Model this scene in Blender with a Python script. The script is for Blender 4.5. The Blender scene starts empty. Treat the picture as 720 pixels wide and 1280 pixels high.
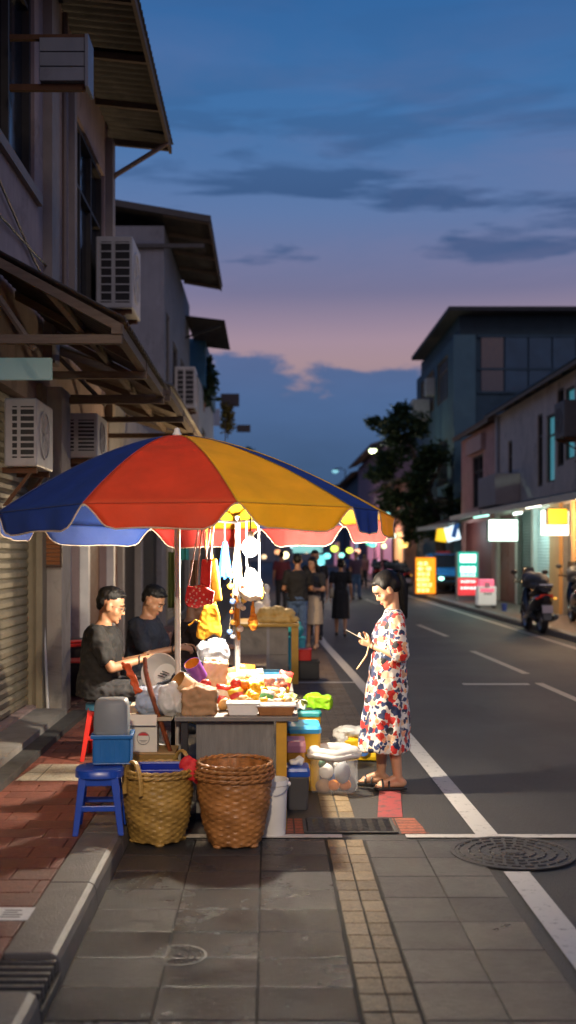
import bpy, bmesh, math, random
from mathutils import Vector, Matrix, Euler
R = math.radians
PI = math.pi
rnd = random.Random(7)
sc = bpy.context.scene
COL = sc.collection
V = Vector

# ---- camera model: pixel of the 720 x 1280 photograph + distance -> place in the street
F, HC, VX, VY = 1400.0, 1.70, 335.0, 690.0
def P(px, py, d):
    return V(((px - VX) / F * d, d, HC - (py - VY) / F * d))
def G(px, py, z=0.0):
    d = F * (HC - z) / (py - VY)
    return V(((px - VX) / F * d, d, z))
def X(px, d): return (px - VX) / F * d
def Z(py, d): return HC - (py - VY) / F * d

# ------------------------------------------------------------------ mesh collector
class MB:
    def __init__(s): s.v = []; s.f = []; s.m = []
    def add(s, vs, fs, mi=0):
        n = len(s.v)
        s.v += [tuple(v) for v in vs]
        s.f += [tuple(i + n for i in f) for f in fs]
        s.m += [mi] * len(fs)
        return s
    def box(s, c, d, rot=None, mi=0):
        c = V(c); M = Euler(rot).to_matrix() if rot else Matrix.Identity(3)
        vs = [c + M @ V((x * d[0] / 2, y * d[1] / 2, z * d[2] / 2)) for x in (-1, 1) for y in (-1, 1) for z in (-1, 1)]
        return s.add(vs, [(0, 1, 3, 2), (4, 6, 7, 5), (0, 4, 5, 1), (2, 3, 7, 6), (0, 2, 6, 4), (1, 5, 7, 3)], mi)
    def span(s, a, b, mi=0):
        a, b = V(a), V(b)
        return s.box((a + b) / 2, [abs(q) for q in (b - a)], None, mi)
    def rings(s, rs, cap0=True, cap1=True, mi=0):
        n = len(rs[0]); vs = []; fs = []
        for r in rs: vs += r
        for k in range(len(rs) - 1):
            for i in range(n):
                j = (i + 1) % n
                fs.append((k * n + i, k * n + j, (k + 1) * n + j, (k + 1) * n + i))
        if cap0: fs.append(tuple(range(n))[::-1])
        if cap1: fs.append(tuple(range((len(rs) - 1) * n, len(rs) * n)))
        return s.add(vs, fs, mi)
    def tube(s, pts, r, n=8, mi=0, flat=1.0):
        pts = [V(p) for p in pts]; rr = r if isinstance(r, (list, tuple)) else [r] * len(pts)
        rs = []; up = None
        for k, p in enumerate(pts):
            t = (pts[min(k + 1, len(pts) - 1)] - pts[max(k - 1, 0)]).normalized()
            if up is None:
                up = V((0, 0, 1)) if abs(t.z) < .9 else V((1, 0, 0))
            a = t.cross(up).normalized(); b = a.cross(t).normalized(); up = b
            rs.append([p + (a * math.cos(q) + b * math.sin(q) * flat) * rr[k] for q in [2 * PI * i / n for i in range(n)]])
        return s.rings(rs, True, True, mi)
    def cyl(s, p0, p1, r0, r1=None, n=12, mi=0):
        return s.tube([p0, p1], [r0, r0 if r1 is None else r1], n, mi)
    def ell(s, c, r, n=14, m=9, rot=None, mi=0):
        c = V(c); r = (r, r, r) if not isinstance(r, (list, tuple)) else r
        M = rot if isinstance(rot, Matrix) else (Euler(rot).to_matrix() if rot else Matrix.Identity(3))
        vs = [c + M @ V((0, 0, -r[2]))]
        for k in range(1, m):
            t = -PI / 2 + PI * k / m
            for i in range(n):
                q = 2 * PI * i / n
                vs.append(c + M @ V((r[0] * math.cos(t) * math.cos(q), r[1] * math.cos(t) * math.sin(q), r[2] * math.sin(t))))
        vs.append(c + M @ V((0, 0, r[2])))
        fs = [(0, 1 + (i + 1) % n, 1 + i) for i in range(n)]
        for k in range(m - 2):
            for i in range(n):
                a = 1 + k * n + i; b = 1 + k * n + (i + 1) % n
                fs.append((a, b, b + n, a + n))
        L = len(vs) - 1
        fs += [(L, 1 + (m - 2) * n + i, 1 + (m - 2) * n + (i + 1) % n) for i in range(n)]
        return s.add(vs, fs, mi)
    def cap(s, p0, r0, p1, r1, n=10):
        s.tube([p0, p1], [r0, r1], n); s.ell(p0, r0, n, 7); s.ell(p1, r1, n, 7); return s
    def lathe(s, prof, c=(0, 0, 0), n=24, cap0=True, cap1=True, fn=None, mi=0):
        c = V(c); rs = []
        for r, z in prof:
            ring = []
            for i in range(n):
                q = 2 * PI * i / n
                k = fn(q, z) if fn else 1.0
                ring.append(c + V((r * k * math.cos(q), r * k * math.sin(q), z)))
            rs.append(ring)
        return s.rings(rs, cap0, cap1, mi)
    def prism(s, pts, off, mi=0):
        pts = [V(p) for p in pts]; off = V(off); n = len(pts)
        return s.add(pts + [p + off for p in pts], [tuple(range(n))[::-1], tuple(range(n, 2 * n))] + [(i, (i + 1) % n, n + (i + 1) % n, n + i) for i in range(n)], mi)
    def quad(s, a, b, c, d, mi=0): return s.add([a, b, c, d], [(0, 1, 2, 3)], mi)
    def grid(s, fn, nu, nv, mi=0):
        vs = [fn(i / nu, j / nv) for j in range(nv + 1) for i in range(nu + 1)]
        fs = [(j * (nu + 1) + i, j * (nu + 1) + i + 1, (j + 1) * (nu + 1) + i + 1, (j + 1) * (nu + 1) + i) for j in range(nv) for i in range(nu)]
        return s.add(vs, fs, mi)
    def xf(s, M):
        s.v = [tuple(M @ V(v)) for v in s.v]; return s
    def mesh(s, name, mats, smooth=False, recalc=True, ang=42):
        me = bpy.data.meshes.new(name)
        me.from_pydata(s.v, [], s.f)
        if recalc:
            bm = bmesh.new(); bm.from_mesh(me); bmesh.ops.recalc_face_normals(bm, faces=bm.faces); bm.to_mesh(me); bm.free()
        for m in mats: me.materials.append(m)
        for p, mi in zip(me.polygons, s.m): p.material_index = mi
        if smooth:
            me.shade_smooth()
            if ang < 180: me.set_sharp_from_angle(angle=R(ang))
        return me
    def obj(s, name, mat, parent=None, world=False, smooth=False, bev=0.0, solid=0.0, recalc=True, ang=42, label=None):
        mats = mat if isinstance(mat, (list, tuple)) else [mat]
        if world and parent is not None:
            q = parent
            off = V((0, 0, 0))
            while q is not None: off += q.location; q = q.parent
            s.v = [tuple(V(v) - off) for v in s.v]
        o = bpy.data.objects.new(name, s.mesh(name, mats, smooth, recalc, ang)); COL.objects.link(o)
        if parent is not None: o.parent = parent
        if solid:
            m = o.modifiers.new('t', 'SOLIDIFY'); m.thickness = solid; m.offset = 0
        if bev:
            m = o.modifiers.new('b', 'BEVEL'); m.width = bev; m.segments = 2; m.limit_method = 'ANGLE'; m.angle_limit = R(40)
        if label: o['label'] = label
        return o

from mathutils import noise as mnoise
def fuse(mb, voxel=.008, it=6, fac=.5, crumple=0.0, cs=14.0):
    """one continuous surface out of overlapping closed shapes"""
    o = bpy.data.objects.new('tmp', mb.mesh('tmp', [])); COL.objects.link(o)
    m = o.modifiers.new('r', 'REMESH'); m.mode = 'VOXEL'; m.voxel_size = voxel
    m = o.modifiers.new('s', 'SMOOTH'); m.iterations = it; m.factor = fac
    dg = bpy.context.evaluated_depsgraph_get()
    me = bpy.data.meshes.new_from_object(o.evaluated_get(dg))
    old = o.data; bpy.data.objects.remove(o); bpy.data.meshes.remove(old)
    if crumple:
        ns = [v.normal.copy() for v in me.vertices]; sd = V((len(me.vertices) * .013, 1.7, .3))
        for v, n in zip(me.vertices, ns):
            p = v.co * cs + sd
            h = 1 - 2 * abs(mnoise.noise(p)); h2 = 1 - 2 * abs(mnoise.noise(p * 2.3 + V((3, 1, 2))))
            v.co += n * crumple * (h * .7 + h2 * .4 - .5)
    me.shade_smooth()
    return me
def fobj(name, mb, mat, parent=None, voxel=.008, it=6, fac=.5, crumple=0.0, cs=14.0):
    me = fuse(mb, voxel, it, fac, crumple, cs); me.name = name; me.materials.clear(); me.materials.append(mat)
    o = bpy.data.objects.new(name, me); COL.objects.link(o)
    if parent is not None: o.parent = parent
    return o

def thing(name, label, cat, loc=(0, 0, 0), rotz=0.0, group=None):
    o = bpy.data.objects.new(name, None); COL.objects.link(o)
    o.empty_display_size = .1
    o.location = loc; o.rotation_euler = (0, 0, rotz)
    return tag(o, label, cat, group)
def tag(o, label, cat, group=None):
    o['label'] = label; o['category'] = cat
    if group: o['group'] = group
    return o
def struct(o):
    o['kind'] = 'structure'; return o
def dup(root, loc, rotz, label, group=None, scale=None):
    r = root.copy(); COL.objects.link(r); r.location = loc; r.rotation_euler = (0, 0, rotz); r['label'] = label
    if group: r['group'] = group
    if scale: r.scale = (scale, scale, scale)
    for ch in list(root.children):
        c = ch.copy(); COL.objects.link(c); c.parent = r
        for g in ch.children:
            d = g.copy(); COL.objects.link(d); d.parent = c
    return r

def slabs(mb, x0, x1, y0, y1, bw, rh, gap, z, offset=0.0, seed=1, tilt=.004, dz=.0012, skip=None, h=.02):
    """paving units laid one by one, each a little out of level"""
    q = random.Random(seed); row = 0; y = y0
    while y < y1 - .01:
        ye = min(y + rh, y1); x = x0 - (offset * bw if row % 2 else 0)
        while x < x1 - .01:
            a, b = max(x, x0), min(x + bw, x1)
            if b - a > gap * 2 and not (skip and skip(a, b, y, ye)):
                g_ = gap / 2; zz = z + q.uniform(-dz, dz); tx, ty = q.uniform(-tilt, tilt), q.uniform(-tilt, tilt)
                cs = [(a + g_, y + g_), (b - g_, y + g_), (b - g_, ye - g_), (a + g_, ye - g_)]
                cx, cy = (a + b) / 2, (y + ye) / 2
                top = [(u + q.uniform(-1, 1) * gap * .2, v + q.uniform(-1, 1) * gap * .2, zz + (u - cx) * tx + (v - cy) * ty) for u, v in cs]
                c2 = [(u + (.004 if u < cx else -.004), v + (.004 if v < cy else -.004), w_ + .0018) for u, v, w_ in top]
                low = [(u, v, z - h) for u, v, w_ in top]
                mb.add(low + top + c2, [(0, 1, 5, 4), (1, 2, 6, 5), (2, 3, 7, 6), (3, 0, 4, 7), (4, 5, 9, 8), (5, 6, 10, 9), (6, 7, 11, 10), (7, 4, 8, 11), (8, 9, 10, 11)])
            x += bw
        y += rh; row += 1
    return mb
# ------------------------------------------------------------------ materials
class NT:
    def __init__(s, nt): s.nt = nt; s.n = nt.nodes; s.l = nt.links
    def node(s, t, **kw):
        n = s.n.new(t)
        for k, v in kw.items():
            if k[0] == 'i': 
                key = k[1:]; key = int(key) if key.isdigit() else key.replace('_', ' ')
                if hasattr(v, 'is_output') : s.l.new(v, n.inputs[key])
                else: n.inputs[key].default_value = v
            else: setattr(n, k, v)
        return n
    def link(s, a, b): s.l.new(a, b)
    def math(s, op, a, b=None, c=None):
        n = s.n.new('ShaderNodeMath'); n.operation = op
        for i, q in enumerate((a, b, c)):
            if q is None: continue
            if hasattr(q, 'is_output'): s.l.new(q, n.inputs[i])
            else: n.inputs[i].default_value = q
        return n.outputs[0]
    def ramp(s, fac, stops, interp='LINEAR'):
        n = s.n.new('ShaderNodeValToRGB'); n.color_ramp.interpolation = interp
        e = n.color_ramp.elements
        while len(e) < len(stops): e.new(0.5)
        for q, (p, c) in zip(e, stops):
            q.position = p; q.color = (*c, 1) if len(c) == 3 else c
        s.l.new(fac, n.inputs[0]); return n.outputs[0]
    def mix(s, fac, a, b, bt='MIX'):
        n = s.n.new('ShaderNodeMix'); n.data_type = 'RGBA'; n.blend_type = bt
        for key, q in ((0, fac), (6, a), (7, b)):
            if hasattr(q, 'is_output'): s.l.new(q, n.inputs[key])
            else: n.inputs[key].default_value = q if key == 0 else ((*q, 1) if len(q) == 3 else q)
        return n.outputs[2]
    def noise(s, vec, scale, detail=4, rough=.55, dist=0.0):
        n = s.node('ShaderNodeTexNoise'); n.inputs['Scale'].default_value = scale; n.inputs['Detail'].default_value = detail
        n.inputs['Roughness'].default_value = rough; n.inputs['Distortion'].default_value = dist
        if vec is not None: s.l.new(vec, n.inputs['Vector'])
        return n.outputs[0]
    def mapping(s, vec, scale=(1, 1, 1), rot=(0, 0, 0), loc=(0, 0, 0)):
        n = s.node('ShaderNodeMapping'); n.inputs['Scale'].default_value = scale; n.inputs['Rotation'].default_value = rot; n.inputs['Location'].default_value = loc
        s.l.new(vec, n.inputs['Vector']); return n.outputs[0]
def newmat(name):
    m = bpy.data.materials.new(name); m.use_nodes = True
    t = NT(m.node_tree); b = t.n['Principled BSDF']
    co = t.node('ShaderNodeTexCoord').outputs['Object']
    return m, t, b, co
def mat(name, col, rough=.6, var=.25, scale=6.0, bump=0.0, bscale=80.0, metal=0.0, spec=.5, emit=None, es=0.0, trans=0.0, alpha=1.0, stretch=(1, 1, 1), streak=0.0, coat=0.0, sheen=0.0, sss=0.0, glass=0.0):
    m, t, b, co = newmat(name)
    vec = t.mapping(co, stretch) if stretch != (1, 1, 1) else co
    n = t.noise(vec, scale, 6)
    k = t.math('MULTIPLY_ADD', n, 2 * var, 1 - var)
    if streak:
        sv = t.mapping(co, (9, 9, .7)); sn = t.noise(sv, 1.0, 5)
        sk = t.math('MULTIPLY_ADD', t.math('SMOOTH_MIN', sn, .5, .1), 2 * streak, 1 - streak)
        k = t.math('MULTIPLY', k, sk)
        pt = t.ramp(t.noise(co, 1.7, 8, .68, .6), [(.36, (.52, .52, .52)), (.44, (1, 1, 1)), (.60, (1, 1, 1)), (.66, (1.25, 1.25, 1.25))])
        k = t.math('MULTIPLY', k, t.math('MULTIPLY_ADD', pt, streak * 1.6, 1 - streak * 1.6))
    kc = t.node('ShaderNodeCombineColor'); 
    for i in range(3): t.link(k, kc.inputs[i])
    c = t.mix(1.0, (*col, 1), kc.outputs[0], 'MULTIPLY')
    t.link(c, b.inputs['Base Color'])
    b.inputs['Metallic'].default_value = metal
    b.inputs['Specular IOR Level'].default_value = spec
    rn = t.math('MULTIPLY_ADD', t.noise(co, scale * 2.3, 4), .3, rough - .15)
    t.link(rn, b.inputs['Roughness'])
    if coat: b.inputs['Coat Weight'].default_value = coat
    if sheen: b.inputs['Sheen Weight'].default_value = sheen
    if sss:
        b.inputs['Subsurface Weight'].default_value = sss; b.inputs['Subsurface Radius'].default_value = (.012, .005, .003)
    if emit:
        b.inputs['Emission Color'].default_value = (*emit, 1); b.inputs['Emission Strength'].default_value = es
    if alpha < 1: b.inputs['Alpha'].default_value = alpha
    if glass: b.inputs['Transmission Weight'].default_value = glass
    if bump:
        bn = t.node('ShaderNodeBump'); bn.inputs['Strength'].default_value = bump; bn.inputs['Distance'].default_value = .01
        t.link(t.noise(vec, bscale, 5), bn.inputs['Height']); t.link(bn.outputs[0], b.inputs['Normal'])
    if trans:
        tr = t.node('ShaderNodeBsdfTranslucent'); t.link(c, tr.inputs[0])
        mx = t.node('ShaderNodeMixShader'); mx.inputs[0].default_value = trans
        t.link(b.outputs[0], mx.inputs[1]); t.link(tr.outputs[0], mx.inputs[2])
        t.link(mx.outputs[0], t.n['Material Output'].inputs[0])
    return m

def tile_mat(name, cols, bw, rh, offset, mortar, mcol, rough=(.35, .7), bump=.4, grain=120, var=.35, rot=0.0, stain=.5):
    m, t, b, co = newmat(name)
    vec = t.mapping(co, (1, 1, 1), (0, 0, rot))
    wob = t.noise(co, 3.0, 2)
    br = t.node('ShaderNodeTexBrick'); br.offset = offset; br.squash = 1
    br.inputs['Scale'].default_value = 1; br.inputs['Brick Width'].default_value = bw; br.inputs['Row Height'].default_value = rh
    br.inputs['Mortar Size'].default_value = mortar; br.inputs['Mortar Smooth'].default_value = .3; br.inputs['Bias'].default_value = -.1
    br.inputs['Color1'].default_value = (*cols[0], 1); br.inputs['Color2'].default_value = (*cols[1], 1); br.inputs['Mortar'].default_value = (*mcol, 1)
    t.link(vec, br.inputs['Vector'])
    n1 = t.noise(co, 1.3, 6, .6); n2 = t.noise(co, grain, 3, .7); n3 = t.noise(co, 9, 6, .65)
    n4 = t.ramp(t.noise(co, grain * .34, 4, .8), [(.34, (.0, .0, .0)), (.66, (1, 1, 1))]); n2 = t.ramp(n2, [(.30, (0, 0, 0)), (.70, (1, 1, 1))])
    spots = t.ramp(t.noise(co, 5.5, 3, .5), [(.22, (.62, .62, .62)), (.34, (1, 1, 1))])
    k = t.math('MULTIPLY_ADD', n1, stain * 1.2, 1 - stain * .6)
    k = t.math('MULTIPLY', k, t.math('MULTIPLY_ADD', n2, var * 1.8, 1 - var * .9))
    k = t.math('MULTIPLY', k, t.math('MULTIPLY_ADD', n4, .75, .62))
    k = t.math('MULTIPLY', k, t.math('MULTIPLY_ADD', n3, .5, .75))
    k = t.math('MULTIPLY', k, t.mix(min(1, stain * 1.6), (1, 1, 1), spots))
    kc = t.node('ShaderNodeCombineColor')
    for i in range(3): t.link(k, kc.inputs[i])
    t.link(t.mix(1.0, br.outputs[0], kc.outputs[0], 'MULTIPLY'), b.inputs['Base Color'])
    rr = t.math('MULTIPLY_ADD', t.noise(co, 4.5, 7, .7), (rough[1] - rough[0]) * 2.6, rough[0] - (rough[1] - rough[0]) * .8)
    t.link(rr, b.inputs['Roughness'])
    h = t.math('ADD', t.math('MULTIPLY', br.outputs['Fac'], -1.0), t.math('MULTIPLY_ADD', n2, .25, t.math('MULTIPLY_ADD', n4, .35, t.math('MULTIPLY', n3, .25))))
    bn = t.node('ShaderNodeBump'); bn.inputs['Strength'].default_value = bump; bn.inputs['Distance'].default_value = .012
    t.link(h, bn.inputs['Height']); t.link(bn.outputs[0], b.inputs['Normal'])
    return m

def asphalt_mat(name, base=.05):
    m, t, b, co = newmat(name)
    n1 = t.noise(co, .6, 6, .6); n2 = t.noise(co, 160, 3, .75); n3 = t.noise(t.mapping(co, (1.6, .25, 1)), 1.2, 5)
    v = t.node('ShaderNodeTexVoronoi'); v.inputs['Scale'].default_value = 110; t.link(co, v.inputs['Vector'])
    k = t.math('MULTIPLY', t.math('MULTIPLY_ADD', n1, .8, .6), t.math('MULTIPLY_ADD', n2, 1.3, .35))
    k = t.math('MULTIPLY', k, t.math('MULTIPLY_ADD', n3, .9, .55))
    k = t.math('MULTIPLY', k, t.math('MULTIPLY_ADD', t.ramp(t.noise(co, 48, 4, .85), [(.33, (0, 0, 0)), (.67, (1, 1, 1))]), .9, .55))
    oil = t.ramp(t.noise(t.mapping(co, (1, .5, 1)), 1.9, 4, .5), [(.30, (.55, .55, .55)), (.37, (1, 1, 1))])
    k = t.math('MULTIPLY', k, oil)
    kc = t.node('ShaderNodeCombineColor')
    for i, q in enumerate((1.0, .97, .96)): t.link(t.math('MULTIPLY', k, base * q), kc.inputs[i])
    t.link(kc.outputs[0], b.inputs['Base Color'])
    t.link(t.math('MULTIPLY_ADD', n1, .35, .42), b.inputs['Roughness'])
    bn = t.node('ShaderNodeBump'); bn.inputs['Strength'].default_value = .45; bn.inputs['Distance'].default_value = .008
    t.link(t.math('ADD', v.outputs[0], n2), bn.inputs['Height']); t.link(bn.outputs[0], b.inputs['Normal'])
    return m

def paint_mat(name, col, wear=.45):
    m, t, b, co = newmat(name)
    n = t.noise(co, 14, 8, .7); n2 = t.noise(co, 90, 3, .7)
    f = t.ramp(t.math('MULTIPLY_ADD', n2, .35, n), [(wear + .02, (.06, .06, .06)), (wear + .17, col)])
    t.link(f, b.inputs['Base Color']); b.inputs['Roughness'].default_value = .55
    return m

def floral_mat(name):
    m, t, b, co = newmat(name)
    wob = t.node('ShaderNodeTexNoise'); wob.inputs['Scale'].default_value = 30; wob.inputs['Detail'].default_value = 2; t.link(co, wob.inputs['Vector'])
    add = t.node('ShaderNodeVectorMath', operation='MULTIPLY_ADD')
    t.link(wob.outputs['Color'], add.inputs[0]); add.inputs[1].default_value = (.045, .045, .045); t.link(co, add.inputs[2])
    def layer(scale, thr, loc):
        v = t.node('ShaderNodeTexVoronoi'); v.inputs['Scale'].default_value = scale; v.inputs['Randomness'].default_value = .85
        t.link(t.mapping(add.outputs[0], (1, 1, 1), (.3, .2, .1), loc), v.inputs['Vector'])
        r = t.node('ShaderNodeSeparateColor'); t.link(v.outputs['Color'], r.inputs[0])
        return t.math('LESS_THAN', v.outputs['Distance'], thr), r.outputs[0], r.outputs[1], v.outputs['Distance']
    base = (.68, .65, .60)
    m1, r1, g1, d1 = layer(17.5, .50, (0, 0, 0))
    c1 = t.ramp(r1, [(0, (.55, .02, .015)), (.34, (.62, .04, .02)), (.36, (.012, .025, .085)), (.66, (.012, .012, .018)), (.74, (.72, .32, .18)), (.9, (.78, .55, .35))], 'CONSTANT')
    heart = t.ramp(d1, [(0, (.25, .2, .2)), (.1, (.6, .6, .6)), (.2, (1, 1, 1)), (.28, (.65, .6, .6)), (.36, (1.0, 1.0, 1.0))])
    c1 = t.mix(.6, c1, heart, 'MULTIPLY')
    m2, r2, g2, d2 = layer(26, .46, (3.3, 1.7, 5.1))
    c2 = t.ramp(r2, [(0, (.02, .04, .13)), (.45, (.03, .05, .08)), (.55, (.55, .03, .02)), (.8, (.7, .4, .2))], 'CONSTANT')
    c = t.mix(m2, base, c2)
    c = t.mix(m1, c, c1)
    t.link(c, b.inputs['Base Color']); b.inputs['Roughness'].default_value = .75
    b.inputs['Sheen Weight'].default_value = .15
    return m

def wicker_mat(name, ca, cb):
    m, t, b, co = newmat(name)
    n = t.noise(t.mapping(co, (1, 1, 3)), 40, 4, .7); n2 = t.noise(co, 7, 5)
    c = t.ramp(t.math('MULTIPLY_ADD', n2, .5, t.math('MULTIPLY', n, .5)), [(.3, cb), (.52, ca), (.7, tuple(min(1, q * 1.5) for q in ca))])
    t.link(c, b.inputs['Base Color']); b.inputs['Roughness'].default_value = .42
    bn = t.node('ShaderNodeBump'); bn.inputs['Strength'].default_value = .3; bn.inputs['Distance'].default_value = .004
    t.link(t.noise(co, 160, 3), bn.inputs['Height']); t.link(bn.outputs[0], b.inputs['Normal'])
    return m

def slab_mat(name, col, rough, var, grain, bump=.8, col2=None):
    m, t, b, co = newmat(name)
    isl = t.node('ShaderNodeNewGeometry').outputs['Random Per Island']
    n1 = t.noise(co, 2.6, 7, .65); n2 = t.ramp(t.noise(co, grain, 3, .8), [(.32, (0, 0, 0)), (.68, (1, 1, 1))]); n3 = t.ramp(t.noise(co, grain * .3, 5, .8), [(.33, (0, 0, 0)), (.67, (1, 1, 1))])
    k = t.math('MULTIPLY', t.math('MULTIPLY_ADD', isl, var, 1 - var / 2), t.math('MULTIPLY_ADD', n1, .7, .65))
    k = t.math('MULTIPLY', k, t.math('MULTIPLY_ADD', n2, .8, .6)); k = t.math('MULTIPLY', k, t.math('MULTIPLY_ADD', n3, .6, .7))
    kc = t.node('ShaderNodeCombineColor')
    for i in range(3): t.link(k, kc.inputs[i])
    base = t.mix(t.math('FRACT', t.math('MULTIPLY', isl, 7.3)), col, col2 or col)
    t.link(t.mix(1.0, base, kc.outputs[0], 'MULTIPLY'), b.inputs['Base Color'])
    r_ = t.math('MULTIPLY_ADD', t.math('FRACT', t.math('MULTIPLY', isl, 13.7)), .16, rough - .08)
    t.link(t.math('ADD', r_, t.math('MULTIPLY_ADD', n1, .5, -.25)), b.inputs['Roughness'])
    bn = t.node('ShaderNodeBump'); bn.inputs['Strength'].default_value = bump; bn.inputs['Distance'].default_value = .006
    t.link(t.math('ADD', t.math('MULTIPLY', n2, .4), n3), bn.inputs['Height']); t.link(bn.outputs[0], b.inputs['Normal'])
    return m
MT = {}
def M(key, *a, **k):
    if key not in MT: MT[key] = mat(key, *a, **k)
    return MT[key]
skin_m = M('skin', (.50, .27, .16), .5, .12, 14, sss=.15)
skin_d = M('skin_tan', (.40, .20, .11), .5, .14, 14, sss=.12)
hair_m = M('hair', (.008, .007, .007), .45, .4, 60, bump=.5, bscale=220, stretch=(1, 1, .2), spec=.25)
black_cloth = M('black_cloth', (.010, .010, .011), .85, .3, 30, bump=.25, bscale=30)
navy_cloth = M('navy_cloth', (.012, .016, .030), .85, .3, 30, bump=.25, bscale=30)
denim = M('denim', (.06, .11, .22), .85, .3, 30, bump=.3, bscale=60)
trouser = M('trouser', (.030, .030, .034), .85, .3, 25, bump=.3, bscale=25)
beige_cloth = M('beige_cloth', (.50, .40, .28), .85, .2, 30, bump=.2, bscale=40)
steel = M('steel', (.45, .45, .46), .35, .25, 20, metal=.9)
pole_paint = M('pole_paint', (.55, .53, .50), .4, .2, 15, metal=.3)
white_paint = M('white_paint', (.72, .71, .68), .45, .15, 10)
rust = M('rusty_steel', (.13, .055, .022), .8, .5, 14, bump=.4)
dark_metal = M('dark_metal', (.03, .03, .032), .45, .3, 20, metal=.4)
old_wood = M('old_wood', (.16, .12, .088), .75, .5, 6, bump=.5, bscale=30, stretch=(1, 8, 8))
dark_sheet = M('corrugated_sheet', (.068, .059, .052), .6, .55, 3.5, bump=.25, bscale=20, metal=.2, streak=.4)
glass_dark = M('window_glass', (.012, .018, .026), .12, .3, 3, spec=.9)
glass_blue = M('bluish_glass', (.03, .08, .13), .35, .4, 2, spec=.3)
black_plastic = M('black_plastic', (.012, .012, .013), .4, .25, 20)
rubber = M('rubber', (.015, .015, .016), .8, .2, 20)
blue_plastic = M('blue_plastic', (.010, .055, .36), .32, .15, 8)
sky_plastic = M('light_blue_plastic', (.035, .28, .56), .35, .15, 8)
red_plastic = M('red_plastic', (.58, .022, .014), .32, .12, 8)
yellow_plastic = M('yellow_plastic', (.70, .40, .015), .38, .15, 8)
white_plastic = M('white_plastic', (.70, .70, .68), .4, .1, 8)
grey_plastic = M('grey_plastic', (.16, .18, .20), .5, .15, 8)
pink_plastic = M('pink_plastic', (.75, .33, .40), .45, .1, 8)
card_m = M('cardboard', (.36, .23, .10), .85, .2, 12, bump=.15)
kraft = M('kraft_paper', (.34, .20, .10), .75, .3, 10, bump=.6, bscale=14)
bag_white = M('thin_white_plastic', (.78, .78, .76), .3, .12, 12, bump=.6, bscale=22, trans=.4)
bag_clear = M('clear_plastic', (.75, .78, .80), .15, .1, 12, bump=.7, bscale=26, alpha=.22)
leaf_m = M('leaf', (.030, .055, .018), .55, .6, 1.2, trans=.25)
leaf_y = M('yellowish_leaf', (.16, .12, .02), .55, .6, 3, trans=.25)
bark_m = M('bark', (.07, .05, .035), .9, .4, 8, bump=.6, bscale=20)
concrete = M('concrete', (.26, .245, .225), .75, .35, 5, bump=.35, bscale=70, streak=.3)
# ------------------------------------------------------------------ camera
cam = bpy.data.cameras.new('camera'); camo = bpy.data.objects.new('camera', cam); COL.objects.link(camo)
camo.location = (0, 0, HC); camo.rotation_euler = (PI / 2, 0, 0)
cam.sensor_fit = 'VERTICAL'; cam.sensor_height = 36; cam.sensor_width = 36
cam.lens = F / 1280 * 36
cam.shift_x = (360 - VX) / 1280; cam.shift_y = (VY - 640) / 1280
cam.clip_end = 2000; cam.clip_start = .05
cam.dof.use_dof = True; cam.dof.focus_distance = 7.7; cam.dof.aperture_fstop = 1.5
sc.camera = camo
sc.render.engine = 'CYCLES'
sc.cycles.use_denoising = True
try: sc.cycles.denoiser = 'OPENIMAGEDENOISE'
except Exception: pass
sc.cycles.max_bounces = 6; sc.cycles.transparent_max_bounces = 10
sc.cycles.sample_clamp_indirect = 4; sc.cycles.caustics_reflective = False; sc.cycles.caustics_refractive = False
sc.view_settings.view_transform = 'Standard'; sc.view_settings.look = 'None'; sc.view_settings.exposure = 0; sc.view_settings.gamma = 1

# ------------------------------------------------------------------ dusk sky
w = bpy.data.worlds.new('World'); sc.world = w; w.use_nodes = True
t = NT(w.node_tree); bg = t.n['Background']
tc = t.node('ShaderNodeTexCoord').outputs['Generated']
sx = t.node('ShaderNodeSeparateXYZ'); t.link(tc, sx.inputs[0])
z = sx.outputs[2]; x = sx.outputs[0]
base = t.ramp(z, [(0.0, (.030, .075, .150)), (.07, (.036, .080, .175)), (.165, (.30, .205, .235)), (.185, (.29, .205, .262)), (.225, (.140, .135, .235)),
                  (.29, (.085, .145, .300)), (.36, (.040, .128, .305)), (.47, (.017, .090, .255)), (.7, (.012, .065, .19)), (1, (.010, .05, .15))])
# cloud bank along the horizon, its top edge broken up by noise
nb = t.noise(t.mapping(tc, (1, 1, 2.6)), 13, 9, .64, .25)
edge = t.math('MULTIPLY_ADD', nb, .12, .108)
bank = t.node('ShaderNodeMapRange'); bank.interpolation_type = 'SMOOTHSTEP'
t.link(t.math('SUBTRACT', edge, z), bank.inputs[0]); bank.inputs[1].default_value = -.006; bank.inputs[2].default_value = .014
bankc = t.ramp(z, [(0.0, (.020, .055, .120)), (.06, (.030, .075, .165)), (.13, (.042, .098, .225)), (.20, (.060, .100, .230))])
bankn = t.math('MULTIPLY_ADD', t.noise(t.mapping(tc, (1, 1, 3)), 6, 6), .5, .75)
bk = t.node('ShaderNodeCombineColor')
for i in range(3): t.link(bankn, bk.inputs[i])
bankc = t.mix(1.0, bankc, bk.outputs[0], 'MULTIPLY')
col = t.mix(t.math('MULTIPLY', bank.outputs[0], .95), base, bankc)
# flat dark streaks above the afterglow
ns = t.noise(t.mapping(tc, (1, 1, 6.5), (0, .05, 0), (.55, 0, 1.32)), 4.6, 7, .55, .3)
st = t.ramp(ns, [(.49, (0, 0, 0)), (.57, (1, 1, 1))])
band = t.ramp(z, [(.205, (0, 0, 0)), (.255, (1, 1, 1)), (.30, (1, 1, 1)), (.40, (.12, .12, .12)), (.6, (.15, .15, .15))])
col = t.mix(t.math('MULTIPLY', t.math('MULTIPLY', st, band), .85), col, (.024, .066, .170))
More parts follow.
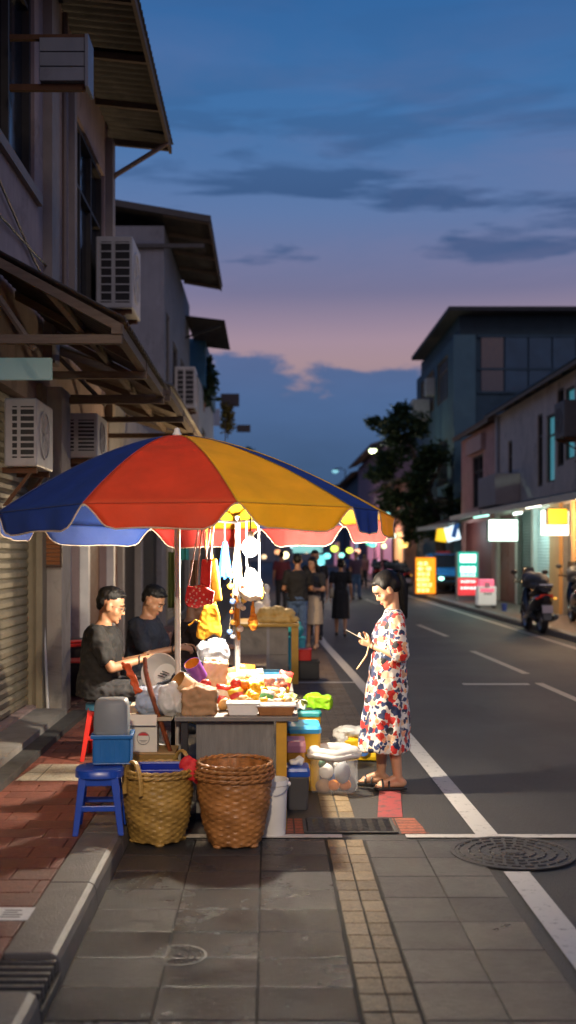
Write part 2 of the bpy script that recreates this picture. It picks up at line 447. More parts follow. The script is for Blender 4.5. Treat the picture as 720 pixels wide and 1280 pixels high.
# soft pinkish veil patches
nv = t.noise(t.mapping(tc, (1, 1, 4), (0, 0, 0), (3.1, 1.2, .4)), 3.2, 6, .6, .4)
vl = t.ramp(nv, [(.46, (0, 0, 0)), (.72, (1, 1, 1))])
bandv = t.ramp(z, [(.17, (0, 0, 0)), (.22, (1, 1, 1)), (.36, (.55, .55, .55)), (.46, (.12, .12, .12)), (.6, (.1, .1, .1))])
col = t.mix(t.math('MULTIPLY', t.math('MULTIPLY', vl, bandv), .38), col, (.20, .165, .275))
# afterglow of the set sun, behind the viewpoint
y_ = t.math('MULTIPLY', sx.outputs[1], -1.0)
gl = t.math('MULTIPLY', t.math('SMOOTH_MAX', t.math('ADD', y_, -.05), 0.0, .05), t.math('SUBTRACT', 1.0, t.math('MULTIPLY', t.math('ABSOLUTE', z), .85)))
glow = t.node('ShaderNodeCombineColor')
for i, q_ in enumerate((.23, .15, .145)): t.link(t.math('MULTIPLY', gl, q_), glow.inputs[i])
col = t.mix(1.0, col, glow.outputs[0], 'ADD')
nish = t.node('ShaderNodeTexSky'); nish.sky_type = 'NISHITA'; nish.sun_disc = False
nish.sun_elevation = R(1.0); nish.sun_rotation = R(180)
bg2 = t.node('ShaderNodeBackground'); t.link(nish.outputs[0], bg2.inputs[0]); bg2.inputs[1].default_value = .008
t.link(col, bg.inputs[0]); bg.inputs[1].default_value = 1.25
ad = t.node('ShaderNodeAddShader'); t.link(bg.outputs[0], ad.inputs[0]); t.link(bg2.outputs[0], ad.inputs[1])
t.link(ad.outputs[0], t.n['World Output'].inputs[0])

# ------------------------------------------------------------------ lamps
def point(name, loc, power, col, rad=.05):
    l = bpy.data.lights.new(name, 'POINT'); l.energy = power; l.color = col; l.shadow_soft_size = rad
    o = bpy.data.objects.new(name, l); COL.objects.link(o); o.location = loc; return o
def spot(name, loc, target, power, col, ang, blend=.5, rad=.1):
    l = bpy.data.lights.new(name, 'SPOT'); l.energy = power; l.color = col; l.spot_size = R(ang); l.spot_blend = blend; l.shadow_soft_size = rad
    o = bpy.data.objects.new(name, l); COL.objects.link(o); o.location = loc
    o.rotation_euler = (V(target) - V(loc)).to_track_quat('-Z', 'Y').to_euler(); return o
sun = bpy.data.lights.new('sun', 'SUN'); sun.energy = .22; sun.angle = R(12); sun.color = (1, .82, .66)
suno = bpy.data.objects.new('sun', sun); COL.objects.link(suno); suno.location = (0, -10, 20)
suno.rotation_euler = (V((-.45, 1, -.62))).to_track_quat('-Z', 'Y').to_euler()

# ------------------------------------------------------------------ ground, road, pavements
PAVE_END = 6.60
ground_m = M('ground_earth', (.05, .045, .04), .9, .4, 2)
struct(MB().quad((-400, -60, -.06), (400, -60, -.06), (400, 900, -.06), (-400, 900, -.06)).obj('ground', ground_m))
asph = asphalt_mat('asphalt', .034)
struct(MB().quad((-.82, -12, 0), (5.76, -12, 0), (5.76, 420, 0), (-.82, 420, 0)).obj('road', asph))
pav_m = slab_mat('grey_paving', (.046, .044, .044), .26, .5, 120, .9, (.036, .034, .034))
bed_m = M('joint_sand', (.012, .011, .010), .9, .4, 30)
struct(MB().quad((-.82, -6, .002), (1.18, -6, .002), (1.18, PAVE_END, .002), (-.82, PAVE_END, .002)).obj('paving_bed', bed_m))
in_strip = lambda a, b, c, d: False
mb = MB(); slabs(mb, -.81, .335, -1.0, PAVE_END, .385, .315, .009, .008, 0, 5); struct(mb.obj('roadside_paving', pav_m))
mb = MB(); slabs(mb, .568, 1.18, -1.0, PAVE_END, .31, .36, .005, .008, 0, 6, .002, .0005)
struct(mb.obj('lane_edge_paving', slab_mat('dark_paving', (.030, .029, .031), .42, .25, 130, .8)))
brick_strip_m = slab_mat('beige_setts', (.24, .175, .095), .55, .5, 130, .8, (.185, .13, .07))
mb = MB(); slabs(mb, .345, .558, -1.0, PAVE_END, .1065, .165, .010, .009, 0, 7)
slabs(mb, .345, .558, 7.12, 10.2, .1065, .165, .010, .009, 0, 8, h=.008)
struct(mb.obj('sett_strip', brick_strip_m))
brown_m = tile_mat('brown_paving', ((.13, .085, .055), (.10, .066, .045)), .2, .1, .5, .005, (.03, .02, .015), (.5, .8), .5, 120, .5)
struct(MB().quad((-.80, 10.25, .004), (.95, 10.25, .004), (.95, 60, .004), (-.80, 60, .004)).obj('parking_paving', brown_m))
line_m = paint_mat('road_paint', (.50, .475, .44), .44)
line_w = paint_mat('road_paint_yellowed', (.46, .41, .33), .44)
def ribbon(mb, pts, wd, z):
    for (x0, y0), (x1, y1) in zip(pts, pts[1:]):
        mb.quad((x0 - wd / 2, y0, z), (x0 + wd / 2, y0, z), (x1 + wd / 2, y1, z), (x1 - wd / 2, y1, z))
mb = MB(); ribbon(mb, [(1.315, -6), (1.315, 5.93)], .135, .0085); ribbon(mb, [(1.315, 6.67), (1.30, 8), (1.26, 11), (1.16, 16), (1.04, 21), (1.0, 30), (1.0, 120)], .135, .0045)
struct(mb.obj('lane_line', line_m))
mb = MB(); ribbon(mb, [(5.42, -6), (5.42, 200)], .12, .0045)
struct(mb.obj('edge_line', line_w))
mb = MB()
for y0 in (-1.5, 4.0, 10.9, 15.6, 22.5, 29.5, 36.5, 43.5, 50.5): 
    ribbon(mb, [(3.60, y0), (3.50, y0 + 3.6)], .11, .0045)
struct(mb.obj('centre_dashes', line_w))
mb = MB(); mb.span((-.52, 6.625, .0105), (.44, 6.70, .0125)); mb.span((.82, 6.625, .0105), (3.4, 6.70, .0125)); mb.span((2.5, 14.3, .004), (3.35, 14.45, .006)); mb.span((.2, 14.5, .006), (1.15, 14.6, .008))
struct(mb.obj('cross_line', line_m))
red_paint = paint_mat('red_paint', (.30, .055, .055), .50)
struct(MB().quad((.70, 7.16, .005), (.86, 7.16, .005), (.95, 8.05, .005), (.80, 8.05, .005)).obj('red_road_mark', red_paint))
redsett_m = tile_mat('red_setts', ((.30, .085, .045), (.24, .065, .035)), .16, .07, 0, .006, (.05, .03, .02), (.5, .8), .6, 140, .5)
struct(MB().quad((.10, 6.74, .006), (.22, 6.74, .006), (.22, 7.12, .006), (.10, 7.12, .006)).quad((.80, 6.74, .006), (.97, 6.74, .006), (.93, 7.14, .006), (.78, 7.14, .006)).obj('red_sett_border', redsett_m))

# cast iron covers
iron = M('cast_iron', (.060, .057, .055), .58, .5, 30, metal=.25, bump=.6, bscale=60)
iron_dark = M('iron_gap', (.006, .006, .006), .9, .2)
g = thing('drain_cover', 'rectangular cast iron drain cover with wavy relief between red setts by the stall', 'drain cover', (.50, 6.93, .006))
mb = MB()
mb.span((-.285, -.185, .001), (.285, -.165, .008)).span((-.285, .165, .001), (.285, .185, .008)).span((-.285, -.165, .001), (-.265, .165, .008)).span((.265, -.165, .001), (.285, .165, .008))
mb.obj('frame', iron, g, bev=.002)
MB().span((-.265, -.165, 0), (.265, .165, .003)).obj('plate', iron_dark, g)
mb = MB()
for i in range(9):
    yy = -.145 + i * .036
    mb.tube([(-.255 + k * .034, yy + (.008 if k % 2 else -.008), .005) for k in range(16)], .0055, 6)
mb.obj('rib_pattern', iron, g, smooth=True)

def round_cover(loc, r, name, label, n_r, seed):
    g = thing(name, label, 'manhole cover', loc)
    q = random.Random(seed)
    mb = MB(); mb.lathe([(r * .93, .0), (r * .93, .0055), (r, .0055), (r, 0)], n=56, cap0=False, cap1=False); mb.obj('rim', iron, g, smooth=True)
    mb = MB(); mb.lathe([(0.001, .004), (r * .92, .004), (r * .92, 0.0)], n=48, cap0=False, cap1=False); mb.obj('plate', iron, g)
    mb = MB()
    for k in range(n_r):
        rr = r * (.2 + .66 * k / max(1, n_r - 1)); n = int(8 + 22 * rr / r)
        for i in range(n):
            a0 = 2 * PI * i / n + k; a1 = a0 + 2 * PI / n * .68
            mb.tube([(rr * math.cos(a0 + (a1 - a0) * s / 3), rr * math.sin(a0 + (a1 - a0) * s / 3), .006) for s in range(4)], r * .015 * q.uniform(.8, 1.3), 5)
    mb.ell((0, 0, .006), (r * .12, r * .12, .005))
    mb.obj('relief', iron, g, smooth=True)
    return g
round_cover((1.375, 6.30, .0085), .345, 'manhole_cover', 'large round iron manhole cover lying across the white lane line', 5, 3)
round_cover((-.375, 4.70, .0045), .118, 'manhole_cover', 'small round iron cover set in the grey paving near the kerb', 4, 4)

# left pavement
redtile_m = slab_mat('red_pavement_tiles', (.185, .055, .034), .55, .55, 110, .8, (.125, .040, .027))
SW = .12
struct(MB().quad((-1.04, -8, SW - .012), (-1.04, 60, SW - .012), (-3.2, 60, SW - .012), (-3.2, -8, SW - .012)).obj('pavement_bed', M('pale_joint', (.10, .075, .06), .9, .4, 30)))
mb = MB(); slabs(mb, -2.75, -1.045, -1.0, 24.0, .30, .20, .008, SW - .002, .5, 9, .003, .0008); struct(mb.obj('brick_pavement', redtile_m))
beige_slab = tile_mat('pale_slabs', ((.36, .32, .25), (.30, .27, .21)), .4, .4, 0, .005, (.08, .07, .06), (.5, .8), .4, 120, .4)
a = G(20, 975, SW); b_ = G(104, 975, SW)
struct(MB().quad((a.x, 7.72, SW + .004), (-1.26, 7.72, SW + .004), (-1.30, 8.32, SW + .004), (a.x + .05, 8.32, SW + .004)).obj('pale_paving_patch', beige_slab))
# kerb stones
kerb_m = M('kerb_granite', (.105, .098, .09), .5, .4, 4, bump=.5, bscale=110)
def kerbstones(mb, xa, xb, y0, y1, L=.95):
    y = y0
    while y < y1 - .05:
        e = min(y + L, y1)
        x0, x1 = min(xa, xb), max(xa, xb)
        road = xb  # side facing the road
        s = 1 if xb > xa else -1
        prof = [(xa, -.03), (xa, .124), (xb - s * .035, .124), (xb - s * .012, .112), (xb, .085), (xb + s * .012, -.03)]
        mb.prism([(px_, y + .003, pz) for px_, pz in prof], (0, e - y - .006, 0))
        y = e
mb = MB(); kerbstones(mb, -1.04, -.82, -8, 4.02); kerbstones(mb, -1.04, -.82, 4.40, 60)
struct(mb.obj('kerb', kerb_m, bev=.006))
g = thing('gully_grate', 'black slotted gully grate let into the gap of the granite kerb', 'drain grate', (-.93, 4.21, 0))
MB().span((-.11, -.185, -.05), (.11, .185, .05)).obj('pit', iron_dark, g)
mb = MB()
for k in range(6): mb.span((-.108, -.165 + k * .062, .052), (.105, -.135 + k * .062, .105))
mb.obj('grate_bars', iron, g, bev=.004)
MB().span((.106, -.185, .0), (.118, .185, .05)).obj('front_lip', iron, g)
# white utility plate on the pavement
pl = thing('ground_plate', 'white square utility plate with black markings set in the red pavement', 'plate', (-1.20, 4.88, SW + .001))
MB().span((-.20, -.085, 0), (.17, .085, .004)).obj('plate', M('plate_white', (.55, .54, .52), .6, .25, 20), pl)
mb = MB(); q = random.Random(5)
for i in range(4):
    for s in range(3):
        x0 = -.17 + i * .05 + q.uniform(0, .02); y0 = q.uniform(-.05, .05)
        mb.box((x0, y0, .0048), (q.uniform(.02, .045), .008, .0015), (0, 0, q.choice((0, PI / 2, .6, -.6))))
for k in range(4): mb.span((.045, -.05 + k * .03, .004), (.045 + q.uniform(.06, .10), -.044 + k * .03, .0055))
mb.obj('marking', black_plastic, pl)
# litter and grit at the kerb foot
mb = MB(); q = random.Random(9)
for i in range(260):
    y = q.uniform(4.0, 4.9) if i < 170 else q.uniform(3.6, 6.5)
    mb.ell((-.80 + abs(q.gauss(0, .02)), y, .006), (q.uniform(.003, .009), q.uniform(.003, .008), .004), 5, 3, (0, 0, q.uniform(0, 3)))
o = mb.obj('gutter_grit', M('grit', (.07, .06, .045), .9, .5, 40)); o['kind'] = 'stuff'

# right pavement
struct(MB().quad((5.98, -8, SW), (5.98, 200, SW), (9.6, 200, SW), (9.6, -8, SW)).obj('far_pavement', tile_mat('far_tiles', ((.17, .11, .085), (.14, .09, .07)), .3, .3, 0, .006, (.05, .04, .035), (.5, .8), .3, 60, .4)))
mb = MB(); kerbstones(mb, 5.98, 5.76, -8, 200, 1.0)
struct(mb.obj('far_kerb', kerb_m))
# ------------------------------------------------------------------ buildings
wall_mauve = M('mauve_render', (.42, .31, .285), .85, .3, 2.2, bump=.5, bscale=45, streak=.35)
wall_grey = M('grey_render', (.21, .205, .22), .85, .3, 1.5, bump=.4, bscale=40, streak=.3)
wall_beige = M('beige_render', (.54, .45, .39), .85, .3, 1.5, bump=.4, bscale=40, streak=.35)
wall_pink = M('pink_render', (.46, .25, .22), .85, .3, 1.5, bump=.4, bscale=40, streak=.3)
wall_teal = M('slate_blue_render', (.035, .072, .10), .85, .3, 1.0, bump=.3, bscale=40, streak=.25)
wall_white = M('white_render', (.46, .44, .43), .85, .25, 2, bump=.35, bscale=50, streak=.35)
trim_m = M('trim', (.30, .25, .22), .7, .3, 4)
frame_dark = M('window_frame_dark', (.05, .042, .036), .6, .3, 8)
frame_brown = M('window_frame_brown', (.12, .08, .05), .6, .4, 8)
olive_shutter = M('olive_shutter', (.23, .195, .13), .55, .3, 5, streak=.25)
grey_shutter = M('grey_shutter', (.24, .235, .23), .5, .3, 5, metal=.2, streak=.25)
teal_shutter = M('pale_teal_shutter', (.42, .50, .50), .5, .2, 5, streak=.2)
door_brown = M('door_brown', (.085, .038, .024), .5, .4, 5, stretch=(6, 6, .6))
door_lilac = M('door_lilac', (.42, .40, .42), .6, .15, 4, streak=.2)

def facade(mb, x0, y0, y1, z0, z1, holes, s, rev=.14):
    ys = sorted({y0, y1, *[h[0] for h in holes], *[h[1] for h in holes]})
    zs = sorted({z0, z1, *[h[2] for h in holes], *[h[3] for h in holes]})
    for a, b in zip(ys, ys[1:]):
        for c, d in zip(zs, zs[1:]):
            if any(h[0] <= a and b <= h[1] and h[2] <= c and d <= h[3] for h in holes): continue
            mb.quad((x0, a, c), (x0, b, c), (x0, b, d), (x0, a, d))
    xi = x0 - s * rev
    for a, b, c, d in holes:
        mb.quad((x0, a, c), (xi, a, c), (xi, a, d), (x0, a, d)); mb.quad((x0, b, c), (xi, b, c), (xi, b, d), (x0, b, d))
        mb.quad((x0, a, c), (x0, b, c), (xi, b, c), (xi, a, c)); mb.quad((x0, a, d), (x0, b, d), (xi, b, d), (xi, a, d))

def corr_sheet(mb, x0, x1, y0, y1, zf, pitch=.14, amp=.016, th=.008, along='y'):
    """corrugated sheet; ridges run across x, zf(x, y) the height"""
    n = max(4, int((y1 - y0) / (pitch / 6))); vs = []; fs = []
    for k in range(n + 1):
        y = y0 + (y1 - y0) * k / n; dz = amp * math.sin(2 * PI * y / pitch)
        for x in (x0, (x0 + x1) / 2, x1):
            vs.append((x, y, zf(x, y) + dz))
    m = 3
    for k in range(n):
        for i in range(m - 1):
            fs.append((k * m + i, k * m + i + 1, (k + 1) * m + i + 1, (k + 1) * m + i))
    mb.add(vs, fs)

def building(name, label, x0, s, y0, y1, zt, depth, wm, openings, roof=None, base=SW, cat='building', near=False):
    root = thing(name, label, cat, (x0 - s * depth / 2, (y0 + y1) / 2, base))
    mb = MB()
    facade(mb, x0, y0, y1, base, zt, [o[:4] for o in openings], s)
    xb = x0 - s * depth
    mb.quad((x0, y0, base), (xb, y0, base), (xb, y0, zt), (x0, y0, zt)); mb.quad((x0, y1, base), (xb, y1, base), (xb, y1, zt), (x0, y1, zt))
    mb.quad((xb, y0, base), (xb, y1, base), (xb, y1, zt), (xb, y0, zt)); mb.quad((x0, y0, zt), (x0, y1, zt), (xb, y1, zt), (xb, y0, zt))
    mb.obj('wall', wm, root, True, recalc=False)
    for a, b, c, d, kind, m1 in openings:
        xi = x0 - s * .11
        if kind == 'window':
            f = MB(); w_ = .055
            lo, hi = sorted((x0 - s * .13, x0 - s * .035))
            f.span((lo, a, c), (hi, a + w_, d)).span((lo, b - w_, c), (hi, b, d)).span((lo, a + w_, c), (hi, b - w_, c + w_)).span((lo, a + w_, d - w_), (hi, b - w_, d))
            n = max(1, round((b - a) / .8))
            for k in range(1, n): 
                yy = a + (b - a) * k / n; f.span((lo + .01, yy - .025, c + w_), (hi - .01, yy + .025, d - w_))
            if d - c > 1.6: f.span((lo + .012, a + w_, c + (d - c) * .7 - .02), (hi - .012, b - w_, c + (d - c) * .7 + .02))
            fo = f.obj('window', frame_dark if m1 is not glass_blue else frame_brown, root, True)
            p = MB(); lo2, hi2 = sorted((xi - .004, xi + .004)); p.span((lo2, a + .02, c + .02), (hi2, b - .02, d - .02)); p.obj('pane', m1, fo, True)
        elif kind == 'shutter':
            f = MB(); n = int((d - c) / .085)
            prof = []
            for k in range(n):
                zz = c + (d - c) * k / n; h = (d - c) / n
                prof += [(xi, zz), (xi + s * .022, zz + h * .25), (xi + s * .022, zz + h * .7), (xi, zz + h * .98)]
            vs = []
            for q_, zz in prof: vs += [(q_, a + .03, zz), (q_, b - .03, zz)]
            f.add(vs, [(2 * i, 2 * i + 1, 2 * i + 3, 2 * i + 2) for i in range(len(prof) - 1)])
            fo = f.obj('roller_shutter', m1, root, True, recalc=False)
            f = MB(); lo, hi = sorted((x0 - s * .12, x0 + s * .02)); f.span((lo, a, c), (hi, a + .05, d)).obj('guide_rail', m1, fo, True); MB().span((lo, b - .05, c), (hi, b, d)).obj('guide_rail', m1, fo, True)
        elif kind == 'door':
            f = MB(); lo, hi = sorted((xi - .02, xi + .02)); f.span((lo, a, c), (hi, b, d))
            fo = f.obj('door', m1, root, True)
            f = MB(); h1, h2 = sorted((xi + s * .02, xi + s * .035))
            for q0, q1 in ((.08, .45), (.52, .93)):
                for y_a, y_b in ((.12, .45), (.55, .88)):
                    f.span((h1, a + (b - a) * y_a, c + (d - c) * q0), (h2, a + (b - a) * y_b, c + (d - c) * q1))
            f.obj('panel', m1, fo, True)
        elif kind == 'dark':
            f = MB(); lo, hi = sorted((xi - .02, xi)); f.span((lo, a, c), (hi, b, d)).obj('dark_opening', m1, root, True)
        elif kind == 'lit':
            f = MB(); lo, hi = sorted((xi - .02, xi)); f.span((lo, a, c), (hi, b, d)).obj('lit_interior', m1, root, True)
    return root

def eave_roof(root, x0, s, y0, y1, zt, over, drop, depth, sheet, name='roof', fascia=True, pitch=.16):
    mb = MB()
    corr_sheet(mb, x0 + s * over, x0 - s * depth, y0, y1, lambda x, y: zt + (1 if True else 0) * (abs(x - (x0 + s * over)) * drop), pitch, .022)
    r = mb.obj(name, sheet, root, True, smooth=True, solid=.012, recalc=False)
    n = max(2, int((y1 - y0) / 1.3))
    for k in range(n + 1):
        mb = MB(); y = y0 + .08 + (y1 - y0 - .16) * k / n
        mb.prism([(x0 + s * (over - .05), y - .03, zt - .11), (x0 - s * .02, y - .03, zt - .11 + drop * over), (x0 - s * .02, y - .03, zt - .03 + drop * over), (x0 + s * (over - .05), y - .03, zt - .03)], (0, .06, 0))
        mb.obj('rafter', old_wood, r, True)
    if fascia:
        mb = MB(); lo, hi = sorted((x0 + s * (over - .06), x0 + s * (over - .02))); mb.span((lo, y0 + .02, zt - .13), (hi, y1 - .02, zt - .035)); mb.obj('fascia', old_wood, r, True)
    return r

# ---- the nearest shophouse on the near pavement
XU = -2.2
n1 = building('shophouse', 'old mauve rendered shophouse with olive roller shutter beside the red pavement', XU, 1, 3.0, 15.4, 7.62, 6, wall_mauve, [
    (8.0, 10.55, 5.15, 7.5, 'window', glass_dark), (12.55, 15.05, 4.35, 6.75, 'window', glass_dark),
    (5.0, 10.75, SW + .12, 3.1, 'shutter', olive_shutter),
    (11.55, 13.05, SW, 2.9, 'door', door_lilac), (13.25, 15.2, SW, 3.0, 'door', door_brown)])
eave_roof(n1, XU, 1, 3.0, 15.75, 7.42, .87, .10, 3.5, dark_sheet)
mb = MB()
mb.span((XU + .002, 10.85, SW), (XU + .15, 11.35, 3.3)); mb.span((XU + .002, 10.62, SW), (XU + .06, 10.83, 3.3), 1)
mb.obj('column', [M('column_render', (.34, .31, .275), .85, .3, 3, bump=.5, bscale=50, streak=.35), olive_shutter], n1, True)
mb = MB(); mb.span((XU, 10.95, 3.6), (XU + .09, 11.12, 7.3)); mb.obj('pilaster', trim_m, n1, True); MB().span((XU, 11.25, 3.6), (XU + .06, 11.5, 7.3)).obj('pilaster', trim_m, n1, True)
mb = MB(); mb.span((XU, 12.35, 3.9), (XU + .07, 12.5, 7.25)); mb.obj('pilaster', trim_m, n1, True); MB().span((XU, 15.15, 3.5), (XU + .10, 15.398, 7.3)).obj('pilaster', trim_m, n1, True); MB().span((XU, 7.8, 5.0), (XU + .05, 10.7, 5.1)).obj('window_sill', trim_m, n1, True)
MB().span((XU + .002, 8.0, SW), (XU + .30, 10.60, SW + .10)).obj('threshold', concrete, n1, True)
MB().span((XU + .302, 7.0, SW + .001), (XU + .44, 10.84, SW + .05)).obj('threshold_edge', M('dark_stone', (.05, .05, .05), .6, .3, 6), n1, True)
MB().span((XU + .002, 13.08, SW), (XU + .10, 13.22, 3.0)).obj('door_post', white_paint, n1, True)
MB().span((XU + .002, 15.25, SW), (XU + .10, 15.39, 3.0)).obj('door_post', white_paint, n1, True)
# gutter pipe under the eave corner
mb = MB(); c0 = P(206, 178, 15.2); c1 = P(132, 225, 15.3)
mb.tube([(XU + .83, 15.3, 7.40), (XU + .82, 15.3, 7.28), (XU + .12, 15.3, 6.85), (XU + .06, 15.3, 6.78)], .035, 8)
mb.obj('drain_pipe', M('pvc_brown', (.20, .14, .11), .5, .2, 8), n1, True, smooth=True)
for pts in ([(XU + .03, 7.2, 4.6), (XU + .03, 9.0, 4.42), (XU + .03, 11.0, 4.5), (XU + .03, 12.2, 4.3)], [(XU + .025, 11.6, 7.2), (XU + .025, 11.6, 4.3), (XU + .03, 11.9, 4.15), (XU + .03, 13.8, 4.2)], [(XU + .03, 7.0, 4.3), (XU + .03, 8.8, 4.75), (XU + .03, 10.4, 4.4), (XU + .03, 11.5, 4.28)]):
    MB().tube(pts, .011, 6).obj('wall_cable', black_plastic, n1, True, smooth=True)
MB().tube([(XU + .05, 11.85, 3.9), (XU + .05, 11.85, 7.4)], .032, 8).obj('wall_pipe', M('pvc_brown'), n1, True, smooth=True)
# poster and broom handle on the column
g = thing('wooden_louvre_frame', 'small wooden louvred frame hung on the grey column under the umbrella edge', 'frame', (XU + .28, 10.84, 1.55))
wood_warm = M('warm_wood', (.32, .13, .05), .5, .35, 8, stretch=(1, 6, 6))
mb = MB(); mb.span((-.125, -.03, 0), (-.105, 0, .36)).span((.105, -.03, 0), (.125, 0, .36)).span((-.105, -.03, 0), (.105, 0, .02)).span((-.105, -.03, .34), (.105, 0, .36)); 
mb.obj('frame', M('dark_brown_wood', (.06, .025, .012), .5, .3, 8), g)
mb = MB()
for k in range(8): mb.box((0, -.015, .045 + k * .04), (.206, .02, .03), (.5, 0, 0))
mb.obj('louvre', wood_warm, g)
g.location = (XU + .28, 10.83, 1.55); g.location.x = X(62, 10.83)
# the column really stands out this far: a wing wall facing the camera
MB().span((X(48, 10.85), 10.852, SW), (X(77, 10.85), 11.34, 3.3)).obj('wing_wall', M('column_render'), n1, True)
o = MB().tube([(X(61, 10.7), 10.68, SW), (X(50, 10.8), 10.82, 1.62)], .014, 8).tube([(X(50, 10.8), 10.82, 1.62), (X(49, 10.8), 10.83, 1.9)], .0145, 8, 1).obj('broom_handle', [white_paint, sky_plastic], None, smooth=True)
tag(o, 'thin pale pole leaning on the grey column beside the shutter', 'pole')
g = thing('electric_meter', 'black meter box and conduit fixed beside the grey column', 'meter box', (X(81, 11.4), 11.42, 1.35))
MB().span((-.07, -.03, .52), (.07, .08, .75)).obj('box', black_plastic, g, bev=.01)
MB().span((-.05, -.02, -.15), (-.01, .03, .52)).obj('conduit', black_plastic, g, bev=.008)
MB().span((.0, -.01, .1), (.03, .03, .5)).obj('cable', white_plastic, g, bev=.005)

# ---- sign box on rusty brackets
g = thing('bracket_sign', 'blank grey panelled sign box on rusty steel brackets high on the mauve wall', 'sign', (XU, 9.5, 5.6))
mb = MB(); x0, x1 = X(50, 9.5) - XU, X(110, 9.5) - XU
zz0, zz1 = Z(103, 9.5) - 5.6, Z(48, 9.5) - 5.6
tinm = M('dull_tin', (.26, .27, .30), .5, .25, 3, metal=.2, streak=.2)
for k in range(3):
    h = (zz1 - zz0) / 3; mb.span((x0, -.03, zz0 + k * h + .004), (x1 - .02, .22, zz0 + (k + 1) * h - .004))
mb.obj('sign_panel', tinm, g, bev=.004)
MB().span((x1 - .02, -.05, zz0 - .05), (x1 + .01, .24, zz1 + .02)).obj('end_plate', tinm, g, bev=.003)
mb = MB(); mb.span((0, .02, zz0 - .055), (x1 - .03, .07, zz0 - .004)); mb.obj('bracket', rust, g); MB().span((0, .02, zz1 + .004), (x1 - .03, .07, zz1 + .045)).obj('bracket', rust, g)

# ---- near-side air conditioners
ac_white = M('ac_casing', (.50, .48, .46), .45, .2, 6, streak=.2)
def ac_unit(label, loc, w_, d_, h_, cm=ac_white, group='air conditioners on the near shophouses', rot=0, bracket=True):
    """outdoor unit fixed to a wall in the plane x = loc.x; w_ out from the wall, d_ along it"""
    g = thing('air_conditioner', label, 'air conditioner', loc, rot, group)
    MB().span((.03, 0, 0), (w_, d_, h_)).obj('casing', cm, g, bev=.018)
    mb = MB(); n = 8
    mb.span((.10, -.004, .07), (w_ * .46, .002, h_ - .07)).span((w_ * .56, -.004, .07), (w_ * .92, .002, h_ - .07)); mb.obj('grille_recess', black_plastic, g)
    mb = MB()
    for k in range(n):
        zz = .09 + (h_ - .18) * k / (n - 1)
        mb.span((.09, -.012, zz - .008), (w_ * .47, -.0045, zz + .008)); mb.span((w_ * .55, -.012, zz - .008), (w_ * .93, -.0045, zz + .008))
    mb.obj('grille', cm, g)
    mb = MB(); mb.lathe([(h_ * .36, 0), (h_ * .36, .012), (h_ * .33, .012), (h_ * .33, 0)], n=28, cap0=False, cap1=False).xf(Matrix.Translation((w_, d_ * .45, h_ * .5)) @ Euler((0, PI / 2, 0)).to_matrix().to_4x4())
    for k in range(5):
        mb.box((w_ + .006, d_ * .45, h_ * .5), (.006, .008, h_ * .66), (k * PI / 5, 0, 0))
    mb.obj('fan_guard', cm, g)
    if bracket:
        for yy in (.1 * d_, .85 * d_):
            mb = MB(); mb.span((0, yy, -.05), (w_ * .95, yy + .035, -.002)); mb.prism([(0.0, yy, -.32), (.04, yy, -.32), (w_ * .8, yy, -.05), (w_ * .7, yy, -.05)], (0, .035, 0))
            mb.obj('bracket', rust, g)
    return g
d = 14.1
ac_unit('large white air conditioner unit on the upper mauve wall above the awning', (XU, d, Z(385, d)), X(166, d) - XU, .85, Z(295, d) - Z(385, d))
d = 9.2
ac_unit('grimy pale air conditioner with square vents above the olive shutter', (XU, d, Z(583, d)), X(46, d) - XU, .7, Z(497, d) - Z(583, d))
d = 11.5
ac_unit('cream air conditioner with slatted grille above the lilac door', (XU, d, Z(572, d)), X(122, d) - XU, .7, Z(516, d) - Z(572, d))

# ---- awnings over the near pavement
def awning(label, xw, xo, y0, y1, zw, zo, sheet, group=None, posts=True):
    g = thing('awning', label, 'awning', (xw, (y0 + y1) / 2, zw), 0, group)
    mb = MB(); k = (zw - zo) / (xw - xo)
    zf = lambda x, y: zo + (x - xo) * k
    corr_sheet(mb, xo, xw, y0, y1, zf, .15, .016)
    mb.obj('corrugated_roof', sheet, g, True, smooth=True, solid=.01, recalc=False)
    mb = MB()
    n = max(2, round((y1 - y0) / 1.65)); 
    for i in range(n + 1):
        y = y0 + .05 + (y1 - y0 - .1) * i / n
        mb = MB(); mb.prism([(xw, y - .03, zw - .10), (xo - .02, y - .03, zo - .10), (xo - .02, y - .03, zo - .028), (xw, y - .03, zw - .028)], (0, .06, 0)); mb.obj('rafter', old_wood, g, True)
        mb = MB(); mb.span((xw, y - .032, zo - .165), (xo - .03, y + .032, zo - .102)); mb.obj('tie_beam', old_wood, g, True)
        if i == 0: mb = MB(); mb.tube([(xw + .02, y + .02, zw - .13), (xw + .5, y + .02, zo - .20)], .026, 6); mb.obj('strut', old_wood, g, True)
    MB().span((xo - .10, y0, zo - .10), (xo - .03, y1, zo - .022)).obj('edge_beam', old_wood, g, True)
    mb = MB(); zm = zf((xw + xo) / 2, 0); mb.span(((xw + xo) / 2 - .025, y0 + .12, zm - .085), ((xw + xo) / 2 + .025, y1 - .02, zm - .026)); mb.obj('purlin', old_wood, g, True)
    return g
awning('weathered corrugated awning on brown timber rafters below the wall air conditioner', XU + .02, -1.02, 8.0, 11.35, 3.98, 3.36, dark_sheet, 'awnings over the near pavement')
tin_light = M('pale_awning_tin', (.16, .13, .095), .6, .5, 3, bump=.25, bscale=20, streak=.4)
awning('paler tin awning starting lower beyond the first weathered awning', XU + .02, -.98, 11.5, 17.2, 3.84, 3.42, tin_light, 'awnings over the near pavement')
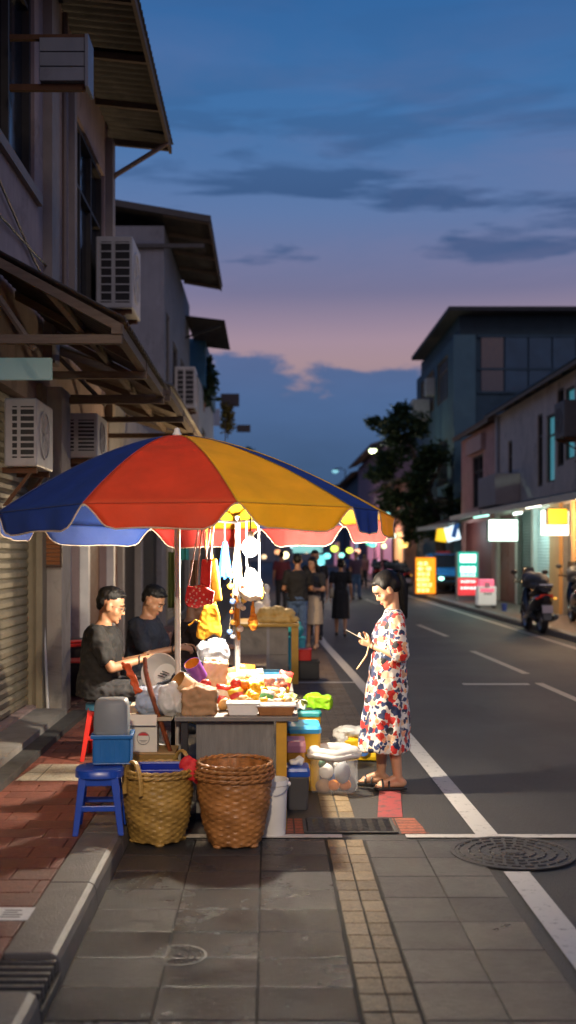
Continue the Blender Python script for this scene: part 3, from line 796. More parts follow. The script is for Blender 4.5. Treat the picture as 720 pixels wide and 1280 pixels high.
# pale translucent panel under the awning
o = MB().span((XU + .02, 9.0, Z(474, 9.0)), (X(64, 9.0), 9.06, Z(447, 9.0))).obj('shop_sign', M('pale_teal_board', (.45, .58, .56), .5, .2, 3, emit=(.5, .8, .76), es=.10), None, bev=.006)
tag(o, 'blank pale teal shop board under the weathered awning', 'sign')

# ---- low shop between the two shophouses, and the second shophouse
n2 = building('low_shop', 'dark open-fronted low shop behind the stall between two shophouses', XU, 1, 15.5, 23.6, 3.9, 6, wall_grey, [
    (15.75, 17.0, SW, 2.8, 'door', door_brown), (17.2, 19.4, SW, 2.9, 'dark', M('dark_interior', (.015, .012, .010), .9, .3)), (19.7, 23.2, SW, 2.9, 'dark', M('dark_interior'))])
n3 = building('shophouse', 'grey shophouse with tall narrow windows and overhanging roof beyond the mauve one', XU, 1, 23.7, 31.4, 8.6, 7, wall_grey, [
    (24.2, 25.0, 4.5, 6.9, 'window', glass_dark), (25.9, 27.3, 4.2, 6.6, 'window', glass_dark), (28.2, 30.6, 4.4, 6.6, 'window', glass_dark),
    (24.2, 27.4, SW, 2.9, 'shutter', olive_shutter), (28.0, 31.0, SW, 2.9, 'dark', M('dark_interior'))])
# gable roof strip, seen from the front
eave_roof(n3, XU, 1, 23.55, 29.6, 8.72, 1.0, .17, 4, dark_sheet)
mb = MB(); mb.prism([(XU + 1.0, 23.5, 8.62), (-6.0, 23.5, 9.45), (-6.0, 23.5, 9.58), (XU + 1.0, 23.5, 8.76)], (0, .06, 0)); mb.obj('barge_board', frame_dark, n3, True)
mb = MB(); mb.span((XU - 3.4, 23.60, 8.12), (XU + .85, 23.68, 8.2)); mb.obj('tie_bar', frame_dark, n3, True)
mb = MB(); corr_sheet(mb, XU + 1.05, XU, 29.8, 34.0, lambda x, y: 7.85 + (XU + 1.05 - x) * .12, .2, .02); mb.obj('lower_roof', dark_sheet, n3, True, solid=.02, recalc=False)
MB().tube([(XU, 29.8, 7.4), (XU + .95, 29.8, 7.72)], .03, 6).obj('roof_bracket', dark_metal, n3, True)
d = 26.0
ac_unit('small white air conditioner on the grey shophouse wall past the awnings', (XU, d, Z(510, d)), X(244, d) - XU, .8, Z(458, d) - Z(510, d))

# ---- further houses on the near side
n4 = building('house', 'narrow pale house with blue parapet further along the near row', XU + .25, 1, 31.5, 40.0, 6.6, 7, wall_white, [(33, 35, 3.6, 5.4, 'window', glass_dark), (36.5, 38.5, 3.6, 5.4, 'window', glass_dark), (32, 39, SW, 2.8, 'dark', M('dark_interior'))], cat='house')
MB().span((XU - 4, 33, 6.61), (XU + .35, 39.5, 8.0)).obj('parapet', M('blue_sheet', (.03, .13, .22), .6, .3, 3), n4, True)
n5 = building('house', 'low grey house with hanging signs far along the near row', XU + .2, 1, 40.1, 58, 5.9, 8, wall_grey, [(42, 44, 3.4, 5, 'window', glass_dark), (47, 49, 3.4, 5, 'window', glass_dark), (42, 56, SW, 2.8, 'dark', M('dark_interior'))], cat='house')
n6 = building('house', 'distant dark house at the far end of the near row', XU + .1, 1, 58.2, 110, 6.5, 9, wall_grey, [(60 + 6 * i, 62.5 + 6 * i, 3.4, 5.0, 'window', glass_dark) for i in range(8)], cat='house')
def hang_sign(label, a, b, d, m1, cat='sign', name='projecting_sign', th=.12):
    p0, p1 = P(a[0], a[1], d), P(b[0], b[1], d)
    g = thing(name, label, cat, (min(p0.x, p1.x), d, min(p0.z, p1.z)))
    w_, h_ = abs(p1.x - p0.x), abs(p0.z - p1.z)
    MB().span((0, 0, 0), (w_, th, h_)).obj('panel', m1, g, bev=.01)
    return g, w_, h_
g, w_, h_ = hang_sign('dark projecting sign above the yellowish hanging plant', (276, 492), (299, 508), 45, M('dark_brown_board', (.03, .02, .02), .6, .3, 3)); MB().span((-.35, .03, h_ * .6), (0, .09, h_ * .75)).obj('arm', dark_metal, g)
g, w_, h_ = hang_sign('small dark projecting sign below and beyond the plant', (296, 531), (313, 540), 52, M('dark_brown_board')); MB().span((-.8, .03, h_ * .5), (0, .09, h_ * .7)).obj('arm', dark_metal, g)
g, w_, h_ = hang_sign('pale blank sign board hanging among plants on the near row', (264, 511), (275, 532), 44, M('pale_board', (.30, .31, .36), .6, .2, 3)); MB().span((-.3, .03, h_ * .8), (0, .09, h_ * .9)).obj('arm', dark_metal, g)
def leaves(mb, clumps, n, size, seed, droop=0.0, mi=0):
    q = random.Random(seed)
    for i in range(n):
        c, r = q.choice(clumps)
        v = V((q.gauss(0, 1), q.gauss(0, 1), q.gauss(0, 1))).normalized() * (q.random() ** .5)
        p = V(c) + V((v.x * r[0], v.y * r[1], v.z * r[2]))
        a = Euler((q.uniform(-.9, .9), q.uniform(-.9, .9) + droop, q.uniform(0, 6.3))).to_matrix()
        s_ = size * q.uniform(.6, 1.4)
        mb.add([p, p + a @ V((s_ * .28, s_ * .5, .05 * s_)), p + a @ V((0, s_, 0)), p + a @ V((-s_ * .28, s_ * .5, .05 * s_))], [(0, 1, 2, 3)], mi)
# banana-like plant and hanging plant
g = thing('potted_tree', 'bushy dark green plant spilling from the balcony of the pale house', 'plant', (X(248, 34), 34, Z(505, 34)))
mb = MB(); leaves(mb, [((.1, 0, .9), (.5, .5, .6)), ((.3, 0, .5), (.3, .4, .5)), ((-.1, .2, .3), (.3, .4, .5))], 900, .22, 21, .5); mb.obj('foliage', leaf_m, g)
MB().tube([(0, 0, 0), (.05, 0, .5), (.1, 0, 1.0)], .05, 6).obj('stem', bark_m, g); MB().lathe([(.18, -.25), (.24, .08), (.21, .08), (.2, .0)], n=14).obj('pot', M('terracotta', (.28, .11, .06), .8, .3, 6), g)
g = thing('hanging_plant', 'yellowish trailing plant hanging under the dark projecting sign', 'plant', (X(284, 45), 45.1, Z(548, 45)))
mb = MB(); leaves(mb, [((0, 0, .4 + .22 * i), (.20 + .05 * (i % 3), .3, .22)) for i in range(5)], 700, .16, 22, .6); mb.obj('foliage', leaf_y, g)
MB().tube([(0, 0, 0), (0, 0, 1.25)], .025, 6).obj('stem', bark_m, g)
g = thing('treetop', 'small dark treetop rising at the far end of the near row', 'tree', (X(309, 75), 75, SW))
mb = MB(); leaves(mb, [((0, 0, 7.2), (.6, .6, .8)), ((-.5, 0, 6.6), (.8, .7, .8)), ((.3, .2, 6.2), (.8, .7, .8)), ((-.6, .2, 5.4), (1.3, 1, 1)), ((0.1, 0, 8.1), (.25, .25, .5))], 2200, .28, 23); mb.obj('crown', leaf_m, g); MB().tube([(0, 0, 0), (.05, 0, 4), (0, 0, 6.5)], [.16, .12, .05], 8).obj('trunk', bark_m, g)
# ------------------------------------------------------------------ far side of the street
XR = 7.5
tube_m = M('lit_tube', (1, 1, 1), .5, 0, 1, emit=(.85, 1.0, .92), es=5)
def lit(name, col, es): return M(name, tuple(min(.8, c) for c in col), .5, 0, 1, emit=col, es=es)
warm_int = lit('warm_lit_room', (1.0, .50, .22), .55)
r1 = building('shophouse', 'dim beige two-storey shophouse with slit windows above lit shopfronts', XR, -1, 22.0, 37.0, 6.15, 8, wall_beige, [
    (34.4, 35.0, 3.55, 5.15, 'window', glass_dark), (30.6, 31.2, 3.5, 5.5, 'window', glass_dark), (29.3, 30.2, 3.55, 5.35, 'window', lit('lit_cyan_glass', (.10, .42, .50), .35)), (28.4, 29.1, 3.9, 5.9, 'window', glass_dark), (27.4, 28.3, 4.0, 5.8, 'window', lit('lit_cyan_glass', (.10, .42, .50), .5)), (23.2, 25.2, 3.8, 5.6, 'window', glass_dark),
    (34.0, 36.6, SW, 2.9, 'door', M('maroon_door', (.12, .03, .025), .6, .3, 5)), (31.9, 33.6, SW, 2.9, 'shutter', M('dark_green_shutter', (.10, .12, .11), .6, .3, 4)), (29.6, 31.6, SW, 2.9, 'shutter', teal_shutter), (27.5, 28.4, SW, 2.9, 'shutter', grey_shutter), (23.0, 27.0, SW, 2.9, 'lit', warm_int)])
eave_roof(r1, XR, -1, 21.8, 37.0, 6.2, .38, .28, 4, M('bluish_tin', (.06, .10, .13), .5, .3, 3, metal=.2), pitch=.2)
MB().span((XR - .09, 28.5, SW), (XR - .002, 29.5, 2.95)).obj('pier', M('ochre_render', (.52, .30, .12), .8, .2, 3), r1, True)
MB().span((XR - .07, 27.04, SW), (XR - .002, 27.46, 2.95)).obj('pier', M('ochre_render'), r1, True)
MB().tube([(XR - .06, 26.9, 3.2), (XR - .06, 26.9, 6.1)], .05, 8).obj('drain_pipe', M('pvc_grey', (.28, .27, .28), .6, .2, 8), r1, True)
MB().tube([(XR - .06, 36.3, 3.0), (XR - .06, 36.3, 6.1)], .05, 8).obj('drain_pipe', M('pvc_grey'), r1, True)
MB().span((XR - .75, 33.3, 3.1), (XR - .002, 36.0, 4.05)).obj('balcony', M('balcony_render', (.34, .29, .27), .8, .2, 3), r1, True, bev=.03)
r2 = building('shophouse', 'pink plastered house with brown roof edge between the tree and the beige shophouse', XR + .1, -1, 37.1, 44.0, 6.05, 8, wall_pink, [
    (39.6, 41.6, 3.3, 5.2, 'window', glass_dark), (38.0, 43.5, SW, 2.8, 'dark', M('maroon_door'))])
eave_roof(r2, XR + .1, -1, 37.1, 44.2, 6.15, .35, .25, 4, M('brown_tin', (.16, .09, .06), .6, .4, 3), pitch=.2)
MB().span((XR - .06, 39.2, 5.3), (XR + .09, 42.2, 5.85)).obj('lintel_band', M('pale_pink', (.42, .27, .24), .8, .2, 3), r2, True)
MB().span((XR - .12, 39.3, 3.15), (XR + .09, 42.0, 3.28)).obj('window_sill', M('pale_pink'), r2, True)
# tall dark block behind
r3 = building('apartment_block', 'tall dark slate block with glazed top storey rising behind the pink house', 7.7, -1, 46.0, 58.0, 10.6, 16, wall_teal, [
    (48, 51, 8.3, 10.2, 'window', glass_blue), (52, 56.5, 8.3, 10.2, 'window', glass_blue), (48, 51, 4.6, 6.6, 'window', glass_dark), (52.5, 56, 4.6, 6.6, 'window', glass_dark)])
mb = MB(); mb.span((7.3, 45.2, 11.45), (24, 57, 11.62)); mb.obj('flat_roof', M('roof_dark', (.03, .03, .032), .8, .3, 3), r3, True)
MB().span((7.9, 46.2, 10.6), (23.6, 57.8, 11.45)).obj('top_storey', M('slate_dark', (.025, .05, .065), .8, .3, 2), r3, True)
mb = MB()
for i in range(9): 
    xx = 8.75 + i * .98
    f = MB().span((xx, 45.93, 8.3), (xx + .9, 45.995, 9.15)).span((xx, 45.93, 9.25), (xx + .9, 45.995, 10.5)).obj('window', glass_blue if i % 4 else glass_dark, r3, True)
mb = MB(); mb.span((8.6, 45.9, 9.16), (18, 45.998, 9.24)).span((8.6, 45.9, 8.2), (18, 45.998, 8.29)).span((8.6, 45.9, 10.5), (18, 45.998, 10.62)); mb.obj('window_band', wall_teal, r3, True)
MB().span((7.62, 45.85, SW), (8.5, 45.999, 10.6)).obj('corner_pier', M('slate_light', (.07, .14, .17), .8, .2, 2), r3, True)
mb = MB()
for k in range(14): mb.span((7.0, 46.6 + k * .5, 4.0), (7.04, 46.64 + k * .5, 5.0))
mb.span((6.98, 46.4, 5.0), (7.06, 53.5, 5.06)).span((6.98, 46.4, 3.9), (7.69, 53.5, 4.0)); mb.obj('balcony_railing', dark_metal, r3, True)
ac_unit('boxy air conditioner jutting from the tall slate block', (7.7, 54.0, 8.0), .85, .95, .95, M('ac_dull', (.25, .25, .27), .6, .2, 5), 'air conditioners across the street', PI, False)
ac_unit('slim air conditioner higher up beside the glazing of the slate block', (7.7, 52.0, 8.9), .45, .6, .8, M('ac_dull'), 'air conditioners across the street', PI, False)
ac_unit('dark caged air conditioner on the beige shophouse wall', (XR, 26.6, 4.35), .7, .9, .85, M('ac_dark', (.09, .085, .08), .6, .3, 5), 'air conditioners across the street', PI)
# rusty window cage near the picture edge
g = thing('window_cage', 'rusty red window cage projecting from the beige shophouse', 'window cage', (XR, 24.0, 3.7))
mb = MB()
for k in range(6): mb.span((-.6, -.5 + k * .0, .02 + k * .15), (0, 1.2, .045 + k * .15))
mb.obj('cage_bars', M('red_rust', (.16, .045, .03), .8, .4, 8), g)
# far buildings on the far side
rows = [
    (59.0, 72.0, 5.4, wall_pink, 'low plum coloured house beyond the tree on the far side'),
    (72.2, 92.0, 8.6, M('plum_render', (.22, .14, .17), .85, .3, 1.5), 'mauve house with dark pitched roof beyond the tree'),
    (92.5, 120.0, 8.2, wall_teal, 'distant bluish building behind the umbrella tip'),
    (121.0, 175.0, 8.8, wall_grey, 'grey building at the very end of the far row')]
for i, (a, b, zt, wm, lb) in enumerate(rows):
    op = []
    y = a + 1
    while y < b - 3:
        op += [(y, y + 1.6, 3.6, 5.0, 'window', glass_dark)]
        y += 4
    op += [(a + .8, a + 5.5, SW, 2.8, 'lit', lit(('warm_lit_room', 'pink_lit_room', 'cool_lit_room')[i % 3] if i % 3 else 'warm_lit_room', ((1, .5, .22), (.9, .35, .5), (.5, .7, 1))[i % 3], .5)), (a + 6.2, a + 11.8, SW, 2.8, 'lit', lit('pink_lit_room', (.9, .35, .5), .4))]
    r = building('house', lb, XR - .3 + .2 * i, -1, a, b, zt, 10, wm, op, cat='house')
    eave_roof(r, XR - .3 + .2 * i, -1, a - .3, b, zt + .05, .8, .3, 5, M('roof_dark'), pitch=1.2)
# end of the street
g = thing('building', 'wide dark building closing the far end of the street', 'building', (0, 200, 0))
MB().span((-12, 0, 0), (16, 12, 9.5)).obj('wall', wall_grey, g)
for i in range(8):
    MB().span((-10 + i * 3.2, -.12, 5.2), (-8.4 + i * 3.2, -.01, 7.2)).obj('window', glass_dark if i % 3 else lit('amber_window', (1, .6, .25), .6), g)
struct(MB().rings([[V((60 * math.cos(q) * 6, 420 + 30 * math.sin(q), h)) for q in [2 * PI * i / 24 for i in range(24)]] for h in (-1, 9)]).obj('hills', M('far_trees', (.02, .03, .025), .9, .5, .1)))

# ---- awnings over the far pavement
def far_awning(label, y0, y1, sheet, zo=2.85, zw=3.18, tube=True):
    g = thing('awning', label, 'awning', (XR - .01, (y0 + y1) / 2, zw), 0, 'awnings across the street')
    mb = MB(); k = (zw - zo) / (XR - .01 - 6.05)
    corr_sheet(mb, 6.05, XR - .01, y0, y1, lambda x, y: zo + (x - 6.05) * k, .2, .018)
    mb.obj('corrugated_roof', sheet, g, True, smooth=True, solid=.012, recalc=False)
    MB().span((6.0, y0, zo - .12), (6.04, y1, zo + .03)).obj('edge_board', M('pale_edge', (.32, .36, .36), .5, .2, 4), g, True)
    mb = MB()
    n = max(1, int((y1 - y0) / 2.2))
    for i in range(n + 1):
        y = y0 + .1 + (y1 - y0 - .2) * i / n
        mb.prism([(XR - .02, y, zw - .09), (6.06, y, zo - .09), (6.06, y, zo - .03), (XR - .02, y, zw - .03)], (0, .06, 0))
    mb.obj('rafter', old_wood, g, True)
    return g
far_awning('teal tin awning with pale edge over the lit shopfronts', 21.5, 31.5, M('teal_tin', (.05, .12, .12), .5, .3, 3, metal=.2))
far_awning('short teal awning behind the big white lit sign', 31.8, 37.0, M('teal_tin'))
far_awning('brown sagging awning beside the tree across the street', 37.3, 45.5, M('brown_tin'), 2.65, 3.1)
def tube_light(label, loc, L, mtl, ang=0):
    g = thing('tube_light', label, 'light', loc, ang, 'tube lights under the far awnings')
    MB().span((-.04, -L / 2, .03), (.04, L / 2, .07)).obj('housing', white_plastic, g)
    MB().tube([(0, -L / 2 + .03, 0), (0, L / 2 - .03, 0)], .022, 8).obj('tube', mtl, g)
tube_light('glowing white tube light above the amber shopfront', (6.3, 26.6, 2.78), 1.5, tube_m)
tube_light('glowing greenish tube light along the awning edge', (6.12, 32.2, 2.72), 2.2, lit('green_tube', (.45, 1, .8), 2))
tube_light('glowing pale tube light near the beige pier', (6.6, 29.6, 2.72), 1.0, tube_m)

# ---- lit signs
def glyphs(mb, x0, x1, z0, z1, rows, cols, y, q, th=.004, fill=.8):
    for r in range(rows):
        for c in range(cols):
            cx = x0 + (x1 - x0) * (c + .5) / cols; cz = z0 + (z1 - z0) * (r + .5) / rows
            w_ = (x1 - x0) / cols * fill; h_ = (z1 - z0) / rows * fill
            for s in range(3): mb.box((cx, y, cz + h_ * (s - 1) * .33), (w_ * q.uniform(.6, 1), th, h_ * .16))
            for s in range(2): mb.box((cx + w_ * q.uniform(-.35, .35), y, cz), (w_ * .16, th * 1.4, h_ * q.uniform(.6, 1)))
q = random.Random(31)
d = 41.0
p = P(532, 742, d); g = thing('menu_lightbox', 'glowing orange standing menu lightbox with rows of pale writing', 'lit sign', (p.x, d, SW))
h0 = Z(742, d) - SW; h1 = Z(697, d) - SW; hw = 12.5 / F * d
MB().span((-hw, 0, h0), (hw, .2, h1)).obj('light_panel', lit('orange_lightbox', (1, .34, .015), 1.5), g, bev=.03)
mb = MB(); mb.span((-hw - .03, -.012, h0 - .03), (-hw, .212, h1 + .03)).span((hw, -.012, h0 - .03), (hw + .03, .212, h1 + .03)).span((-hw, -.012, h1), (hw, .212, h1 + .03)).span((-hw, -.012, h0 - .03), (hw, .212, h0)); mb.obj('frame', M('red_frame', (.45, .05, .03), .5, .2, 5), g)
mb = MB()
for r in range(6): glyphs(mb, -hw * .85, hw * q.uniform(.3, .85), h1 - .1 - (r + 1) * (h1 - h0 - .15) / 6, h1 - .14 - r * (h1 - h0 - .15) / 6, 1, q.choice((2, 3, 4)), -.006, q, fill=.95)
mb.obj('writing', lit('pale_yellow_light', (1, .8, .32), 2.2), g)
mb = MB()
for sx_ in (-hw * .8, hw * .8): mb.span((sx_ - .03, .05, 0), (sx_ + .03, .15, h0 - .03))
mb.obj('leg', dark_metal, g)
d = 36.0
p = P(585, 745, d); g = thing('price_lightbox', 'standing lightbox sign, teal above and red below with white price rows', 'lit sign', (p.x, d, SW))
hw = 12 / F * d; h0 = Z(744, d) - SW; h1 = Z(690, d) - SW; hm = Z(722, d) - SW
MB().span((-hw, 0, hm), (hw, .2, h1)).obj('upper_panel', lit('teal_lightbox', (.01, .40, .30), 1.0), g)
MB().span((-hw, 0, h0), (hw, .2, hm - .004)).obj('lower_panel', lit('red_lightbox', (.85, .05, .06), .9), g)
wl = lit('white_light_text', (.9, 1, .95), 2.0)
mb = MB(); mb.span((-hw * .82, -.006, Z(703, d) - SW), (hw * .82, .01, Z(693, d) - SW))
for k in (-1, 0, 1): mb.lathe([(.001, 0), (.12, 0), (.12, .012)], n=18).xf(Matrix.Identity(4)) if False else mb.box((k * hw * .55, -.003, Z(712, d) - SW), (hw * .48, .01, .2))
for yy in (719, 727, 735): glyphs(mb, -hw * .8, hw * .8, Z(yy + 2, d) - SW, Z(yy - 2, d) - SW, 1, 5, -.004, q, fill=.85)
mb.obj('writing', wl, g, bev=.01)
mb = MB()
for sx_ in (-hw - .05, hw + .01): mb.span((sx_ - .02, .02, 0), (sx_ + .04, .18, h1))
mb.obj('leg', M('grey_post', (.30, .28, .27), .6, .2, 6), g)
d = 30.0
g, w_, h_ = hang_sign('big blank white lit sign hanging from the teal awning', (611, 650), (647, 676), d, lit('white_lightbox', (.86, 1, .94), 3.2), 'lit sign', 'lit_sign', .16)
fr = MB(); fr.span((-.025, -.01, -.025), (0, .17, h_ + .025)).span((w_, -.01, -.025), (w_ + .025, .17, h_ + .025)).span((0, -.01, -.025), (w_, .17, 0)).span((0, -.01, h_), (w_, .17, h_ + .025)); fr.obj('frame', M('teal_frame', (.05, .30, .25), .5, .2, 5), g)
mb = MB()
for k in (.15, .85): mb.span((w_ * k - .02, .06, h_ + .025), (w_ * k + .02, .10, h_ + .25))
mb.obj('hanger', dark_metal, g)
d = 26.0
g, w_, h_ = hang_sign('white lit sign partly behind the yellow square sign', (678, 638), (711, 669), d, lit('cream_lightbox', (1, .95, .74), 3.0), 'lit sign', 'lit_sign', .14)
mb = MB(); glyphs(mb, w_ * .2, w_ * .8, h_ * .1, h_ * .3, 1, 3, -.004, q); mb.obj('writing', yellow_plastic, g)
g, w_, h_ = hang_sign('square yellow lit sign in front of the white lit sign', (685, 636), (709, 655), 25.6, lit('yellow_lightbox', (1, .58, .01), .95), 'lit sign', 'lit_sign', .14)
fr = MB(); fr.span((-.02, -.008, -.02), (0, .15, h_ + .02)).span((w_, -.008, -.02), (w_ + .02, .15, h_ + .02)).span((0, -.008, -.02), (w_, .15, 0)).span((0, -.008, h_), (w_, .15, h_ + .02)); fr.obj('frame', black_plastic, g)
g, w_, h_ = hang_sign('yellow pennant sign under the brown awning by the tree', (545, 659), (559, 676), 40, lit('yellow_lightbox', (1, .58, .01), .95), 'lit sign', 'lit_sign', .1)
g.rotation_euler = (0, .15, .2)
g, w_, h_ = hang_sign('tilted round-cornered blue and white lit sign beside the yellow pennant', (560, 656), (577, 678), 39.6, lit('ice_lightbox', (.75, .9, 1), 1.4), 'lit sign', 'lit_sign', .1)
MB().box((w_ * .75, -.006, h_ * .6), (w_ * .35, .012, h_ * .9), (0, .5, 0)).obj('blue_stripe', lit('blue_stripe_light', (.03, .12, .4), .5), g)
g.rotation_euler = (0, -.25, 0)
d = 31.5
g = thing('a_board', 'white box sign with pink top standing on the far pavement', 'sign board', (X(609, d), d, SW))
hw = 11.5 / F * d; ht = Z(733, d) - SW
MB().span((-hw, 0, .08), (hw, .4, ht)).obj('body', lit('dim_white_panel', (.7, .68, .66), .28), g, bev=.02)
MB().span((-hw * .8, .03, ht), (hw * .8, .37, ht + .2)).obj('pink_top', lit('pink_panel', (.9, .15, .25), .7), g, bev=.02)
MB().span((-hw * .75, -.008, ht - .16), (hw * .75, .0, ht - .06)).obj('pink_band', lit('pink_panel', (.9, .15, .25), .7), g)
mb = MB(); glyphs(mb, -hw * .4, hw * .5, .35, .5, 1, 3, -.004, q); glyphs(mb, -.12, .12, .55, .75, 1, 1, -.004, q); mb.obj('writing', M('grey_ink', (.2, .2, .2), .7, .1), g)
mb = MB()
for sx_ in (-hw * .85, hw * .85): mb.span((sx_ - .03, .05, 0), (sx_ + .03, .35, .08))
mb.obj('foot', dark_metal, g)
for (a, b, d, m1, lb) in [((519, 664), (523, 732), 62, lit('amber_lightbox', (1, .45, .12), 2.2), 'thin vertical amber lit sign near the tree trunk'),
                          ((508, 686), (515, 720), 60, lit('salmon_lightbox', (1, .5, .3), 1.2), 'salmon lit doorway sign beyond the orange lightbox'),
                          ((627, 762), (632, 770), 30, blue_plastic, None)]:
    if lb: hang_sign(lb, a, b, d, m1, 'lit sign', 'lit_sign', .15)

# ---- street lights and hanging lanterns far down the street
def street_light(label, px, py, d, col, es, rad=.16, power=0):
    p = P(px, py, d); g = thing('street_lamp', label, 'street lamp', (p.x, d, 0), 0, None)
    xo = .9 if p.x > 1.5 else -.9
    MB().tube([(xo, 0, 0), (xo, 0, p.z + .1), (xo * .5, 0, p.z + .28), (0, 0, p.z + .2)], .05, 8).obj('post', dark_metal, g, smooth=True)
    MB().ell((0, 0, p.z), (rad * 1.3, rad, rad * .8)).obj('lamp_globe', lit('lamp_%d' % int(1000 * sum(col)), col, es), g, smooth=True)
    MB().lathe([(.02, p.z + .22), (rad * 1.25, p.z + rad * .55), (rad * 1.2, p.z + rad * .4)], n=16).obj('lamp_shade', dark_metal, g)
street_light('street lamp glowing pale green above the dark tree edge', 466, 563, 50, (.85, 1, .55), 4, .14)
street_light('small cyan street lamp past the umbrella tip', 419, 589, 100, (.25, .6, .7), 1.2, .22)
def lantern(label, px, py, d, col, es, r):
    p = P(px, py, d); g = thing('hanging_lantern', label, 'lantern', (p.x, d, p.z), 0, 'coloured lights far down the street'); r *= 1.05; es *= .5
    MB().ell((0, 0, 0), (r, r, r * .85), 12, 8).obj('globe', lit('glow_%d_%d_%d_%d' % (*[int(c * 100) for c in col], int(es * 10)), col, es), g, smooth=True)
    MB().cyl((0, 0, r * .7), (0, 0, r * 1.2), r * .35, None, 8).obj('lantern_cap', dark_metal, g); MB().tube([(0, 0, r * 1.2), (0, 0, 3.4 - p.z if p.z < 3.0 else r * 3)], .012, 4).obj('wire', black_plastic, g)
for i, (px, py, d, col, es, r, lb) in enumerate([
    (356, 694, 40, (1, .85, .45), 9, .14, 'cream'), (346, 710, 48, (1, .7, .4), 5, .10, 'peach'), (352, 722, 44, (1, .45, .18), 5, .12, 'orange'), (347, 690, 60, (1, .45, .2), 4, .15, 'amber'),
    (418, 686, 42, (.75, 1, .10), 5, .13, 'lime'), (437, 688, 42, (.75, .95, .10), 5, .12, 'lime yellow'), (466, 680, 52, (.10, 1, .60), 6, .15, 'emerald'), (461, 679, 60, (.1, .8, .5), 3, .15, 'sea green'),
    (491, 670, 55, (.8, 1, .75), 6, .14, 'pale mint'), (409, 695, 60, (.2, .9, .9), 5, .17, 'turquoise'), (401, 705, 70, (.4, .8, 1), 5, .16, 'ice blue'), (399, 713, 75, (.9, .9, 1), 4, .16, 'white'),
    (427, 694, 70, (.3, .9, .8), 5, .16, 'aqua'), (480, 683, 62, (.8, 1, .55), 5, .13, 'yellow green'), (505, 680, 58, (1, .65, .15), 6, .22, 'gold'), (489, 654, 48, (.6, .8, 1), 3, .10, 'pale blue'), (486, 640, 60, (.3, .9, .9), 4, .12, 'teal'), (430, 705, 85, (1, .8, .6), 4, .16, 'blush'), (447, 689, 75, (1, .5, .3), 4, .18, 'coral'), (383, 689, 90, (1, .6, .35), 4, .2, 'rust'), (366, 683, 80, (.5, .9, .9), 4, .18, 'pale cyan'), (472, 702, 60, (.8, .4, .6), 2.5, .15, 'rose'), (330, 696, 70, (1, .7, .4), 4, .15, 'honey')]):
    lantern(lb + ' coloured light glowing in the distance between stall and tree', px, py, d, col, es, r)
g, w_, h_ = hang_sign('long pale teal lit fascia far down the street above the crowd', (366, 680), (403, 691), 70, lit('teal_fascia', (.3, .75, .7), .8), 'lit sign', 'lit_sign', .2)
g, w_, h_ = hang_sign('small cyan lit panel among the distant lights', (396, 694), (406, 706), 65, lit('cyan_fascia', (.2, .8, .85), 1.2), 'lit sign', 'lit_sign', .2)

# ---- the tree by the far pavement
g = thing('street_tree', 'dark leafy tree on the far pavement in front of the slate block', 'tree', (7.0, 46.4, SW))
mb = MB(); mb.tube([(.25, 0, 0), (.2, 0, 1.2), (.05, .1, 2.4), (-.2, .2, 3.6), (-.7, .2, 5.2), (-1.3, .2, 6.6)], [.24, .2, .17, .13, .08, .03], 10)
mb.tube([(.1, 0, 2.1), (.6, .2, 3.2), (.9, .3, 4.6)], [.12, .09, .03], 8); mb.tube([(0, 0, 2.3), (-.8, -.2, 3.2), (-1.9, -.2, 4.2)], [.11, .08, .03], 8); mb.tube([(-.3, .2, 4.0), (.2, .5, 5.0), (.2, .4, 6.0)], [.08, .05, .02], 8)
mb.obj('trunk', bark_m, g, smooth=True)
q = random.Random(77); cl = []
for (cx, cz, rx, rz, n) in [(-.1, 3.6, 1.2, .9, 9), (-.9, 4.4, 1.3, .8, 9), (.2, 5.0, .9, .7, 5), (-1.5, 3.2, .9, .8, 6), (-1.3, 6.0, .8, .7, 6), (-1.5, 7.0, .45, .35, 4), (-2.1, 6.5, .4, .3, 2), (-.55, 6.5, .35, .3, 2), (.6, 3.4, .6, .9, 5), (-1.0, 2.5, .9, .45, 5), (-2.2, 4.6, .35, .35, 2), (-1.7, 5.2, .5, .4, 3), (.15, 2.6, .8, .4, 4)]:
    for i in range(n):
        cl.append(((cx + q.uniform(-rx, rx) * .8, q.uniform(-1.1, 1.1), cz + q.uniform(-rz, rz) * .8), [q.uniform(.25, .55)] * 3))
mb = MB(); leaves(mb, cl, 10500, .21, 78); mb.obj('crown', leaf_m, g); g.scale = (1.14, 1.1, 1.04)
# ------------------------------------------------------------------ the stall umbrella
fab = {'r': M('red_canvas', (.62, .075, .022), .75, .30, 4, bump=.25, bscale=40, trans=.32),
       'y': M('yellow_canvas', (.78, .46, .012), .75, .26, 4, bump=.25, bscale=14, trans=.32),
       'b': M('blue_canvas', (.018, .055, .26), .75, .34, 4, bump=.25, bscale=40, trans=.36)}
piping = M('pale_piping', (.60, .48, .36), .7, .1, 10, trans=.2)
UC = V((-.46, 7.40)); UR = 1.30; UA = V((-.59, 7.26, 2.455))
corn = [-70, -26, 13, 47, 60, 92, 128, 162, 200, 245, 290]
cols = ['b', 'r', 'y', 'b', 'y', 'y', 'b', 'y', 'b', 'y']
fab['d'] = M('dimmed_red_canvas', (.30, .012, .009), .8, .25, 5, bump=.25, bscale=14, trans=.15)  # red canvas darkened in colour for back valances the bulb overlights
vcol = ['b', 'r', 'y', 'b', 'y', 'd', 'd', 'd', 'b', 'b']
umb = thing('market_umbrella', 'big red, yellow and blue market umbrella with scalloped valance over the stall', 'umbrella', (UA.x, UA.y, 0))
def rimp(a):
    a = R(a); return V((UC.x + UR * math.sin(a), UC.y - UR * math.cos(a), 1.925 + .05 * math.cos(a)))
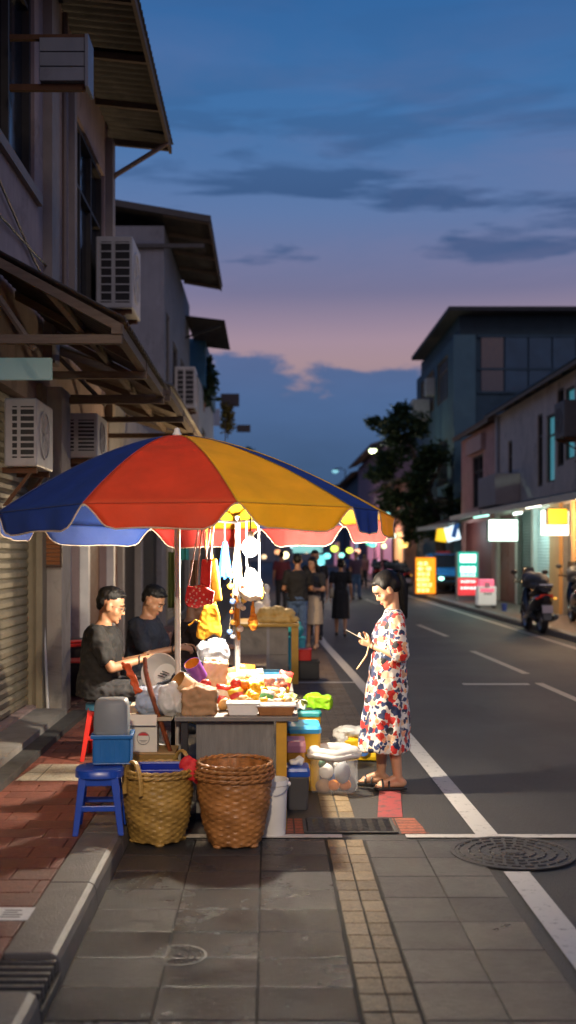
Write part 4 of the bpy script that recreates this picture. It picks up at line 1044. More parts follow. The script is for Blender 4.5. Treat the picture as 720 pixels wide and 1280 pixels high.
def ribp(a, t):
    p = rimp(a); q = UA.lerp(p, t)
    q.z = UA.z - (UA.z - p.z) * (t ** 1.55); return q
for i in range(10):
    a0, a1 = corn[i], corn[i + 1]
    def fn(u, v):
        p, q = ribp(a0, v), ribp(a1, v); c = p.lerp(q, u)
        c.z -= .022 * math.sin(PI * u) * math.sin(PI * min(1, v * 1.02)) * (p - q).length; c.z += .0045 * 3 * (v ** 3) * (1 - v) * math.sin(u * 23 + i * 2.1) + .006 * v * (1 - v) * math.sin(u * 9 + v * 14 + i); return c
    mb = MB(); mb.grid(fn, 20, 22); po = mb.obj('canopy_panel', fab[cols[i]], umb, True, smooth=True, ang=180, solid=.002)
    p0, p1 = rimp(a0), rimp(a1); out = V(((p0 + p1) / 2).xy - UC).normalized(); L = (p1 - p0).length
    H = .142
    def inset(v): return min(.46, (.115 * min(1, L / .6) + .02) * (v ** .75))
    def vf(u, v):
        e = inset(v) / max(L, .1) if L > .45 else inset(v) * .5 / L
        uu = e + (1 - 2 * e) * u
        # rounded bottom corners
        zz = H * v
        if v > .7: 
            k = (v - .7) / .3; e2 = .10 * (1 - math.sqrt(max(0, 1 - k * k))); uu = min(max(uu, e + e2 * .6), 1 - e - e2 * .6)
        b = p0.lerp(p1, uu)
        wv = .010 * math.sin(uu * 17 + i * 2) * v
        return V((b.x + out.x * (.012 * v + wv), b.y + out.y * (.012 * v + wv), b.z - zz - .006 * math.sin(uu * 9 + i) * v - .022 * math.sin(PI * uu) * (1 - v) * 0))
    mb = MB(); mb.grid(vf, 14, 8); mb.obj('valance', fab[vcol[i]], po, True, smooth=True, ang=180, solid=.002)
    mb = MB(); mb.tube([p0.lerp(p1, k / 10) + V((out.x * .004, out.y * .004, .001)) for k in range(11)], .0028, 5); mb.tube([ribp(a0, k / 12) + V((0, 0, .003)) for k in range(1, 13)], .0035, 5); mb.obj('seam', M('seam_' + cols[i], {'r': (.42, .05, .02), 'y': (.50, .29, .02), 'b': (.03, .05, .16)}[cols[i]], .8, .2, 20), po, True, smooth=True)
    mb = MB(); pts = [vf(0, k / 8) for k in range(9)] + [vf(k / 14, 1) for k in range(1, 15)] + [vf(1, 1 - k / 8) for k in range(1, 9)]
    mb.tube(pts, .0045, 5); mb.obj('piping', piping, po, True, smooth=True)
ribm = M('white_rib', (.55, .54, .50), .5, .1, 10)
for i in range(10):
    mb = MB(); mb.tube([ribp(corn[i], k / 8) - V((0, 0, .012)) for k in range(1, 9)], .006, 6); rb = mb.obj('rib', ribm, umb, True, smooth=True)
    MB().tube([ribp(corn[i], .55) - V((0, 0, .018)), V((UA.x + .005, UA.y + .01, 2.06))], .005, 6).obj('strut', ribm, rb, True, smooth=True)
MB().tube([(UA.x + .012, UA.y - .03, .0), (UA.x + .004, UA.y, 1.2), (UA.x, UA.y, 2.44)], .0195, 14).obj('pole', pole_paint, umb, True, smooth=True)
MB().lathe([(.03, 2.02), (.034, 2.05), (.034, 2.10), (.028, 2.12)], (UA.x, UA.y, 0), 14).obj('runner', white_plastic, umb, True, smooth=True)
MB().lathe([(.022, 2.44), (.032, 2.462), (.022, 2.476), (.018, 2.50), (.004, 2.506)], (UA.x, UA.y, 0), 14).obj('finial', white_plastic, umb, True, smooth=True)
MB().lathe([(.20, 0.005), (.20, .05), (.05, .07), (.03, .16), (.022, .16)], (UA.x + .012, UA.y - .03, 0), 20).obj('base_weight', dark_metal, umb, True)

# ------------------------------------------------------------------ stall table
TZ = .70
table_top_m = M('worn_steel', (.17, .16, .15), .5, .4, 8, metal=.35, streak=.2)
panel_m = M('grey_board', (.17, .165, .155), .75, .4, 7, bump=.4, bscale=30, stretch=(6, 6, .7), streak=.4)
yel_post = M('yellow_post', (.50, .27, .02), .5, .35, 8, streak=.2)
g = thing('stall_table', 'stall table with grey board front and yellow post, heaped with goods', 'table', (-.18, 7.6, 0))
MB().span((-.57, 6.80, TZ - .03), (.185, 8.75, TZ)).obj('table_top', table_top_m, g, True, bev=.004)
MB().span((-.44, 6.86, .10), (.035, 6.89, TZ - .034)).span((-.44, 6.90, .10), (-.41, 8.6, TZ - .034)).obj('front_board', panel_m, g, True, bev=.003)
MB().span((.05, 6.83, 0), (.115, 6.89, TZ - .032)).obj('leg', yel_post, g, True, bev=.004)
MB().span((-.53, 6.83, 0), (-.49, 6.87, TZ - .032)).obj('leg', dark_metal, g, True)
MB().span((-.53, 8.6, 0), (-.49, 8.64, TZ - .032)).obj('leg', dark_metal, g, True)
MB().span((.10, 8.6, 0), (.15, 8.65, TZ - .032)).obj('leg', yel_post, g, True)
MB().span((.09, 6.9, .30), (.11, 8.6, .36)).obj('side_rail', yel_post, g, True)
# side board left of the pole
g = thing('side_board', 'narrow wooden side board carrying bags beside the umbrella pole', 'shelf', (-.76, 7.25, 0))
MB().span((-.93, 6.98, TZ - .055), (-.60, 7.7, TZ - .03)).obj('board', M('pale_board_wood', (.36, .30, .22), .7, .3, 6), g, True, bev=.004)
MB().span((-.91, 7.62, .125), (-.87, 7.66, TZ - .058)).obj('leg', dark_metal, g, True)
MB().span((-.66, 7.62, 0), (-.62, 7.66, TZ - .058)).obj('leg', dark_metal, g, True)
MB().span((-.91, 7.0, .125), (-.88, 7.03, TZ - .058)).obj('leg', dark_metal, g, True)

# ------------------------------------------------------------------ baskets
def basket(name, label, loc, r0, r1, h, wm, handles=False, rot=0, feet=True, group='woven baskets in front of the stall'):
    g = thing(name, label, 'basket', loc, rot, group)
    NT_, NR = 104, 44
    def wv(k, i):
        z = h * k / NR
        t = z / h; r = r0 + (r1 - r0) * (t ** .8) + .012 * math.sin(PI * t)
        q = 2 * PI * i / NT_
        # squared foot plan blends into a round rim
        sq = 1 + .07 * (1 - t) * (abs(math.cos(2 * q)) - .5) * -1
        st = (i // 4 + k // 2) % 2
        off = (.0042 if st else -.0035) * (1 if (i % 4) in (1, 2) else .35)
        if k % 2: off *= .45
        off += .0022 * math.sin(i * 12.9898 + k * 78.233) + .003 * math.sin(q * 3 + k * .35)
        return V(((r * sq + off) * math.cos(q), (r * sq + off) * math.sin(q), .018 + z))
    rs = [[wv(k, i) for i in range(NT_)] for k in range(NR + 1)]
    ins = [[V((p.x * .955, p.y * .955, p.z)) for p in rs[k]] for k in range(NR, -1, -4)]
    mb = MB(); mb.rings(rs, True, False); mb.rings(ins, False, True)
    mb.obj('woven_body', wm, g, smooth=True, recalc=False, ang=60)
    mb = MB()
    for zz, rr in ((h + .012, r1 + .006), (h - .012, r1 + .008)):
        n = 60
        for ph in (0, PI):
            pts = [((rr + .006 * math.cos(12 * q + ph)) * math.cos(q), (rr + .006 * math.cos(12 * q + ph)) * math.sin(q), .018 + zz + .006 * math.sin(12 * q + ph)) for q in [2 * PI * i / n for i in range(n + 1)]]
            mb.tube(pts, .0085, 6)
    mb.obj('rim', wm, g, smooth=True)
    if feet:
        for k in range(4):
            q = PI / 4 + k * PI / 2
            MB().ell((r0 * .92 * math.cos(q), r0 * .92 * math.sin(q), .014), (.03, .03, .016), 10, 6).obj('foot', wm, g, smooth=True)
    if handles:
        for s in (-1, 1):
            mb = MB()
            for o_ in (0, .012):
                pts = []
                for k in range(13):
                    q = PI * k / 12
                    pts.append((s * (r1 + .006 + o_), -.062 * math.cos(q) * (1 + .2 * math.sin(q)), h - .09 + .19 * math.sin(q)))
                mb.tube(pts, .009, 7)
            mb.obj('handle', wm, g, smooth=True)
    return g
wick_y = wicker_mat('wicker_yellow', (.36, .22, .055), (.10, .055, .015))
wick_b = wicker_mat('wicker_brown', (.34, .15, .045), (.09, .035, .012))
basket('wicker_basket', 'yellowish woven basket with loop handles holding a blue crate', (-.645, 6.56, .006), .150, .205, .40, wick_y, True, .95)
basket('wicker_basket', 'brown round woven basket, lower of the nested pair before the grey board', (-.195, 6.50, .006), .155, .218, .395, wick_b, False, .1)
b2 = basket('wicker_basket', 'brown woven basket nested on top inside the other brown one', (-.195, 6.50, .075), .140, .206, .375, wick_b, False, .3, False)
# blue crate in the basket
def crate(name, label, loc, w_, d_, h_, cm, rot=0, slots=True, group=None, cat='crate'):
    g = thing(name, label, cat, loc, rot, group); th = .008
    mb = MB(); mb.span((-w_ / 2, -d_ / 2, 0), (w_ / 2, d_ / 2, th)); 
    mb.span((-w_ / 2, -d_ / 2, th), (-w_ / 2 + th, d_ / 2, h_)).span((w_ / 2 - th, -d_ / 2, th), (w_ / 2, d_ / 2, h_)).span((-w_ / 2 + th, -d_ / 2, th), (w_ / 2 - th, -d_ / 2 + th, h_)).span((-w_ / 2 + th, d_ / 2 - th, th), (w_ / 2 - th, d_ / 2, h_))
    mb.obj('body', cm, g, bev=.004)
    mb = MB(); o = .012
    mb.span((-w_ / 2 - o, -d_ / 2 - o, h_ - .02), (w_ / 2 + o, -d_ / 2 - .0005, h_ + .004)).span((-w_ / 2 - o, d_ / 2 + .0005, h_ - .02), (w_ / 2 + o, d_ / 2 + o, h_ + .004)).span((-w_ / 2 - o, -d_ / 2, h_ - .02), (-w_ / 2 - .0005, d_ / 2, h_ + .004)).span((w_ / 2 + .0005, -d_ / 2, h_ - .02), (w_ / 2 + o, d_ / 2, h_ + .004))
    mb.obj('rim', cm, g, bev=.004)
    if slots:
        mb = MB(); n = max(4, int(w_ / .026))
        for k in range(n): 
            xx = -w_ / 2 + w_ * (k + .5) / n; mb.span((xx - .004, -d_ / 2 - .006, .02), (xx + .004, -d_ / 2 - .0006, h_ - .03))
        mb.obj('ribbing', cm, g)
    return g
crate('plastic_crate', 'deep blue plastic tub sitting inside the yellowish basket', (-.63, 6.56, .22), .25, .24, .225, M('royal_blue_plastic', (.008, .025, .30), .35, .15, 8), .05, False)
mb = MB(); q = random.Random(3)
for (c, r, rt) in [((0, 0, .0), (.05, .035, .05), .4), ((-.02, 0, .06), (.03, .028, .05), .7), ((.025, .01, .045), (.035, .03, .04), -.5), ((.05, 0, -.02), (.035, .03, .05), -.2)]: mb.ell(c, r, rot=(0, rt, 0))
o = fobj('cloth_bundle', mb, M('red_cloth', (.55, .02, .025), .7, .2, 12, bump=.5, bscale=25), None, .009, 2); o.location = (X(236, 6.5), 6.50, Z(966, 6.5)); tag(o, 'crumpled red cloth tied at the rim between the two baskets', 'cloth')

# ------------------------------------------------------------------ plastic stools
def stool(name, label, loc, h, cm, leg_m=None, top=.135, foot=.165, rot=0, round_top=True):
    g = thing(name, label, 'stool', loc, rot)
    mb = MB(); n = 32
    def sup(r, z, e=.55):
        ring = []
        for i in range(n):
            q = 2 * PI * i / n + PI / 4 * 0; c, s = math.cos(q), math.sin(q)
            ring.append(V((r * math.copysign(abs(c) ** e, c), r * math.copysign(abs(s) ** e, s), z)))
        return ring
    mb.rings([sup(top * .55, h - .006, .9), sup(top * .93, h - .004, .8), sup(top, h - .012, .7), sup(top * 1.01, h - .05, .7), sup(top * .97, h - .05, .7)], True, False)
    mb.rings([sup(top * .55, h - .006, .9)[::-1], sup(top * .5, h - .012, .9)[::-1]], False, True)
    mb.obj('seat', cm, g, smooth=True, ang=50)
    lm = leg_m or cm
    for sx_, sy in ((-1, -1), (1, -1), (1, 1), (-1, 1)):
        a, b = top * .80, foot * .86
        mb = MB(); rs = []
        for k in range(7):
            t = k / 6; p = a + (b - a) * t; z = (h - .03) * (1 - t); wd = .045 - .014 * t; th = .012
            c = V((sx_ * p, sy * p, z))
            # L-shaped section, open to the inside
            prof = [(0, 0), (-wd, 0), (-wd, -th), (-th, -th), (-th, -wd), (0, -wd)]
            ring = [V((c.x + sx_ * u, c.y + sy * v, z)) for u, v in prof]
            rs.append(ring if sx_ * sy > 0 else ring[::-1])
        mb.rings(rs); mb.obj('leg', lm, g, bev=.003)
    mb = MB(); zz = h * .36; p = (top * .80) + (foot * .86 - top * .80) * .62
    for s in (-1, 1):
        mb.span((-p + .03, s * p - s * .014, zz), (p - .03, s * p - s * .004, zz + .032)); mb.span((s * p - s * .014, -p + .03, zz), (s * p - s * .004, p - .03, zz + .032))
    mb.obj('stretcher', lm, g, bev=.003)
    mb = MB(); zz = h - .095; p = top * .82
    for s in (-1, 1):
        mb.span((-p, s * p - s * .012, zz), (p, s * p - s * .002, zz + .05)); mb.span((s * p - s * .012, -p, zz), (s * p - s * .002, p, zz + .05))
    mb.obj('apron', lm, g, bev=.003)
    return g
stool('plastic_stool', 'dark blue plastic stool straddling the kerb under the ribbed crate', (-.955, 6.36, .122), .365, blue_plastic, rot=.08)
crate('plastic_crate', 'ribbed mid blue crate standing on the blue stool', (-.895, 6.47, .490), .215, .19, .165, M('mid_blue_plastic', (.012, .12, .36), .35, .15, 8), .05)
g = thing('grey_tub', 'upturned dull grey tub wedged in the ribbed blue crate', 'tub', (-.905, 6.50, .655))
MB().rings([[V((sx_ * w_, sy * w_ * .8, z)) for sx_, sy in ((-.8, -1), (.8, -1), (1, -.8), (1, .8), (.8, 1), (-.8, 1), (-1, .8), (-1, -.8))] for w_, z in ((.094, -.06), (.098, .05), (.094, .165), (.085, .19), (.07, .198))], True, True).obj('shell', grey_plastic, g, smooth=True, ang=50)
MB().rings([[V((sx_ * w_, sy * w_ * .8, z)) for sx_, sy in ((-.8, -1), (.8, -1), (1, -.8), (1, .8), (.8, 1), (-.8, 1), (-1, .8), (-1, -.8))] for w_, z in ((.101, .0), (.101, .012))], False, False).obj('rim_band', grey_plastic, g)

# ------------------------------------------------------------------ boxes below the side board
g = thing('cardboard_box', 'olive brown carton standing behind the yellowish basket', 'box', (-.70, 7.06, 0))
MB().span((-.19, -.11, .0), (.12, .16, .44)).obj('carton', M('olive_card', (.23, .14, .035), .8, .25, 8), g, bev=.006)
MB().span((-.195, -.113, .441), (.125, .163, .455)).obj('lid', card_m, g, bev=.004)
mb = MB(); q = random.Random(8)
for k in range(9): mb.box((-.03 + k * .014, -.1125, .29), (.009, .004, q.uniform(.012, .03)))
mb.obj('printed_marks', M('dark_print', (.03, .02, .01), .8, .1), g)
g = thing('printed_carton', 'open white carton with red-capped round emblem on the olive carton', 'box', (-.775, 7.03, .457))
bw = .085; cm_ = M('white_card', (.60, .57, .50), .7, .15, 10)
mb = MB(); mb.span((-bw, -.07, 0), (bw, .07, .006)).span((-bw, -.07, .006), (bw, -.064, .165)).span((-bw, .064, .006), (bw, .07, .17)).span((-bw, -.064, .006), (-bw + .006, .064, .17)).span((bw - .006, -.064, .006), (bw, .064, .17)); mb.obj('carton', cm_, g)
mb = MB(); mb.box((0, -.085, .20), (2 * bw, .005, .07), (-.45, 0, 0)); mb.box((-bw - .012, 0, .195), (.005, .13, .06), (0, -.4, 0)); mb.obj('flap', cm_, g)
mb = MB(); mb.lathe([(.040, 0), (.040, .003), (.036, .003), (.036, 0)], n=32, cap0=False, cap1=False).xf(Matrix.Translation((0, -.071, .085)) @ Euler((PI / 2, 0, 0)).to_matrix().to_4x4()); mb.box((0, -.072, .072), (.05, .002, .003)); mb.box((.0, -.072, .064), (.03, .002, .003)); mb.obj('emblem_ring', M('grey_ink'), g)
mb = MB(); mb.prism([(.041 * math.cos(q_), -.0725, .085 + .041 * math.sin(q_)) for q_ in [R(25 + 130 * k / 12) for k in range(13)]], (0, .002, 0)); mb.obj('emblem_cap', M('emblem_red', (.5, .03, .04), .6, .1), g)
mb = MB()
for k in range(5): mb.box((-.05 + .025 * k, 0, .17 + .012 * (k % 2)), (.05, .004, .06), (.3, .6 * (-1) ** k, .4 * k))
mb.obj('foil_packets', M('foil', (.30, .30, .32), .25, .3, 20, metal=.7), g)

# curved brown plank
o = MB().tube([P(x_, y_, 7.02) for x_, y_ in ((181, 822), (182, 838), (187, 860), (196, 888), (206, 918), (215, 946), (221, 965))], [.028, .034, .037, .037, .034, .030, .024], 10, flat=.45).obj('curved_plank', M('varnished_wood', (.20, .055, .022), .3, .35, 6, stretch=(2, 2, .6), coat=.5), None, smooth=True)
tag(o, 'curved brown varnished wooden plank leaning against the side board', 'wood plank')

# ------------------------------------------------------------------ soft goods helper
def bag(name, label, cat, loc, shapes, mtl, voxel=.010, it=3, rot=0, group=None, extra=None, crumple=.016, cs=16):
    mb = MB()
    for s in shapes:
        if s[0] == 'e': mb.ell(s[1], s[2], rot=s[3] if len(s) > 3 else None)
        elif s[0] == 'b': mb.box(s[1], s[2], s[3] if len(s) > 3 else None)
        elif s[0] == 'c': mb.cap(s[1], s[2], s[3], s[4])
    if extra is None:
        o = fobj(name, mb, mtl, None, voxel, it, .5, crumple, cs); o.location = loc; o.rotation_euler = (0, 0, rot)
        return tag(o, label, cat, group)
    g = thing(name, label, cat, loc, rot, group); fobj('bag_body', mb, mtl, g, voxel, it)
    for nm, m2, mt2 in extra: m2.obj(nm, mt2, g, smooth=True)
    return g
# bags on the side board
bag('cloth_bag', 'pale blue cloth bag slumped on the side board', 'bag', (-.73, 7.10, .672), [('e', (0, 0, .07), (.12, .10, .08)), ('e', (.04, .02, .12), (.08, .07, .06)), ('e', (-.06, 0, .12), (.05, .05, .06))], M('pale_blue_cloth', (.34, .42, .56), .8, .2, 10, bump=.5, bscale=18))
bag('paper_pennant', 'folded orange red sheet sticking up from the pale blue bag', 'paper', (X(166, 7.05), 7.05, Z(868, 7.05)), [('b', (0, 0, .10), (.045, .012, .2), (0, -.42, 0)), ('b', (-.02, .01, .12), (.02, .012, .20), (0, -.55, 0))], M('orange_red_paper', (.56, .09, .02), .6, .2, 10), .006, 1)
bag('plastic_bag', 'white plastic bag bulging between the curved plank and the pole', 'bag', (X(216, 7.0), 7.02, TZ - .025), [('e', (-.02, 0, .09), (.075, .08, .09)), ('e', (.035, 0, .07), (.06, .07, .07)), ('e', (.0, 0, .17), (.03, .03, .05)), ('e', (-.05, 0, .15), (.04, .05, .05))], bag_white)
bag('dark_cloth', 'dark navy cloth draped over the white plastic bag', 'cloth', (X(214, 7.25), 7.28, .80), [('b', (0, 0, .06), (.20, .10, .03), (0, -.35, 0)), ('e', (.06, 0, .09), (.06, .06, .03))], navy_cloth)
g = thing('white_basin', 'white plastic basin tipped on its side above the bags', 'basin', (X(207, 7.45), 7.5, .87))
mb = MB(); mb.lathe([(.0005, .0), (.075, .0), (.085, .015), (.105, .10), (.125, .13), (.130, .128), (.108, .098), (.080, .018), (.0005, .012)], n=32, cap0=False, cap1=False).xf(Euler((1.15, -.75, 0)).to_matrix().to_4x4()); mb.obj('bowl', white_plastic, g, smooth=True, recalc=False)
mb = MB()
for k in range(3): mb.box((-.02 + .02 * k, .0, .05), (.006, .05, .015), (0, 0, .5)); 
mb.xf(Euler((1.15, -.75, 0)).to_matrix().to_4x4()).obj('drain_slots', black_plastic, g)
bag('white_sack', 'rumpled white sack under the tipped basin', 'sack', (X(205, 7.5), 7.5, .672), [('e', (0, 0, .08), (.13, .10, .09)), ('e', (.06, .02, .12), (.08, .08, .07)), ('e', (-.08, .0, .10), (.06, .07, .07))], M('white_sack_cloth', (.66, .65, .62), .8, .15, 10, bump=.6, bscale=16))

# ------------------------------------------------------------------ goods on the table
def tube_pot(name, label, cat, loc, r, h, mo, mi, rot):
    g = thing(name, label, cat, loc); E = Euler(rot).to_matrix().to_4x4()
    mb = MB(); mb.lathe([(r * .96, 0), (r, h), (r * .93, h), (r * .9, h * .12), (.0005, h * .1)], n=26, cap0=True, cap1=False).xf(E); mb.obj('shell', mo, g, smooth=True, recalc=False)
    mb = MB(); mb.lathe([(r * .915, h * .999), (r * .89, h * .2)], n=26, cap0=False, cap1=False).xf(E); mb.obj('lining', mi, g, smooth=True, recalc=False)
    MB().lathe([(r * .9, h * .2), (.0005, h * .2)], n=26, cap0=False, cap1=False).xf(E).obj('inner_base', mi, g, recalc=False)
    return g
tan_m = M('tan_paper', (.60, .42, .24), .7, .2, 8, bump=.3, bscale=20)
tube_pot('paper_tube', 'open tan paper tube lying tilted by the umbrella pole', 'tube', (X(252, 7.1), 7.16, .77), .066, .22, tan_m, M('tan_inner', (.42, .20, .05), .8, .2, 8), (.35, -.95, .2))
tube_pot('purple_cup', 'purple cup with orange lining poking up among the goods', 'cup', (X(250, 7.45), 7.42, .87), .056, .13, M('purple_plastic', (.13, .03, .26), .4, .2, 8), M('orange_inner', (.62, .24, .02), .7, .2, 8), (.55, -.45, 0))
bag('tan_bag', 'upright tan paper bag behind the open paper tube', 'paper bag', (X(267, 7.5), 7.55, TZ), [('b', (0, 0, .13), (.16, .10, .26), (0, .1, 0)), ('b', (0.01, 0, .24), (.15, .04, .08), (0, .1, 0))], M('peach_paper', (.68, .46, .27), .7, .15, 8, bump=.4, bscale=15), .009, 2)
bag('paper_bag', 'crumpled brown paper bag on the table front beside the pole', 'paper bag', (X(249, 6.9), 6.93, TZ), [('b', (0, 0, .075), (.205, .15, .15)), ('b', (.03, 0, .13), (.13, .11, .07), (.2, .3, .3)), ('b', (-.05, 0, .12), (.09, .12, .08), (.0, -.3, .3))], kraft, .010, 1)
bag('plastic_bag', 'knotted clear plastic bag of air on top of the goods', 'bag', (X(267, 7.9), 7.9, .92), [('e', (0, 0, .07), (.115, .10, .09)), ('e', (.02, 0, .13), (.07, .06, .05)), ('e', (-.07, 0, .10), (.05, .05, .05))], M('frosted_plastic', (.50, .54, .60), .22, .2, 12, bump=.7, bscale=22, alpha=.5), .010, 2)
g = thing('foam_box', 'white lidded foam box on the table front edge', 'box', (X(304, 6.85), 6.90, TZ))
foam = M('white_foam', (.74, .72, .68), .6, .1, 12)
MB().rings([[V((sx_ * a, sy * a * .6, z)) for sx_, sy in ((-1, -1), (1, -1), (1, 1), (-1, 1))] for a, z in ((.085, 0), (.10, .065))]).obj('tray', foam, g, bev=.004)
MB().span((-.105, -.066, .066), (.105, .066, .078)).obj('lid', foam, g, bev=.004)
g = thing('pastry_tray', 'clear wrapped tray of brown pastry at the table corner', 'food tray', (X(345, 6.85), 6.90, TZ))
MB().rings([[V((sx_ * a, sy * a * .62, z)) for sx_, sy in ((-1, -1), (1, -1), (1, 1), (-1, 1))] for a, z in ((.10, 0), (.116, .055))]).obj('tray', M('brown_tray', (.30, .13, .045), .5, .5, 18, bump=.6, bscale=30), g, bev=.005)
MB().span((-.124, -.08, .056), (.124, .08, .066)).obj('lid', bag_white, g, bev=.003)
g = thing('food_plate', 'shallow tan dish of food with leaf tips near the table corner', 'dish', (X(347, 7.2), 7.22, TZ))
MB().lathe([(.0005, 0), (.08, 0), (.135, .04), (.145, .042), (.09, .012), (.0005, .01)], n=28, cap0=False, cap1=False).obj('dish', tan_m, g, smooth=True, recalc=False)
q = random.Random(11)
mb = MB()
for k in range(12): mb.ell((q.uniform(-.07, .07), q.uniform(-.07, .07), .045), (q.uniform(.02, .035), q.uniform(.02, .035), .02), 8, 6, (q.random(), q.random(), 0))
fobj('food', mb, M('pale_food', (.60, .46, .25), .6, .3, 20), g, .008, 1)
mb = MB(); leaves(mb, [((.12, 0, .05), (.04, .04, .02))], 9, .06, 12); mb.obj('leaf_garnish', M('fresh_leaf', (.25, .32, .05), .5, .2, 8), g)
def tub(name, label, loc, w_, d_, h_, food_m, rot=0):
    g = thing(name, label, 'food tub', loc, rot); qq = random.Random(int(w_ * 999))
    MB().rings([[V((sx_ * w_ / 2 * a, sy * d_ / 2 * a, z)) for sx_, sy in ((-1, -1), (1, -1), (1, 1), (-1, 1))] for a, z in ((.9, 0), (1, h_))], True, False).obj('tub', bag_clear, g)
    mb = MB()
    for k in range(16): mb.ell((qq.uniform(-.4, .4) * w_, qq.uniform(-.4, .4) * d_, qq.uniform(.2, .95) * h_), (.04, .035, .025), 8, 6, (qq.random(), qq.random(), 3 * qq.random()))
    fobj('food', mb, food_m, g, .009, 1)
    MB().span((-w_ / 2 - .008, -d_ / 2 - .008, h_ + .001), (w_ / 2 + .008, d_ / 2 + .008, h_ + .009)).obj('lid', bag_clear, g)
    return g
meat = M('glazed_meat', (.34, .085, .04), .4, .5, 18, bump=.4)
orange_food = M('fried_snack', (.52, .20, .045), .5, .5, 20, bump=.4)
tub('food_tub', 'clear tub of reddish cooked meat at the back corner of the table', (X(338, 7.75), 7.78, TZ), .22, .18, .13, meat, .1)
tub('food_tub', 'clear tub of orange fried snacks near the white pole', (X(303, 8.1), 8.1, TZ), .19, .18, .11, orange_food, -.1)
tub('food_tub', 'small clear tub of brown snacks in the middle of the goods', (X(283, 7.8), 7.8, TZ), .15, .13, .10, orange_food, .2)
bag('fruit_bag', 'bag of bright yellow fruit on the middle of the table', 'fruit', (X(321, 7.3), 7.34, TZ), [('e', (0, 0, .06), (.065, .06, .06)), ('e', (.045, .0, .05), (.05, .05, .05)), ('e', (-.045, -.02, .05), (.05, .05, .05)), ('e', (0.01, 0, .11), (.045, .045, .04)), ('e', (.04, -.03, .09), (.035, .035, .035))], M('bright_yellow_peel', (.80, .48, .02), .45, .15, 10), .008, 1)
crate('blue_tub', 'light blue rimmed tray at the far end of the stall table', (X(326, 8.55), 8.55, TZ), .31, .2, .09, sky_plastic, 0, False, None, 'tub')
crate('blue_tub', 'small light blue tub beside the clear bag of air', (X(283, 8.2), 8.2, TZ + .02), .13, .12, .12, sky_plastic, 0, False, None, 'tub')
# loose snacks: every piece a thing of its own
kinds = [('lemon', M('bright_yellow_peel'), (.032, .026, .026)), ('orange', M('orange_peel', (.70, .22, .015), .5, .15, 30, bump=.3), (.032, .032, .031)), ('bun', M('bun_crust', (.62, .36, .13), .6, .3, 14), (.042, .040, .028)), ('dumpling', M('dough', (.74, .66, .50), .6, .12, 14), (.034, .03, .024)), ('apple', M('red_peel', (.48, .03, .02), .35, .3, 14), (.034, .034, .032))]
protos = {}
for nm, m1, r_ in kinds:
    mb = MB(); mb.lathe([(.0006, -r_[2] * .86)] + [(r_[0] * math.cos(a) ** .8 * (1.0), r_[2] * math.sin(a)) for a in [R(-78 + 156 * k / 10) for k in range(11)]] + [(.0006, r_[2] * (.80 if nm in ('apple', 'orange') else .98))], n=16, cap0=False, cap1=False)
    if nm == 'lemon': mb.ell((0, 0, r_[2]), (.008, .008, .01)); mb.ell((0, 0, -r_[2]), (.008, .008, .01))
    if nm == 'dumpling':
        for k in range(6): mb.cap((.0, 0, .022), .005, (.024 * math.cos(k * 1.05), .024 * math.sin(k * 1.05), .012), .004, 6)
    protos[nm] = mb.mesh(nm, [m1], True, ang=180)
q = random.Random(41)
LBL = {'lemon': 'small yellow lemon lying in the heap of snacks on the stall table', 'orange': 'round orange lying in the heap of snacks on the stall table', 'bun': 'brown crusted bun lying in the heap of snacks on the stall table', 'dumpling': 'pale pleated dumpling lying in the heap of snacks on the stall table', 'apple': 'red apple lying in the heap of snacks on the stall table'}
for i in range(105):
    nm = q.choice(['lemon', 'lemon', 'bun', 'bun', 'dumpling', 'dumpling', 'dumpling', 'orange'])
    y = q.uniform(7.0, 8.3); x0 = q.uniform(-.30, .12)
    hh = .03 + .11 * max(0, 1 - abs((y - 7.5) / .8)) * max(0, 1 - abs((x0 + .12) / .26)) * q.uniform(.4, 1)
    o = bpy.data.objects.new(nm, protos[nm]); COL.objects.link(o); o.location = (x0, y, TZ + hh); o.rotation_euler = (q.uniform(-1, 1), q.uniform(-1, 1), q.uniform(0, 6)); o.scale = (q.uniform(.75, 1.1),) * 3
    tag(o, LBL[nm], 'fruit' if nm in ('lemon', 'orange') else 'snack', nm + 's heaped on the stall table')
for (px, py, dd, nm, lb, s) in [(295, 855, 7.35, 'apple', 'large red apple on top of the heap', 1.15), (257, 856, 7.05, 'apple', 'dark red apple at the mouth of the tan tube', 1.1), (247, 860, 7.0, 'orange', 'small orange beside the tan tube mouth', .9), (306, 856, 7.35, 'orange', 'orange next to the big red apple', 1.0)]:
    o = bpy.data.objects.new(nm, protos[nm]); COL.objects.link(o); o.location = P(px, py, dd); o.scale = (s,) * 3; tag(o, lb, 'fruit')
def packet(label, loc, w_, h_, body, band, rot):
    g = thing('snack_packet', label, 'snack packet', loc); g.rotation_euler = rot
    def pf(sg): return lambda u, v: V(((u - .5) * w_, sg * .018 * (max(0, math.sin(PI * u) * math.sin(PI * v))) ** .5 * (1 + .15 * math.sin(9 * u + 5 * v)), (v - .5) * h_))
    mb = MB(); mb.grid(pf(1), 10, 12); mb.grid(pf(-1), 10, 12); mb.obj('wrapper', M('wrap_%d' % int(sum(body) * 997), body, .3, .2, 10, bump=.5, bscale=30), g, smooth=True, recalc=False)
    mb = MB(); mb.grid(lambda u, v: V(((u - .5) * w_ * .98, -.0015 - .0185 * (max(0, math.sin(PI * (.01 + .98 * u)) * math.sin(PI * (.38 + .3 * v)))) ** .5 * (1 + .15 * math.sin(9 * u + 5 * (.38 + .3 * v))), (-.12 + .3 * v) * h_)), 10, 6); mb.obj('label_band', M('band_%d' % int(sum(band) * 997), band, .4, .15, 10), g, smooth=True)
